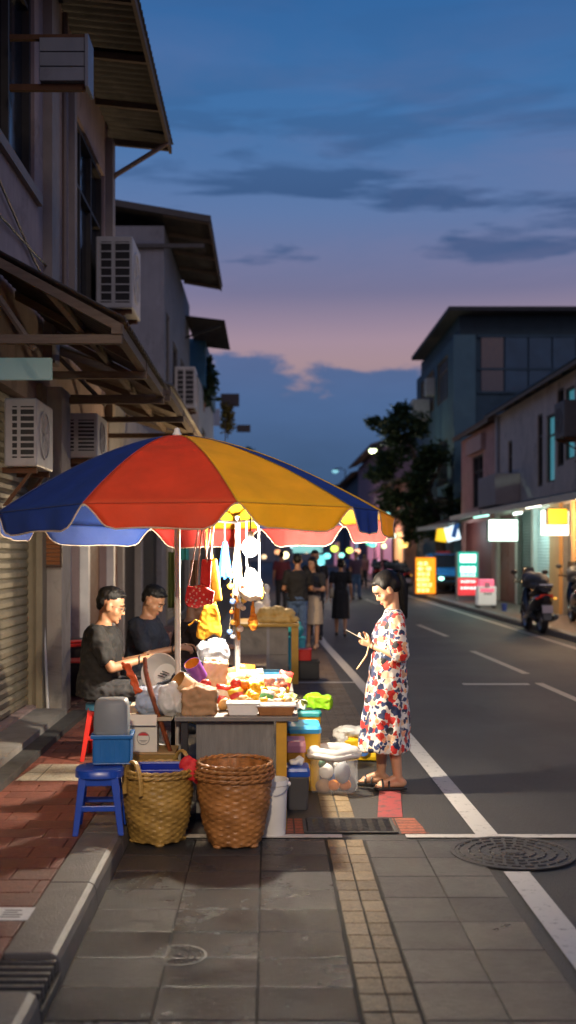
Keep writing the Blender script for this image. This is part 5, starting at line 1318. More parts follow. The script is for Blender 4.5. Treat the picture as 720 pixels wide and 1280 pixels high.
for i, (px, py, dd, w_, h_, bc, nc, rx, ry, lb) in enumerate([
    (278, 868, 7.15, .10, .13, (.55, .03, .02), (.75, .7, .55), -.5, .2, 'red snack packet with cream band leaning among the buns'), (296, 871, 7.05, .09, .12, (.70, .45, .03), (.5, .04, .03), -.6, -.25, 'golden snack packet with red band near the foam box'),
    (333, 872, 7.1, .09, .11, (.72, .68, .6), (.08, .30, .10), -.7, .15, 'white snack packet with green band beside the yellow fruit bag'), (287, 846, 7.9, .11, .13, (.30, .12, .05), (.7, .6, .35), -.3, -.2, 'brown snack packet with tan band at the back of the heap'),
    (309, 842, 8.25, .12, .14, (.62, .25, .03), (.75, .7, .6), -.25, .1, 'orange snack packet with white band at the far end of the table'), (264, 872, 7.0, .08, .11, (.74, .70, .60), (.12, .20, .5), -.5, .3, 'cream snack packet with blue band behind the brown paper bag'),
    (356, 850, 8.0, .10, .13, (.50, .05, .04), (.72, .5, .1), -.3, .2, 'crimson snack packet with golden band by the meat tub'), (322, 846, 8.15, .10, .12, (.68, .60, .42), (.55, .1, .05), -.4, -.1, 'beige snack packet with rust band between the tubs')]):
    p = P(px, py, dd); packet(lb, (p.x, dd, max(p.z, TZ + .06)), w_, h_, bc, nc, (rx, ry, .3 * math.sin(i * 2)))
mb = MB(); q = random.Random(43)
for k in range(14): mb.ell((q.uniform(-.15, .19), q.uniform(-.4, .42), q.uniform(.0, .04)), (q.uniform(.05, .09), q.uniform(.06, .12), q.uniform(.03, .055)), 10, 7, (q.uniform(-.3, .3), q.uniform(-.3, .3), 0))
o = fobj('wrapped_snacks', mb, M('cream_wrap', (.66, .55, .38), .45, .35, 16, bump=.6, bscale=25), None, .011, 2); o.location = (-.13, 7.5, TZ); tag(o, 'spread of cream wrapped snacks under the fruit on the stall table', 'snacks')

# ------------------------------------------------------------------ white pole with hooks and the bulb
g = thing('display_pole', 'white pole rising from the stall table with a rail for hanging bags', 'pole', (X(297, 8.4), 8.4, TZ))
PX = X(297, 8.4)
MB().cyl((PX, 8.4, TZ), (PX, 8.4, 1.97), .021, None, 14).obj('upright', white_paint, g, True, smooth=True)
MB().cyl((UA.x + .03, 7.26, 1.92), (PX, 8.4, 1.92), .010, None, 10).obj('rail', steel, g, True, smooth=True)
MB().cyl((PX, 8.4, 1.93), (.10, 7.7, 1.93), .010, None, 10).obj('lamp_arm', steel, g, True, smooth=True)
MB().lathe([(.07, 0), (.07, .012), (.025, .02), (.022, .02)], (PX, 8.4, TZ + .001), 18).obj('foot_plate', steel, g, True)
def rail(px):   # point on the rail seen in column px
    a, b = V((UA.x + .03, 7.26)), V((PX, 8.4)); best = None
    for k in range(101):
        c = a.lerp(b, k / 100); e = abs(VX + c.x / c.y * F - px)
        if best is None or e < best[0]: best = (e, c)
    return best[1]
BUL = V((X(313, 7.85), 7.85, Z(684, 7.85)))
g = thing('light_bulb', 'glaring white light bulb hanging under the umbrella', 'light bulb', BUL)
MB().ell((0, 0, 0), (.06, .06, .068), 18, 12).obj('glass_bulb', lit('bulb_glow', (1, .9, .74), 30), g, smooth=True)
MB().lathe([(.02, .05), (.024, .055), (.024, .10), (.012, .115)], n=14).obj('socket', white_plastic, g, smooth=True)
MB().tube([(0, 0, .11), (.0, .0, .22)], .005, 6).obj('cord', black_plastic, g)
BULB_L = point('bulb_light', BUL - V((0, 0, .085)), 360, (1, .87, .68), .05)

# hanging goods
def strap(mb, a, b, r=.006, sag=0.0):
    mb.tube([V(a).lerp(V(b), k / 6) + V((0, 0, -sag * math.sin(PI * k / 6))) for k in range(7)], r, 6)
def red_print():
    m, t, b, co = newmat('red_print_cloth')
    v = t.node('ShaderNodeTexVoronoi'); v.inputs['Scale'].default_value = 42; t.link(co, v.inputs['Vector'])
    t.link(t.ramp(v.outputs[0], [(0.0, (.75, .62, .55)), (.26, (.75, .62, .55)), (.32, (.50, .012, .02)), (1, (.50, .012, .02))]), b.inputs['Base Color']); b.inputs['Roughness'].default_value = .7
    return m
h = rail(250); d = h.y
g = thing('hanging_bag', 'red bag with white flower print hanging from the rail on striped straps', 'bag', (X(250, d), d - .03, Z(758, d)), 0, 'bags hanging under the umbrella')
mb = MB(); mb.box((0, 0, .075), (.19, .05, .10), (0, .18, 0)).ell((0, 0, .075), (.09, .05, .075)).ell((-.03, 0, .03), (.07, .045, .04)); fobj('bag_body', mb, red_print(), g, .008, 3)
mb = MB(); mb.box((.04, .012, .20), (.07, .03, .24), (0, .06, 0)); fobj('red_flap', mb, M('red_cloth'), g, .009, 2)
zr = 1.92 - g.location.z
mb = MB(); strap(mb, (-.08, 0, .12), (.0, .03, zr)); strap(mb, (.05, 0, .3), (.01, .03, zr)); strap(mb, (-.02, -.02, .14), (.015, .03, zr)); mb.obj('strap', M('strap_cloth', (.34, .22, .22), .8, .3, 40), g, smooth=True)
h = rail(266); d = h.y
g = thing('hanging_bag', 'long narrow yellow bag hanging right behind the red printed bag', 'bag', (X(268, d), d, Z(752, d)), 0, 'bags hanging under the umbrella')
mb = MB(); mb.box((0, 0, .15), (.075, .03, .30), (0, -.13, 0)); fobj('bag_body', mb, M('yellow_cloth', (.72, .40, .02), .7, .15, 12, bump=.4, bscale=22, trans=.25), g, .009, 3)
zr = 1.92 - g.location.z; mb = MB(); strap(mb, (-.03, 0, .28), (.0, 0, zr)); strap(mb, (-.06, 0, .28), (-.02, 0, zr)); mb.obj('strap', M('strap_cloth'), g, smooth=True)
g = thing('hanging_apron', 'yellow apron with loose tie ends hanging below the red printed bag', 'apron', (X(262, 7.9), 7.9, Z(801, 7.9)), 0)
mb = MB(); mb.prism([(-.095, 0, .03), (-.05, 0, .0), (-.02, 0, .015), (.03, 0, .05), (.08, 0, .02), (.085, 0, .1), (.05, 0, .26), (-.04, 0, .26), (-.085, 0, .12)], (0, .03, 0)); fobj('apron_cloth', mb, M('yellow_cloth'), g, .008, 4, .5, .007, 10)
zr = 1.92 - g.location.z
mb = MB(); strap(mb, (-.03, .01, .25), (-.02, -.02, zr)); strap(mb, (.04, .01, .25), (.0, -.02, zr)); mb.tube([(-.06, .0, .13), (-.10, -.01, .15), (-.13, -.01, .12), (-.15, -.01, .11)], .006, 6); mb.obj('tie', M('yellow_cloth'), g, smooth=True)
h = rail(282); d = h.y
g = thing('hanging_cloth', 'bright blue folded cloth hanging by the white pole', 'cloth', (X(281, d), d, Z(728, d)), 0)
mb = MB()
for k in range(5): mb.cap((-.045 + k * .022, .004 * (-1) ** k, .03 + .02 * (k % 2)), .014, (-.012 + k * .006, 0, .29), .010)
fobj('cloth', mb, M('sky_blue_cloth', (.006, .085, .36), .7, .2, 12, bump=.4, bscale=25, trans=.1), g, .007, 2)
mb = MB(); strap(mb, (0, 0, .28), (0, 0, 1.92 - g.location.z)); mb.obj('strap', M('strap_cloth'), g)
d = 8.08
g = thing('hanging_bag', 'bulging white carrier bag with two handles hanging under the bulb', 'bag', (X(314, d), d, Z(751, d)), 0, 'bags hanging under the umbrella')
mb = MB(); mb.ell((0, 0, .09), (.098, .075, .09)).ell((0, 0, .17), (.05, .045, .07)).ell((.04, 0, .06), (.06, .05, .055)); fobj('bag_body', mb, M('white_print_bag', (.60, .57, .50), .5, .35, 9, trans=.2), g, .009, 3, .5, .014, 12)
mb = MB(); zr = 1.92 - g.location.z; strap(mb, (-.03, 0, .2), (-.035, .01, zr)); strap(mb, (.06, .0, .13), (.055, .01, zr)); mb.obj('handle', white_plastic, g, smooth=True)
MB().ell((-.05, -.055, .11), (.022, .012, .016)).obj('red_mark', red_plastic, g, smooth=True)
MB().ell((.075, -.03, .06), (.018, .012, .05)).obj('yellow_mark', M('yellow_cloth'), g, smooth=True)
bag('hanging_pouch', 'small orange pouch hanging under the white carrier bag', 'pouch', (X(316, 8.2), 8.2, Z(787, 8.2)), [('e', (0, 0, .06), (.035, .03, .065)), ('e', (0, 0, .15), (.012, .012, .06))], M('orange_cloth', (.68, .26, .02), .7, .2, 12), .007, 2)
q = random.Random(55)
cc = [('cream', (.74, .66, .45)), ('amber', (.70, .34, .05)), ('white', (.75, .74, .7)), ('golden', (.68, .48, .10)), ('blue', (.12, .22, .55)), ('grey', (.4, .42, .45)), ('orange', (.62, .2, .03))]
for i, (px, py) in enumerate([(292, 720), (288, 733), (295, 742), (303, 737), (291, 752), (299, 757), (290, 765), (304, 760), (292, 778), (300, 786), (305, 750), (287, 790), (291, 796)]):
    nm, c = cc[i % 7]; p = P(px, py, 8.3)
    g = thing('hanging_charm', nm + ' round charm among those strung beside the white pole', 'charm', p, 0, nm + ' charms strung on the white pole')
    r_ = q.uniform(.018, .028); MB().ell((0, 0, 0), (r_, r_, r_ * .9), 12, 8).obj('bead', M('charm_' + nm, c, .4, .2, 12), g, smooth=True); MB().tube([(0, 0, r_), (PX - p.x, .1, 1.88 - p.z)], .0025, 4).obj('string', M('string', (.4, .35, .25), .8, .1), g)
mb = MB(); mb.tube([P(291, 742, 8.36), P(297, 758, 8.36), P(296, 776, 8.36), P(299, 800, 8.36)], [.022, .024, .02, .012], 8); o = mb.obj('ribbon', M('orange_cloth'), None, smooth=True); tag(o, 'twisted orange ribbon wound down the white pole', 'ribbon')

# ------------------------------------------------------------------ bins beside the stall
def bin_(name, label, x0, x1, y0, y1, h, cm, lid_m=None, taper=.92, lid_h=.03, cat='box', base=0.0):
    g = thing(name, label, cat, ((x0 + x1) / 2, (y0 + y1) / 2, base)); a, b = (x1 - x0) / 2, (y1 - y0) / 2
    oct_ = lambda k, z: [V((sx_ * a * k, sy * b * k, z)) for sx_, sy in ((-.85, -1), (.85, -1), (1, -.85), (1, .85), (.85, 1), (-.85, 1), (-1, .85), (-1, -.85))]
    hb = h - (lid_h if lid_m else 0)
    MB().rings([oct_(taper, 0), oct_(.985, hb * .93), oct_(.985, hb * .995)]).obj('body', cm, g, bev=.004)
    if lid_m: MB().rings([oct_(1.04, hb), oct_(1.05, hb + lid_h * .6), oct_(.97, h)]).obj('lid', lid_m, g, bev=.004)
    else: MB().rings([oct_(.99, hb * .9), oct_(1.03, hb * .92), oct_(1.03, hb * 1.0), oct_(.94, hb * 1.0), oct_(.93, hb * .9)], False, False).obj('rim', cm, g, bev=.003)
    return g
bin_('storage_box', 'tall yellow storage box with light blue lid beside the table', .14, .375, 7.95, 8.3, .46, yellow_plastic, sky_plastic, .92, .05)
bin_('storage_box', 'yellow box with teal rim behind the blue-lidded one', .18, .40, 8.45, 8.75, .50, yellow_plastic, M('teal_plastic', (.02, .20, .22), .4, .15, 8), .95, .045)
bin_('storage_box', 'orange box topped by a pink lid next to the yellow post', .125, .255, 7.62, 7.86, .41, M('orange_plastic', (.66, .32, .03), .45, .15, 8), pink_plastic, .95, .075)
bin_('waste_bin', 'dark grey bin with blue rim standing by the yellow post', .115, .272, 7.36, 7.56, .28, M('dark_grey_plastic', (.055, .055, .06), .5, .2, 8), M('lid_blue', (.012, .075, .42), .35, .15, 8), .86, .06, 'bin')
bag('paper_scrap', 'crumpled white paper on the blue-rimmed grey bin', 'paper', (.19, 7.46, .285), [('e', (0, 0, .015), (.05, .04, .02)), ('e', (.02, 0, .03), (.03, .03, .02))], foam, .007, 1)
bag('green_bag', 'bright lime green bag lying on the teal-rimmed box', 'bag', (.38, 8.55, .505), [('b', (0, 0, .05), (.19, .12, .09), (0, .12, 0)), ('e', (-.03, 0, .08), (.08, .06, .04)), ('e', (.06, .0, .05), (.06, .06, .06))], M('lime_plastic', (.24, .50, .015), .4, .2, 10, bump=.5, bscale=20, trans=.2), .010, 2)
bag('paper_napkins', 'small white packet beside the lime green bag', 'packet', (.235, 8.5, .505), [('b', (0, 0, .04), (.09, .08, .07), (0, .2, .2))], foam, .008, 1)
g = thing('white_bucket', 'white plastic bucket with wire handle behind the brown baskets', 'bucket', (.028, 6.72, .005))
MB().lathe([(.072, 0), (.078, .01), (.088, .30), (.096, .305), (.096, .335), (.088, .335), (.076, .03), (.0005, .025)], n=28, cap0=True, cap1=False).obj('pail', white_plastic, g, smooth=True, recalc=False)
MB().tube([(.094 * math.cos(a), .094 * math.sin(a) , .30 - .07 * math.sin(a) * -1 * 0 - .05 * abs(math.sin(a))) for a in [PI * -.05 - PI * .9 * k / 10 for k in range(11)]], .004, 6).obj('handle', steel, g, smooth=True)
MB().ell((.098, 0, .305), (.012, .014, .014)).obj('handle_lug', white_plastic, g)
# bags on the ground
g = thing('plastic_bag', 'open clear plastic bag of wares standing on the setts near her feet', 'bag', (.46, 7.9, .008))
q = random.Random(66)
def bagring(r, z, amp, ph): return [V((r * (1 + q.uniform(-.04, .04)) * (1 + amp * math.sin(5 * a + ph) + amp * .6 * math.sin(11 * a + ph * 2)) * math.cos(a) * 1.05, r * (1 + amp * math.sin(5 * a + ph)) * math.sin(a) * .85, z + amp * .05 * math.sin(3 * a + ph))) for a in [2 * PI * i / 48 for i in range(48)]]
MB().rings([bagring(.14, 0, .02, 0), bagring(.158, .03, .03, 1), bagring(.160, .12, .035, 1.5), bagring(.155, .22, .045, 2), bagring(.150, .27, .06, 2.2)], True, False).obj('bag_wall', bag_clear, g, smooth=True, ang=180)
MB().rings([bagring(.150, .268, .06, 2.2), bagring(.172, .285, .07, 2.6), bagring(.178, .262, .08, 2.8), bagring(.165, .24, .08, 3), bagring(.172, .29, .07, 2.7), bagring(.15, .325, .08, 3.2), bagring(.125, .318, .1, 3.5), bagring(.12, .28, .1, 3.6)], False, False).obj('bag_mouth', bag_white, g, smooth=True, ang=180, recalc=False)
for nm, m1, its in [('white_ware', foam, [((-.05, -.02, .15), (.055, .05, .055)), ((.05, .04, .19), (.05, .05, .04))]), ('grey_ware', M('grey_ware', (.30, .31, .33), .5, .3, 10), [((.06, -.06, .15), (.06, .05, .08))]), ('orange_ware', M('orange_peel'), [((.0, -.06, .06), (.045, .04, .04)), ((.08, .0, .05), (.05, .04, .04))]), ('kraft_ware', kraft, [((-.07, -.04, .05), (.06, .05, .05))]), ('blue_ware', M('charm_blue'), [((.02, .02, .07), (.05, .05, .06))]), ('green_ware', M('dark_green_plastic', (.02, .09, .05), .5, .2, 8), [((-.08, -.02, .2), (.028, .03, .035))])]:
    mb = MB()
    for c, r_ in its: mb.ell(c, r_)
    fobj(nm, mb, m1, g, .010, 1)
g = thing('shopping_bag', 'yellow and white shopping bag with blue emblem on the road behind the clear bag', 'bag', (.73, 9.15, .006))
mb = MB(); mb.box((.02, 0, .09), (.30, .18, .17)).ell((-.06, 0, .12), (.11, .09, .10)).ell((.10, 0, .08), (.09, .09, .08)); fobj('bag_body', mb, M('yellow_bag', (.74, .46, .01), .45, .2, 8, bump=.5, bscale=18), g, .010, 2, .5, .018, 11)
mb = MB(); mb.ell((-.05, -.01, .235), (.14, .10, .035)).ell((.06, 0, .215), (.10, .09, .035)).ell((-.165, 0, .215), (.04, .05, .04)).ell((-.13, -.03, .14), (.055, .08, .10)); fobj('bag_mouth', mb, bag_white, g, .009, 2, .5, .022, 14)
MB().lathe([(.0005, 0), (.045, 0), (.045, .004)], n=20).xf(Matrix.Translation((.04, -.108, .09)) @ Euler((PI / 2, 0, 0)).to_matrix().to_4x4()).obj('emblem', M('blue_print', (.05, .14, .36), .5, .3, 20), g)
MB().ell((.19, 0, .05), (.05, .06, .045)).obj('bag_corner', M('orange_yellow', (.70, .34, .01), .5, .2, 8), g, smooth=True)

# ------------------------------------------------------------------ second stall behind
g = thing('food_cart', 'second grey food cart with yellow post behind the main stall', 'cart', (0, 14.8, 0))
MB().span((-.42, 14.35, .74), (.40, 15.5, .78)).obj('counter_top', yel_post, g, True, bev=.004)
MB().span((-.40, 14.42, .38), (-.02, 14.46, .735)).span((.02, 14.42, .38), (.26, 14.46, .735)).obj('front_panel', M('warm_grey_board', (.26, .23, .19), .7, .35, 6, streak=.3), g, True)
MB().span((-.02, 14.40, .05), (.02, 14.44, .735)).span((-.44, 14.40, .05), (-.40, 14.44, .735)).obj('post', M('grey_post'), g, True)
MB().span((.30, 14.38, .0), (.39, 14.46, .735)).obj('yellow_post', yel_post, g, True)
MB().span((-.40, 14.50, .12), (.28, 15.4, .16)).span((.02, 14.43, .10), (.26, 14.47, .375)).obj('lower_shelf', M('warm_grey_board'), g, True)
bag('bread_tray', 'tray of golden bread on the second cart', 'bread', (.10, 14.7, .782), [('b', (0, 0, .03), (.50, .22, .06)), ('e', (-.12, 0, .12), (.12, .10, .08)), ('e', (.03, 0, .13), (.12, .10, .08)), ('e', (.16, 0, .11), (.10, .09, .07)), ('e', (-.21, 0, .07), (.05, .06, .05))], M('golden_bread', (.66, .44, .14), .6, .4, 8), .014, 2)
bag('bread_roll', 'single pale roll at the corner of the second cart', 'bread', (.345, 14.6, .782), [('e', (0, 0, .045), (.06, .05, .05)), ('e', (-.02, 0, .08), (.04, .04, .03))], M('golden_bread'), .012, 2)
bag('white_bottle', 'white bottle standing behind the bread on the second cart', 'bottle', (-.02, 15.1, .782), [('e', (0, 0, .20), (.05, .05, .20)), ('e', (0, 0, .42), (.045, .045, .06)), ('e', (-.1, 0, .12), (.10, .09, .13))], foam, .012, 2)
crate('plastic_crate', 'black slatted crate under the red box beside the second cart', (.50, 15.0, .008), .36, .3, .24, black_plastic)
bin_('red_box', 'red plastic box on the black crate beside the second cart', .34, .58, 14.88, 15.12, .15, red_plastic, None, .95, .03, 'box', .255)
crate('teal_bucket', 'teal blue bucket standing behind the second cart corner', (.40, 16.2, .008), .26, .26, .46, M('teal_blue_plastic', (.02, .30, .42), .4, .15, 8), 0, False, None, 'bucket')
bag('teal_bag', 'teal plastic bag on the teal bucket near the walkers', 'bag', (.40, 16.2, .47), [('e', (0, 0, .09), (.12, .10, .10)), ('e', (.02, 0, .18), (.06, .05, .05))], M('teal_bag', (.03, .36, .42), .4, .2, 10, bump=.4, bscale=18, trans=.3), .012, 2)
# ------------------------------------------------------------------ people
def mir(p): return V((-p[0], p[1], p[2]))
def orient(pitch, yaw, roll=0): return Euler((-R(pitch), R(roll), R(yaw))).to_matrix()   # pitch > 0 looks down
def head_shapes(mb, c, Rm, k=1.0, fem=False):
    T = lambda p: V(c) + Rm @ (V(p) * k)
    E = lambda p, r: mb.ell(T(p), [q * k for q in r], 16, 11, Rm)
    E((0, -.012, .030), (.073, .092, .086)); E((0, .022, -.020), (.062, .066, .085)); E((0, .042, -.072), (.043, .044, .034))
    E((.036, .045, -.03), (.028, .028, .028)); E((-.036, .045, -.03), (.028, .028, .028))
    if fem: mb.cap(T((0, .080, .008)), .008 * k, T((0, .094, -.026)), .0095 * k, 8); E((0, .088, -.030), (.014, .010, .007)); E((0, .06, .03), (.05, .03, .04))
    else: mb.cap(T((0, .082, .012)), .009 * k, T((0, .100, -.026)), .012 * k, 8); E((0, .092, -.030), (.018, .012, .009))
    if not fem: E((0, .075, .026), (.050, .016, .010))
    for s in (-1, 1): E((s * .073, -.006, -.012), (.010, .020, .032))
    E((0, .078, -.056), (.022, .012, .006)); E((0, .078, -.066), (.020, .012, .007)); E((0, .074, -.096), (.020, .016, .014))
    return T
def hand_shapes(mb, wrist, d, n, side, curl=.5, k=1.0):
    """d: along the hand, n: palm normal (fingers close towards it), side: direction of the thumb edge"""
    d = V(d).normalized(); n = (V(n) - d * V(n).dot(d)).normalized(); s = d.cross(n)
    if s.dot(V(side)) < 0: s = -s
    w = V(wrist)
    for t in (-.6, 0, .6):
        mb.cap(w + s * (.018 * t * k), .017 * k, w + d * (.082 * k) + s * (.034 * t * k), .0125 * k, 8)
    for i, (o, L) in enumerate(((.030, .072), (.010, .082), (-.010, .076), (-.029, .060))):
        p = w + d * (.085 * k) + s * (o * k); ang = 0
        for j, f in enumerate((.46, .32, .26)):
            ang += curl * (.75 if j == 0 else .95) + .05 * i
            q = p + (d * math.cos(ang) + n * math.sin(ang)) * (L * f * k)
            mb.cap(p, (.0095 - .001 * j) * k, q, (.0088 - .001 * j) * k, 7); p = q
    p = w + d * (.028 * k) + s * (.030 * k); q = p + (d * .55 + s * .70 + n * .35).normalized() * (.045 * k); e = q + (d * .85 + n * (.25 + curl * .6) + s * .05).normalized() * (.034 * k)
    mb.cap(p, .0135 * k, q, .0105 * k, 8); mb.cap(q, .0105 * k, e, .009 * k, 8)
def torso_rings(J, prof, seg=28):
    """prof: (t, half width, half depth, forward shift); t runs from pelvis to neck base"""
    a, b = V(J['pel']), V(J['neck']); ax = (b - a)
    lat = (V(J['sR']) - V(J['sL'])).normalized(); rs = []
    for t, hw, hd, fs in prof:
        up = ax.normalized(); l = (lat - up * lat.dot(up)).normalized(); f = up.cross(l)
        c = a + ax * t + f * fs
        rs.append([c + l * (hw * math.copysign(abs(math.cos(q)) ** .85, math.cos(q))) + f * (hd * math.copysign(abs(math.sin(q)) ** .9, math.sin(q))) for q in [2 * PI * i / seg for i in range(seg)]])
    return rs
TORSO_M = [(-.17, .08, .07, 0), (-.10, .145, .105, 0), (.05, .162, .120, 0), (.28, .152, .112, .008), (.5, .158, .118, .012), (.72, .175, .120, .008), (.86, .170, .100, 0), (.95, .115, .075, -.005), (1.02, .058, .058, 0)]
TORSO_F = [(-.17, .08, .07, 0), (-.10, .145, .105, -.01), (.05, .165, .115, -.012), (.32, .125, .095, 0), (.5, .130, .105, .015), (.70, .150, .115, .022), (.86, .145, .088, 0), (.95, .095, .065, -.005), (1.02, .050, .050, 0)]
def body_shapes(J, fem=False, k=1.0, hands=True, feet=True):
    mb = MB(); a = .88 if fem else 1.0
    mb.rings(torso_rings(J, [(t, hw * a * k, hd * a * k, fs * k) for t, hw, hd, fs in (TORSO_F if fem else TORSO_M)]))
    for s in 'LR':
        sh, el, wr = V(J['s' + s]), V(J['e' + s]), V(J['w' + s])
        mb.cap(sh, .052 * a * k, sh.lerp(el, .5), .045 * a * k); mb.cap(sh.lerp(el, .5), .045 * a * k, el, .037 * a * k)
        mb.cap(el, .038 * a * k, el.lerp(wr, .35), .038 * a * k); mb.cap(el.lerp(wr, .35), .038 * a * k, wr, .026 * a * k)
        if hands: hd_ = J['h' + s]; hand_shapes(mb, wr, hd_[0], hd_[1], hd_[2], hd_[3], a * k * 1.02)
        hp, kn, an, to = V(J['p' + s]), V(J['k' + s]), V(J['a' + s]), V(J['t' + s])
        mb.cap(hp, .080 * a * k, kn, .054 * a * k); mb.cap(kn, .054 * a * k, kn.lerp(an, .33), .055 * a * k); mb.cap(kn.lerp(an, .33), .055 * a * k, an, .035 * a * k)
        if feet:
            f = (to - an); f.z = 0; f = f.normalized(); fl = V((an.x, an.y, to.z))
            mb.cap(an, .034 * a * k, fl - f * .035 * k + V((0, 0, .012)), .032 * a * k); mb.cap(fl - f * .03 * k + V((0, 0, .005)), .030 * a * k, to - f * .05 * k, .030 * a * k); mb.cap(an + f * .02, .03 * a * k, to - f * .06 * k + V((0, 0, .005)), .03 * a * k)
            sd = f.cross(V((0, 0, 1)))
            for i in range(5):
                o = (i - 2) * .014 * k; mb.cap(to - f * (.05 + .004 * abs(i - 1)) * k + sd * o - V((0, 0, .008)), .0135 * k, to - f * (.012 + .008 * abs(i - 1)) * k + sd * o - V((0, 0, .010)), .0105 * k, 7)
    nk, hc = V(J['neck']), V(J['head']); Rm = orient(*J['hrot']); hk = J.get('hk', 1.0)
    mb.cap(nk - V((0, 0, .04)), .058 * a * k, hc + Rm @ V((0, -.022, -.05)) * hk, (.044 if fem else .050) * a * k)
    head_shapes(mb, hc, Rm, hk, fem)
    return mb
def face_parts(g, J, hair, glasses=False, lip=None, fem=False):
    c = V(J['head']); Rm = orient(*J['hrot']); k = J.get('hk', 1.0)
    T = lambda p: c + Rm @ (V(p) * k)
    for s in (-1, 1):
        mb = MB(); mb.ell(T((s * .030, .079, .004)), [.0135 * k, .008 * k, .0065 * k], 10, 7, Rm); e = mb.obj('eye', M('eye_white', (.6, .58, .55), .3, .05), g, smooth=True)
        mb = MB(); mb.ell(T((s * .030, .0845, .003)), [.0062 * k, .004 * k, .0062 * k], 8, 6, Rm); mb.obj('iris', M('iris', (.015, .01, .008), .2, .1), e, smooth=True)
        mb = MB(); mb.tube([T((s * .014, .086, .012)), T((s * .032, .086, .013)), T((s * .046, .077, .008))], .0024 * k, 5); mb.obj('eyelashes', hair_m, e)
        mb = MB(); mb.tube([T((s * .012, .090, .028)), T((s * .030, .091, .033)), T((s * .052, .076, .026))], [.003 * k, .004 * k, .002 * k], 6); mb.obj('eyebrow', hair_m, g, smooth=True)
    mb = MB(); mb.tube([T((-.021, .082, -.060)), T((-.008, .0905, -.0575)), T((0, .0905, -.059)), T((.008, .0905, -.0575)), T((.021, .082, -.060))], [.002 * k, .004 * k, .004 * k, .004 * k, .002 * k], 6)
    mb.tube([T((-.018, .083, -.063)), T((0, .0905, -.067)), T((.018, .083, -.063))], [.002 * k, .005 * k, .002 * k], 6); mb.obj('lips', M('lips' if fem else 'lips_m', (.42, .10, .08) if fem else (.34, .13, .09), .45, .1), g, smooth=True)
    if glasses:
        mb = MB()
        for s in (-1, 1):
            mb.tube([T((s * .032 + .019 * math.cos(a), .098, .003 + .015 * math.sin(a))) for a in [2 * PI * i / 14 for i in range(15)]], .0018 * k, 5); mb.tube([T((s * .051, .096, .006)), T((s * .074, .05, .006)), T((s * .076, -.01, .0))], .0018 * k, 5)
        mb.tube([T((-.013, .099, .004)), T((.013, .099, .004))], .0018 * k, 5); mb.obj('glasses', dark_metal, g)
def hair_short(g, J, voxel=.007):
    c = V(J['head']); Rm = orient(*J['hrot']); k = J.get('hk', 1.0); T = lambda p: c + Rm @ (V(p) * k); mb = MB()
    E = lambda p, r: mb.ell(T(p), [q * k for q in r], 16, 11, Rm)
    E((0, -.024, .060), (.0752, .091, .064)); E((0, -.056, .018), (.069, .056, .062)); E((0, .026, .086), (.050, .042, .028)); E((.062, -.022, .040), (.010, .024, .022)); E((-.062, -.022, .040), (.010, .024, .022)); E((0, -.066, -.024), (.046, .030, .034))
    q = random.Random(5)
    for i in range(34):
        a = q.uniform(0, 6.28); r = q.uniform(.2, 1); E((.06 * r * math.cos(a), -.01 + .075 * r * math.sin(a), .062 + .062 * math.sqrt(max(0, 1 - r * r * .8))), (.014, .018, .010))
    fobj('hair', mb, hair_m, g, voxel, 2, .5, .0045, 45)
def sleeve(mb, sh, el, t, r0, r1): mb.cap(V(sh), r0, V(sh).lerp(V(el), t), r1)
def tshirt(g, J, mtl, fem=False, t0=-.02, sl=.62, infl=.016, voxel=.010, name='shirt', k=1.0):
    P_ = TORSO_F if fem else TORSO_M; a = .9 if fem else 1.0
    mb = MB(); pr = [(t, hw * a * k + infl, hd * a * k + infl, fs) for t, hw, hd, fs in P_ if t > t0 and t < .9] + [(.93, .125 * a * k + infl, .078 * a * k + infl, 0), (.975, .076 * a * k + infl * .6, .066 * a * k + infl * .6, 0)]
    pr = [(t0, pr[0][1] + .006, pr[0][2] + .008, 0)] + pr
    mb.rings(torso_rings(J, pr))
    for s in 'LR': sleeve(mb, J['s' + s], J['e' + s], sl, .062 * a * k + infl * .4, .058 * a * k + infl * .4)
    return fobj(name, mb, mtl, g, voxel, 5, .5, .016, 9)
def trousers(g, J, mtl, k=1.0, t=1.0, voxel=.011):
    mb = MB(); mb.rings(torso_rings(J, [(-.19, .08 * k, .08 * k, 0), (-.11, .160 * k, .125 * k, 0), (.05, .176 * k, .134 * k, 0), (.12, .172 * k, .130 * k, 0)]))
    for s in 'LR':
        hp, kn, an = V(J['p' + s]), V(J['k' + s]), V(J['a' + s])
        mb.cap(hp, .096 * k, kn, .073 * k); mb.cap(kn, .073 * k, kn.lerp(an, .5 * t), .068 * k); mb.cap(kn.lerp(an, .5 * t), .068 * k, kn.lerp(an, .96 * t), .058 * k)
    return fobj('trousers', mb, mtl, g, voxel, 5, .5, .016, 9)
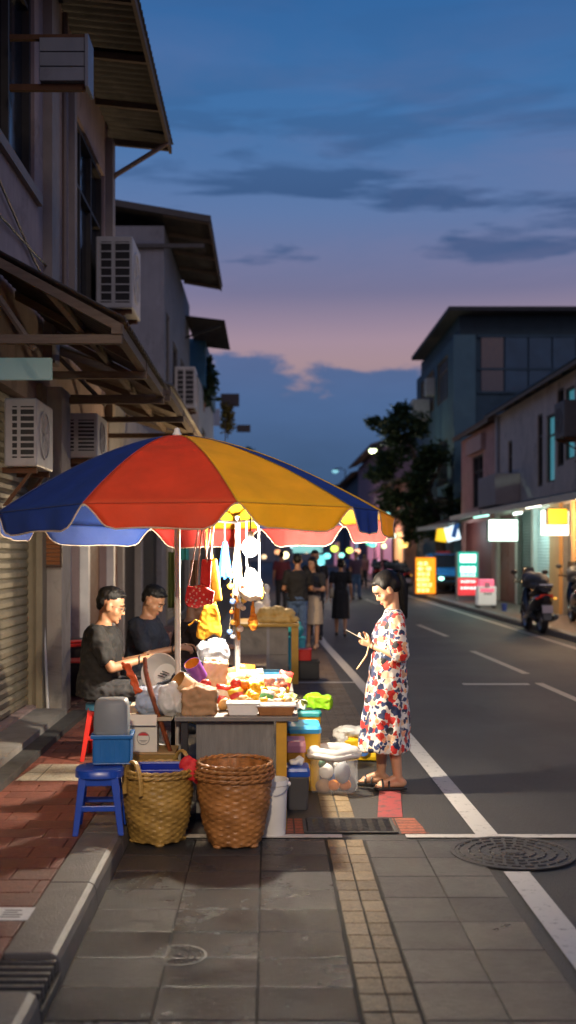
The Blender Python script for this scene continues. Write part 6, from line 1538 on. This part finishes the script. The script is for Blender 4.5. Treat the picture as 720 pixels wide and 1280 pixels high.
def shoes(g, J, mtl, sandal=False, k=1.0):
    for s in 'LR':
        an, to = V(J['a' + s]), V(J['t' + s]); f = (to - an); f.z = 0; f = f.normalized(); fl = V((an.x, an.y, 0)); z0 = to.z
        sd = f.cross(V((0, 0, 1)))
        if sandal:
            out = []
            for t, w_ in ((-.06, .018), (-.05, .032), (0, .034), (.06, .036), (.11, .044), (.15, .040), (.175, .022)): out.append((t, w_))
            L = (to - an).xy.length
            mb = MB(); pts = [fl + f * (t * k) + sd * w_ * k for t, w_ in out] + [fl + f * (t * k) - sd * w_ * k for t, w_ in out[::-1]]
            mb.prism([p + V((0, 0, z0 - .037)) for p in pts], (0, 0, .018)); so = mb.obj('sandal', mtl, g, bev=.003)
            mb = MB()
            for c in (.07, .115):
                mb.tube([fl + f * c * k + sd * (.043 * math.cos(a)) * k + V((0, 0, z0 - .022 + .052 * math.sin(a))) for a in [PI * i / 10 for i in range(11)]], .0075 * k, 6, flat=1.4)
            mb.obj('strap', mtl, so, smooth=True)
        else:
            mb = MB(); mb.cap(fl - f * .03 + V((0, 0, z0 + .008)), .042 * k, to - f * .045, .043 * k); mb.cap(an - f * .0 + V((0, 0, -.01)), .042 * k, to - f * .08 + V((0, 0, .012)), .040 * k); fobj('shoe', mb, mtl, g, .009, 3)

# ---- the woman in the floral dress
Wn = thing('person', 'woman in floral red, navy and white dress looking at her phone beside the stall', 'person', (.868, 8.06, .004), PI / 2)
J = dict(pel=(0, -.02, .80), neck=(0, -.035, 1.275), sL=(-.145, -.040, 1.218), sR=(.145, -.040, 1.218), eL=(-.185, -.062, .955), eR=(.180, -.04, .955), wL=(-.055, .120, 1.025), wR=(.055, .130, 1.030),
         hL=((.35, .9, .35), (.8, -.2, .6), (0, -.3, 1), .55), hR=((-.35, .9, .35), (-.8, -.2, .6), (0, -.3, 1), .55),
         pL=(-.078, -.03, .76), pR=(.078, -.02, .76), kL=(-.075, -.02, .42), kR=(.075, .04, .42), aL=(-.075, -.06, .085), aR=(.075, .045, .085), tL=(-.085, .115, .040), tR=(.095, .215, .040),
         head=(0, .015, 1.430), hrot=(36, 5), hk=1.04)
fobj('body', body_shapes(J, True, 1.0), skin_m, Wn, .0058, 5, .45)
face_parts(Wn, J, hair_m, fem=True)
# dress: one lathe-like skirt with folds plus bodice and sleeves
def dress_ring(z, cy, rx, ry, fold, n=64):
    out = []
    for i in range(n):
        q = 2 * PI * i / n; fo = fold * (math.sin(7 * q + 1.1 + z * 2) + .6 * math.sin(11 * q + 2 - z * 3))
        out.append(V(((rx + fo) * math.cos(q), cy + (ry + fo) * math.sin(q), z + (.012 * math.sin(3 * q) if fold > .005 else 0))))
    return out
mb = MB()
mb.rings([dress_ring(*a) for a in [(.272, .035, .205, .178, .011), (.30, .035, .206, .179, .011), (.45, .026, .200, .172, .009), (.62, .016, .188, .156, .007), (.78, .008, .178, .142, .004), (.90, .0, .166, .130, .002), (1.0, -.006, .150, .118, .0), (1.10, -.004, .150, .122, 0), (1.17, -.014, .150, .106, 0), (1.225, -.034, .138, .080, 0), (1.262, -.036, .090, .064, 0), (1.285, -.032, .064, .056, 0)]])
for s in 'LR': mb.cap(J['s' + s], .058, V(J['s' + s]).lerp(V(J['e' + s]), .55), .064); mb.cap(V(J['s' + s]).lerp(V(J['e' + s]), .55), .064, V(J['s' + s]).lerp(V(J['e' + s]), .90), .068)
fobj('dress', mb, floral_mat('floral_print'), Wn, .0085, 4, .5, .010, 9)
# hair: smooth cap, tied back, long pony tail
c = V(J['head']); Rm = orient(*J['hrot']); k = J['hk']; T = lambda p: c + Rm @ (V(p) * k); mb = MB()
E = lambda p, r: mb.ell(T(p), [q_ * k for q_ in r], 18, 12, Rm)
E((0, -.024, .050), (.077, .094, .076)); E((0, -.052, .012), (.074, .064, .076)); E((0, .030, .080), (.052, .040, .026)); E((.066, -.008, .035), (.013, .046, .034)); E((-.066, -.008, .035), (.013, .046, .034)); E((.062, -.03, .0), (.014, .03, .04)); E((-.062, -.03, .0), (.014, .03, .04)); E((0, -.105, .03), (.03, .03, .03))
hb = fobj('hair', mb, hair_m, Wn, .006, 4)
p0 = T((0, -.115, .035))
mb = MB(); pts = [p0, p0 + V((0, -.026, -.012)), p0 + V((0, -.040, -.07)), p0 + V((0, -.044, -.15)), p0 + V((0.0, -.050, -.22)), p0 + V((0, -.058, -.275))]; rr = [.020, .028, .031, .029, .022, .007]
for a, b, r0, r1 in zip(pts, pts[1:], rr, rr[1:]): mb.cap(a, r0, b, r1)
for s in (-1, 1): mb.cap(p0 + V((s * .010, -.034, -.05)), .018, p0 + V((s * .018, -.048, -.23)), .010)
fobj('ponytail', mb, hair_m, hb, .006, 4)
q = random.Random(14); mb = MB()
for i in range(90):
    a = q.uniform(0, 6.3); r0 = q.uniform(.4, 1.1); pts = []
    for s_, (x_, y_, z_, w_) in enumerate([(0, -.012, 0, .020), (0, -.028, -.02, .029), (0, -.041, -.08, .033), (0, -.045, -.16, .031), (0, -.051, -.23, .024), (0, -.060, -.29, .016)]):
        pts.append(p0 + V((x_ + w_ * r0 * math.cos(a + s_ * .1), y_ + w_ * r0 * math.sin(a + s_ * .1), z_ - (q.uniform(0, .03) if s_ == 5 else 0))))
    mb.tube(pts, [.0022, .0022, .002, .002, .0018, .001], 4)
for i in range(26):
    a = q.uniform(-1, 1); mb.tube([T((.05 * a, .06 - .02 * abs(a), .09 - .02 * abs(a))), T((.075 * a, .0, .115 - .03 * a * a)), T((.05 * a, -.09, .075)), T((0.01 * a, -.125, .035))], [.001, .002, .002, .0015], 4)
mb.obj('hair_strands', hair_m, hb)
mb = MB(); mb.tube([p0 + V((.022 * math.cos(a), -.018, .024 * math.sin(a) - .004)) for a in [2 * PI * i / 12 for i in range(13)]], .006, 6); mb.obj('hair_tie', black_cloth, hb)
shoes(Wn, J, black_plastic, True)
MB().tube([V(J['wL']) + V((.026 * math.cos(a), .0, .026 * math.sin(a))) for a in [2 * PI * i / 14 for i in range(15)]], .005, 6).obj('bracelet', black_cloth, Wn, smooth=True)
ph = thing('mobile_phone', 'dark phone held in the hands of the woman in the floral dress', 'phone', (.868 - .245, 8.06, 1.10), PI / 2)
mb = MB(); mb.box((0, 0, 0), (.072, .145, .009), (.50, 0, 0)); mb.obj('case', black_plastic, ph, bev=.003)
mb = MB(); mb.box((0, -.003, .0055), (.064, .132, .0015), (.50, 0, 0)); mb.obj('screen', lit('phone_screen', (.9, .75, .6), .5), ph)
o = MB().tube([(.868 - .145, 8.015, 1.03), (.868 - .165, 8.0, .96), (.868 - .21, 7.995, .895), (.868 - .235, 7.99, .865)], [.010, .013, .013, .009], 8, flat=.5).obj('wrist_strap', M('tan_strap', (.50, .34, .18), .7, .15, 12), None, smooth=True)
tag(o, 'short tan strap dangling from the hand of the woman with the phone', 'strap')

# ---- seated sellers
def seated(label, loc, rotz, shirt_m, lean=.0, glasses=False, hrot=(22, 0), k=1.0, voxel=.008, skin=skin_d, h=0.0):
    g = thing('person', label, 'person', loc, rotz)
    J = dict(pel=(0, -.06, .50 + h), neck=(0, .00 + lean, .995 + h), sL=(-.205, -.03 + lean, .925 + h), sR=(.205, -.03 + lean, .925 + h), eL=(-.235, .10 + lean, .665 + h), eR=(.235, .09 + lean, .675 + h), wL=(-.10, .315 + lean, .735 + h), wR=(.12, .315 + lean, .735 + h),
             hL=((.25, .9, .0), (.5, .0, -.8), (.6, .3, .4), .45), hR=((-.25, .9, .0), (-.5, .0, -.8), (-.6, .3, .4), .45),
             pL=(-.095, -.02, .49 + h), pR=(.095, -.02, .49 + h), kL=(-.13, .39, .50 + h), kR=(.13, .39, .50 + h), aL=(-.13, .36, .09), aR=(.13, .36, .09), tL=(-.14, .54, .042), tR=(.14, .54, .042),
             head=(0, .055 + lean, 1.135 + h), hrot=hrot, hk=1.12)
    fobj('body', body_shapes(J, False, 1.0), skin, g, voxel, 5, .45)
    face_parts(g, J, hair_m, glasses)
    hair_short(g, J)
    tshirt(g, J, shirt_m, False, -.14, .66, .034)
    trousers(g, J, trouser); shoes(g, J, black_plastic)
    mb = MB(); a = V(J['wR']).lerp(V(J['eR']), .12); mb.tube([a + V((.031 * math.cos(q_), 0, .031 * math.sin(q_))) for q_ in [2 * PI * i / 12 for i in range(13)]], .007, 6); mb.obj('wristwatch', black_plastic, g)
    mb = MB(); ax = (V(J['neck']) - V(J['pel'])).normalized()
    mb.tube([V((.0, .062 + lean, .985 + h)), V((.0, .118 + lean * .8, .88 + h)), V((0, .135 + lean * .5, .74 + h))], .006, 5, flat=.5); mb.obj('shirt_placket', M('black_placket', (.035, .035, .038), .7, .1), g)
    return g
seated('man in black short-sleeved shirt and glasses sitting on a blue stool behind the bags', (X(130, 8.6), 8.6, SW), -PI / 2, black_cloth, .0, True, (20, 0), h=.035)
stool('plastic_stool', 'light blue seat with red legs under the man in black shirt', (X(140, 8.6) - .03, 8.62, SW), .43, M('pale_blue_plastic', (.07, .26, .42), .35, .15, 8), red_plastic, .17, .22)
seated('man in navy shirt bending his head down beside the man in black', (X(181, 9.9), 9.95, SW), -PI / 2 - .25, navy_cloth, .02, False, (34, -6), h=.01)
stool('plastic_stool', 'red stool under the man in the navy shirt', (X(178, 9.9) - .02, 9.95, SW), .41, red_plastic, None, .16, .2)
seated('dark clothed person half hidden behind the hanging yellow apron', (X(233, 11.0), 11.0, .0), -PI / 2 + .3, M('brown_black_cloth', (.03, .02, .018), .9, .3, 20), .05, False, (40, 0), h=.03)
stool('plastic_stool', 'dark red stool under the half hidden seated person', (X(231, 11.0), 11.0, .0), .43, M('dark_red_plastic', (.20, .012, .012), .4, .15, 8), None, .16, .2)
# red chair and red tub behind the men
def chair(label, loc, rot, cm):
    g = thing('plastic_chair', label, 'chair', loc, rot)
    MB().grid(lambda u, v: V(((u - .5) * .42, (v - .5) * .42, .43 + .02 * ((2 * u - 1) ** 2) + .01 * (2 * v - 1) ** 2)), 8, 8).obj('seat', cm, g, smooth=True, solid=.012)
    MB().grid(lambda u, v: V(((u - .5) * (.42 - .06 * v), -.20 - .08 * v - .04 * (1 - (2 * u - 1) ** 2), .44 + .40 * v)), 10, 8).obj('backrest', cm, g, smooth=True, solid=.012)
    for sx_ in (-1, 1):
        for sy in (-1, 1): MB().tube([(sx_ * .18, sy * .17, .43), (sx_ * .21, sy * .21, 0)], [.022, .016], 8).obj('leg', cm, g, smooth=True)
        MB().tube([(sx_ * .22, -.21, .62), (sx_ * .23, 0, .63), (sx_ * .23, .14, .62), (sx_ * .2, .17, .43)], .018, 8).obj('armrest', cm, g, smooth=True)
    return g
chair('red plastic armchair by the wall behind the man in black shirt', (X(98, 11.6), 11.7, SW), -1.3, red_plastic)
o = MB().rings([[V((sx_ * .2, sy * .18, z)) for sx_, sy in ((-1, -1), (1, -1), (1, 1), (-1, 1))] for z in (0, .62)]).obj('black_suitcase', black_plastic, None, bev=.03); o.location = (X(98, 12.3), 12.4, SW); tag(o, 'black case standing behind the red armchair at the lilac door', 'case')
bin_('red_basin', 'large red plastic tub behind the man in the navy shirt', X(186, 11.5) - .1, X(200, 11.5) + .1, 11.3, 11.7, .75, M('deep_red_plastic', (.33, .012, .012), .4, .15, 8), None, .9, .03, 'tub', SW)
for nm, px0, px1, py0, py1, dd, m1, lb in [('hanging_garment', 210, 221, 690, 760, 12.5, M('olive_green_cloth', (.10, .12, .02), .8, .2, 10, bump=.4, bscale=14), 'olive green garment hanging in the dark shop front'), ('hanging_garment', 224, 236, 676, 700, 12.2, M('teal_cloth', (.05, .32, .28), .8, .2, 10, bump=.4), 'teal cloth hanging high in the dark shop front'), ('hanging_garment', 238, 247, 700, 745, 12.4, M('brown_cloth', (.18, .08, .03), .8, .2, 10, bump=.4), 'brown cloth hanging beside the striped bag straps')]:
    a, b = P(px0, py1, dd), P(px1, py0, dd); w_ = b.x - a.x; h_ = b.z - a.z
    mb = MB(); mb.grid(lambda u, v: V((u * w_, .03 * math.sin(u * 14 + v), v * h_)), 16, 8); g = thing(nm, lb, 'garment', a); mb.obj('cloth', m1, g, smooth=True, solid=.006); MB().tube([(w_ * .5, 0, h_), (w_ * .5, 0, h_ + .3)], .005, 5).obj('hanger', steel, g)

# ---- people walking up the street
def standing(label, loc, rotz, H, fem, shirt_m, low, low_m, skin=skin_d, arms='down', hrot=(5, 0), hair='short', step=.1, voxel=.012, shoe=black_plastic, sl=.6):
    g = thing('person', label, 'person', loc, rotz); k = H / 1.70
    S = lambda *p: tuple(q_ * k for q_ in p)
    J = dict(pel=S(0, 0, .90), neck=S(0, -.01, 1.43), sL=S(-.175, -.02, 1.37), sR=S(.175, -.02, 1.37), pL=S(-.09, 0, .86), pR=S(.09, 0, .86), kL=S(-.09, step * .6, .47), kR=S(.09, -step * .3, .47), aL=S(-.09, step, .085), aR=S(.09, -step, .085 + (.05 if step > .05 else 0)), tL=S(-.10, step + .17, .042), tR=S(.10, -step + .17, .042),
             head=S(0, .02, 1.585), hrot=hrot, hk=k * 1.02)
    if arms == 'down': J.update(eL=S(-.22, -.06, 1.10), eR=S(.22, -.03, 1.10), wL=S(-.23, .03, .86), wR=S(.23, .06, .86))
    elif arms == 'fold': J.update(eL=S(-.23, .06, 1.10), eR=S(.23, .06, 1.10), wL=S(.03, .22, 1.14), wR=S(-.03, .24, 1.10))
    else: J.update(eL=S(-.24, .0, 1.10), eR=S(.25, .04, 1.10), wL=S(-.18, .2, 1.05), wR=S(.12, .22, 1.12))
    dn = ((0, .1, -1), (1, 0, 0), (0, 1, 0), .35)
    J['hL'] = dn if arms == 'down' else ((.8, .3, 0), (0, -1, 0), (0, 0, 1), .3); J['hR'] = ((0, .1, -1), (-1, 0, 0), (0, 1, 0), .35) if arms == 'down' else ((-.8, .3, 0), (0, -1, 0), (0, 0, 1), .3)
    fobj('body', body_shapes(J, fem, k), skin, g, voxel * .8, 4, .4)
    face_parts(g, J, hair_m, fem=fem)
    if hair == 'short': hair_short(g, J, .010)
    else:
        c = V(J['head']); Rm = orient(*hrot); kk = J['hk']; T = lambda p: c + Rm @ (V(p) * kk); mb = MB(); E = lambda p, r: mb.ell(T(p), [q_ * kk for q_ in r], 14, 10, Rm)
        E((0, -.022, .055), (.079, .096, .074)); E((0, -.058, .0), (.078, .062, .09)); E((.07, -.01, 0), (.016, .04, .06)); E((-.07, -.01, 0), (.016, .04, .06))
        if hair == 'long': E((0, -.085, -.11), (.075, .035, .12))
        else: E((0, -.11, .06), (.042, .042, .042))
        fobj('hair', mb, hair_m, g, .010, 3)
    tshirt(g, J, shirt_m, fem, -.02, sl, .018, voxel, 'shirt', k)
    if low == 'trousers': trousers(g, J, low_m, k, 1.0, voxel)
    else:
        z0 = {'skirt': .46, 'midi': .40}[low] * k
        mb = MB(); mb.rings([[V(((rx + .008 * math.sin(8 * q_) * f) * math.cos(q_) * k, cy * k + (ry + .008 * math.sin(8 * q_) * f) * math.sin(q_) * k, z)) for q_ in [2 * PI * i / 40 for i in range(40)]] for z, rx, ry, cy, f in ((z0, .20, .19, .02, 1), (.7 * k, .19, .165, .01, .7), (.88 * k, .178, .145, 0, .2), (1.0 * k, .150, .125, 0, 0))])
        fobj('skirt', mb, low_m, g, voxel, 3)
    shoes(g, J, shoe, False, k * .95)
    return g
standing('man in black t-shirt and jeans seen from behind beyond the second cart', (X(372, 19.0), 19.0, .004), 0.05, 1.66, False, black_cloth, 'trousers', denim, arms='hold', hrot=(5, -8), step=.04)
standing('woman in dark top and beige skirt facing the man in jeans', (X(391, 19.5), 19.6, .004), PI - .35, 1.60, True, M('charcoal_cloth', (.03, .03, .033), .85, .2, 20), 'skirt', beige_cloth, skin_m, 'fold', (12, -15), 'long', .03, shoe=M('nude_shoe', (.45, .28, .18), .6, .1))
standing('man whose face shows just above the couple near the second cart', (X(394, 21.5), 21.6, .004), PI, 1.72, False, black_cloth, 'trousers', trouser, skin_d, 'down', (8, 0), 'short', .05)
standing('woman in black knee-length dress walking away up the road', (X(426, 22.4), 22.4, .004), -.05, 1.56, True, M('black_dress_cloth', (.010, .010, .011), .85, .3, 20), 'midi', M('black_dress_cloth'), skin_d, 'down', (6, 5), 'bun', .14)
g = thing('shoulder_bag', 'pale bag with grey strap held by the woman walking away', 'bag', (X(414, 22.5), 22.42, .80)); mb = MB(); mb.box((0, 0, .10), (.08, .16, .20)).ell((0, 0, .08), (.05, .10, .11)); fobj('bag_body', mb, M('pale_bag', (.50, .42, .28), .6, .2, 12), g, .014, 2); MB().tube([(0, -.06, .18), (.03, 0, .5), (.0, .06, .18)], .010, 6).obj('strap', M('pale_bag'), g)
q = random.Random(91)
far_defs = [(352, 32, 'maroon', (.12, .02, .03), 'man in maroon shirt standing far beyond the white pole'), (445, 40, 'plum', (.08, .04, .07), 'person in plum shirt far up the road past the walking woman'), (455, 52, 'rose', (.30, .12, .13), 'person in rose top far up the road'), (436, 58, 'cobalt', (.03, .07, .25), 'person in cobalt shirt in the distant crowd'), ]
for px, d, cn, c, lb in far_defs:
    standing(lb, (X(px, d), d, .004), q.choice((0, PI)) + q.uniform(-.4, .4), q.uniform(1.58, 1.72), False, M(cn + '_cloth', c, .85, .2, 20), 'trousers', q.choice((trouser, denim)), skin_d, 'down', (4, 0), 'short', .1, .022)
# ------------------------------------------------------------------ scooters and the blue pickup
gloss_black = M('gloss_black', (.012, .012, .014), .22, .2, 10, coat=.6)
tail_red = lit('tail_light', (.55, .03, .015), .15)
amber = lit('amber_lamp', (1, .45, .05), 1.2)
def wheel(mb_t, mb_r, c, r, w_):
    T = Matrix.Translation(c) @ Euler((0, PI / 2, 0)).to_matrix().to_4x4()
    a = MB().lathe([(r * .72, -w_ * .4), (r * .9, -w_ * .5), (r, -w_ * .25), (r, w_ * .25), (r * .9, w_ * .5), (r * .72, w_ * .4)], n=28, cap0=False, cap1=False).xf(T); mb_t.add(a.v, a.f)
    b = MB().lathe([(.03, -w_ * .3), (r * .25, -w_ * .3), (r * .3, -w_ * .1), (r * .6, -w_ * .1), (r * .72, -w_ * .38), (r * .72, w_ * .38), (r * .6, w_ * .1), (r * .3, w_ * .1), (r * .25, w_ * .3), (.03, w_ * .3)], n=24).xf(T); mb_r.add(b.v, b.f)
def scooter(label, loc, rotz, box=True):
    """forward = +Y, seen from behind at rotation 0"""
    g = thing('motor_scooter', label, 'scooter', loc, rotz, 'scooters parked across the street')
    for y, nm in ((-.62, 'rear_wheel'), (.64, 'front_wheel')):
        t_, r_ = MB(), MB(); wheel(t_, r_, (0, y, .27), .27, .13); w_ = t_.obj(nm, rubber, g, smooth=True); r_.obj('rim', steel, w_, smooth=True)
    def sec(y, z0, z1, w0, w1, n=20):
        return [V(((w0 + (w1 - w0) * (.5 + .5 * math.sin(a))) * math.cos(a), y, (z0 + z1) / 2 + (z1 - z0) / 2 * math.sin(a))) for a in [2 * PI * i / n for i in range(n)]]
    MB().rings([sec(-1.0, .66, .80, .06, .09), sec(-.92, .52, .86, .13, .17), sec(-.6, .42, .84, .19, .21), sec(-.25, .36, .74, .20, .20), sec(-.05, .30, .56, .18, .17), sec(.3, .24, .36, .17, .17), sec(.40, .24, .40, .16, .16)]).obj('body_fairing', gloss_black, g, smooth=True)
    MB().rings([sec(.30, .28, .5, .14, .15), sec(.42, .30, .85, .20, .17), sec(.52, .40, 1.0, .19, .12), sec(.62, .60, .98, .13, .09), sec(.70, .72, .90, .06, .05)]).obj('front_shield', gloss_black, g, smooth=True)
    MB().rings([sec(-.95, .86, .97, .12, .11), sec(-.7, .83, .99, .17, .15), sec(-.35, .78, .90, .17, .15), sec(.0, .74, .86, .14, .12), sec(.08, .74, .82, .08, .07)]).obj('seat', black_plastic, g, smooth=True)
    MB().prism([(-.16, -.86, .68), (.16, -.86, .68), (.13, -.97, .76), (-.13, -.97, .76)], (0, -.02, .07)).obj('tail_light', tail_red, g, bev=.01)
    for s in (-1, 1): MB().ell((s * .19, -.93, .74), (.035, .03, .025)).obj('indicator', amber if s > 0 else tail_red, g, smooth=True)
    MB().prism([(-.10, -.98, .62), (.10, -.98, .62), (.08, -1.08, .30), (-.08, -1.08, .30)], (0, .02, 0)).obj('mudguard', black_plastic, g)
    MB().box((0, -1.055, .52), (.22, .012, .16), (-.2, 0, 0)).obj('number_plate', M('plate_pinkish', (.45, .38, .38), .5, .15, 20), g, bev=.004)
    MB().tube([(-.36, .36, 1.06), (-.2, .46, 1.04), (0, .5, 1.02), (.2, .46, 1.04), (.36, .36, 1.06)], .018, 8).obj('handlebar', black_plastic, g, smooth=True)
    MB().rings([sec(.46, .98, 1.12, .10, .10), sec(.56, .96, 1.12, .12, .10), sec(.64, .96, 1.06, .06, .05)]).obj('headlight_cowl', gloss_black, g, smooth=True)
    for s in (-1, 1):
        m_ = MB().ell((s * .34, .42, 1.26), (.075, .02, .05)).obj('mirror', black_plastic, g, smooth=True); MB().tube([(s * .26, .42, 1.05), (s * .33, .43, 1.22)], .008, 6).obj('mirror_stem', black_plastic, m_)
    for s in (-1, 1): MB().tube([(s * .10, -.62, .27), (s * .15, -.3, .36)], .05, 8).obj('engine_case', dark_metal, g, smooth=True)
    MB().tube([(.17, -.3, .26), (.19, -.55, .28), (.20, -.98, .36)], [.03, .055, .05], 10).obj('exhaust', dark_metal, g, smooth=True)
    MB().tube([(-.1, -.15, .25), (-.2, -.25, .02)], .014, 6).obj('kickstand', dark_metal, g)
    MB().tube([(-.12, -.5, .95), (-.13, -.95, 1.02), (.13, -.95, 1.02), (.12, -.5, .95)], .014, 6).obj('grab_rail', steel, g, smooth=True)
    MB().grid(lambda u, v: V(((u - .5) * (.34 - .10 * v), .52 + .05 * v - .04 * (2 * u - 1) ** 2 - .0, 1.08 + .28 * v)), 8, 6).obj('windscreen', M('smoked_screen', (.02, .02, .022), .15, .1), g, smooth=True, solid=.006)
    for y in (.64,): MB().grid(lambda u, v: V(((u - .5) * .16, y + .31 * math.cos(.2 + v * 2.4), .27 + .31 * math.sin(.2 + v * 2.4))), 4, 10).obj('front_mudguard', gloss_black, g, smooth=True, solid=.008)
    return g
p = G(668, 790); s1 = scooter('black scooter with cover over its seat parked at the far kerb', (X(668, 24.0), 24.0, .004), .02)
mb = MB(); mb.ell((0, -.15, 1.08), (.24, .62, .19)).ell((0, .3, 1.12), (.20, .25, .16)).box((0, -.25, .98), (.42, .9, .10)); fobj('seat_cover', mb, M('grey_cover', (.05, .05, .055), .6, .3, 10, bump=.5, bscale=14), s1, .02, 3)
dup(s1, (X(722, 24.8), 24.8, SW), -.10, 'second black scooter cut off by the picture edge', None)
for (px, d, rz, lb) in [(489, 50, .4, 'dark scooter parked far off below the gold light'), (470, 55, 0, 'scooter far up the road near the person in rose'), (500, 47, .2, 'scooter standing left of the orange lightbox on the far kerb')]:
    dup(s1, (X(px, d), d, .004), rz, lb)
# blue pickup by the far kerb, nose towards the camera
g = thing('pickup_truck', 'blue pickup truck parked behind the price lightbox with one lit headlight', 'truck', (6.84, 43.5, SW), PI + .04)
bl = M('truck_blue', (.02, .19, .46), .3, .2, 6, coat=.5)
def hull(mb, secs):
    mb.rings([[V((x_, y, z)) for x_, z in s] for y, s in secs])
mb = MB(); rect = lambda w_, z0, z1, c=.06: [(-w_, z0 + c), (-w_ + c, z0), (w_ - c, z0), (w_, z0 + c), (w_, z1 - c), (w_ - c, z1), (-w_ + c, z1), (-w_, z1 - c)]
hull(mb, [(-2.0, rect(.76, .42, .92)), (.35, rect(.78, .38, .95)), (.5, rect(.78, .38, 1.0)), (1.2, rect(.78, .38, 1.0)), (1.75, rect(.76, .40, .90)), (1.95, rect(.70, .44, .78))]); mb.obj('body', bl, g, smooth=True, ang=30)
mb = MB(); hull(mb, [(-.75, rect(.72, .93, 1.62)), (.0, rect(.72, .95, 1.70)), (.55, rect(.70, .98, 1.66)), (1.15, rect(.70, .98, 1.06, .03))]); mb.obj('cab', bl, g, smooth=True, ang=30)
MB().prism([(-.62, .65, 1.62), (.62, .65, 1.62), (.64, 1.12, 1.10), (-.64, 1.12, 1.10)], (0, .02, .02)).obj('windscreen', glass_dark, g)
for s in (-1, 1):
    MB().prism([(s * .715, -.6, 1.08), (s * .705, .7, 1.08), (s * .705, .4, 1.55), (s * .715, -.6, 1.55)], (s * .02, 0, 0)).obj('side_window', glass_dark, g)
    MB().ell((s * .50, 1.92, .66), (.13, .06, .08)).obj('headlight', lit('truck_headlight', (.4, 1, .75), 5) if s > 0 else white_plastic, g, smooth=True)
    for y in (-1.3, 1.2):
        t_, r_ = MB(), MB(); wheel(t_, r_, (s * .72, y, .33), .33, .2); w_ = t_.obj('wheel', rubber, g, smooth=True); r_.obj('rim', steel, w_, smooth=True)
    MB().ell((s * .88, .75, 1.12), (.08, .05, .09)).obj('mirror', black_plastic, g, smooth=True)
MB().span((-.74, 1.93, .38), (.74, 2.03, .52)).obj('bumper', dark_metal, g, bev=.02); MB().span((-.35, 1.93, .58), (.35, 1.965, .74)).obj('grille', black_plastic, g)
MB().span((-.60, -1.9, .93), (.1, -.9, 1.55)).obj('load_tarpaulin', M('tarp', (.03, .20, .45), .6, .3, 4, bump=.5, bscale=6), g, bev=.06)
MB().span((-.30, -.45, 1.705), (.3, -.1, 1.80)).obj('roof_box', M('deep_red_plastic'), g, bev=.02)
g.scale = (.9, .9, .9)
# blue tub on the far pavement
bin_('blue_pail', 'small blue pail on the far pavement beside the white box sign', X(627, 30), X(633, 30), 29.9, 30.05, .2, blue_plastic, None, .9, .03, 'pail', SW)

# ------------------------------------------------------------------ lamps that light the street
# unseen street lamp added behind the viewpoint, lights umbrella and baskets from the front
g = thing('street_lamp', 'unseen street lamp post added on the near pavement behind the viewpoint', 'street lamp', (-1.25, -2.6, SW))
MB().tube([(0, 0, 0), (0, 0, 4.6), (.2, .05, 5.1), (.9, .2, 5.3)], [.07, .05, .04, .035], 10).obj('post', dark_metal, g, smooth=True)
MB().rings([[V((.9 + x_, .2 + y_, z)) for x_, y_ in ((-.3, -.12), (.3, -.12), (.3, .12), (-.3, .12))] for z in (5.24, 5.36)]).obj('lamp_housing', dark_metal, g)
MB().span((.66, .12, 5.222), (1.14, .28, 5.238)).obj('lamp_glass', lit('added_lamp_glass', (1, .75, .45), 6), g)
spot('added_lamp_spot', (-.35, -2.4, 5.3), (-.3, 7.3, 1.1), 3300, (1, .78, .56), 34, .9, .18)
point('far_lamp_light', P(466, 563, 50) - V((0, 0, .35)), 170, (.9, 1, .7), .2)
for loc, pw, c in [((6.6, 27.0, 2.5), 150, (1, .62, .32)), ((6.7, 30.5, 2.45), 90, (.7, 1, .9)), ((6.5, 34.5, 2.4), 45, (.6, 1, .85)), ((6.7, 24.0, 2.5), 140, (1, .66, .4)), ((6.4, 62, 2.6), 200, (1, .6, .35)), ((-1.5, 28, 2.5), 25, (1, .75, .5)), ((-.1, 16.2, 2.0), 200, (1, .72, .42)), ((6.3, 41.6, 2.45), 70, (.8, .9, 1)), ((5.5, 76, 3), 250, (.9, .6, .6)), ((2.0, 44, 3), 160, (1, .75, .6))]:
    point('shop_and_fill_light', loc, pw, c, .12)  # shop lamps; those by the truck and second cart are added fill
# bulb added over the second cart to brighten the cart and the couple
g = thing('light_bulb', 'smaller glowing bulb added over the second cart', 'light bulb', (-.6, 15.6, 2.25)); MB().ell((0, 0, 0), (.05, .05, .06)).obj('glass_bulb', lit('bulb_glow', (1, .86, .62), 26), g, smooth=True); MB().tube([(0, 0, .06), (0, .1, 1.3)], .006, 5).obj('cord', black_plastic, g)
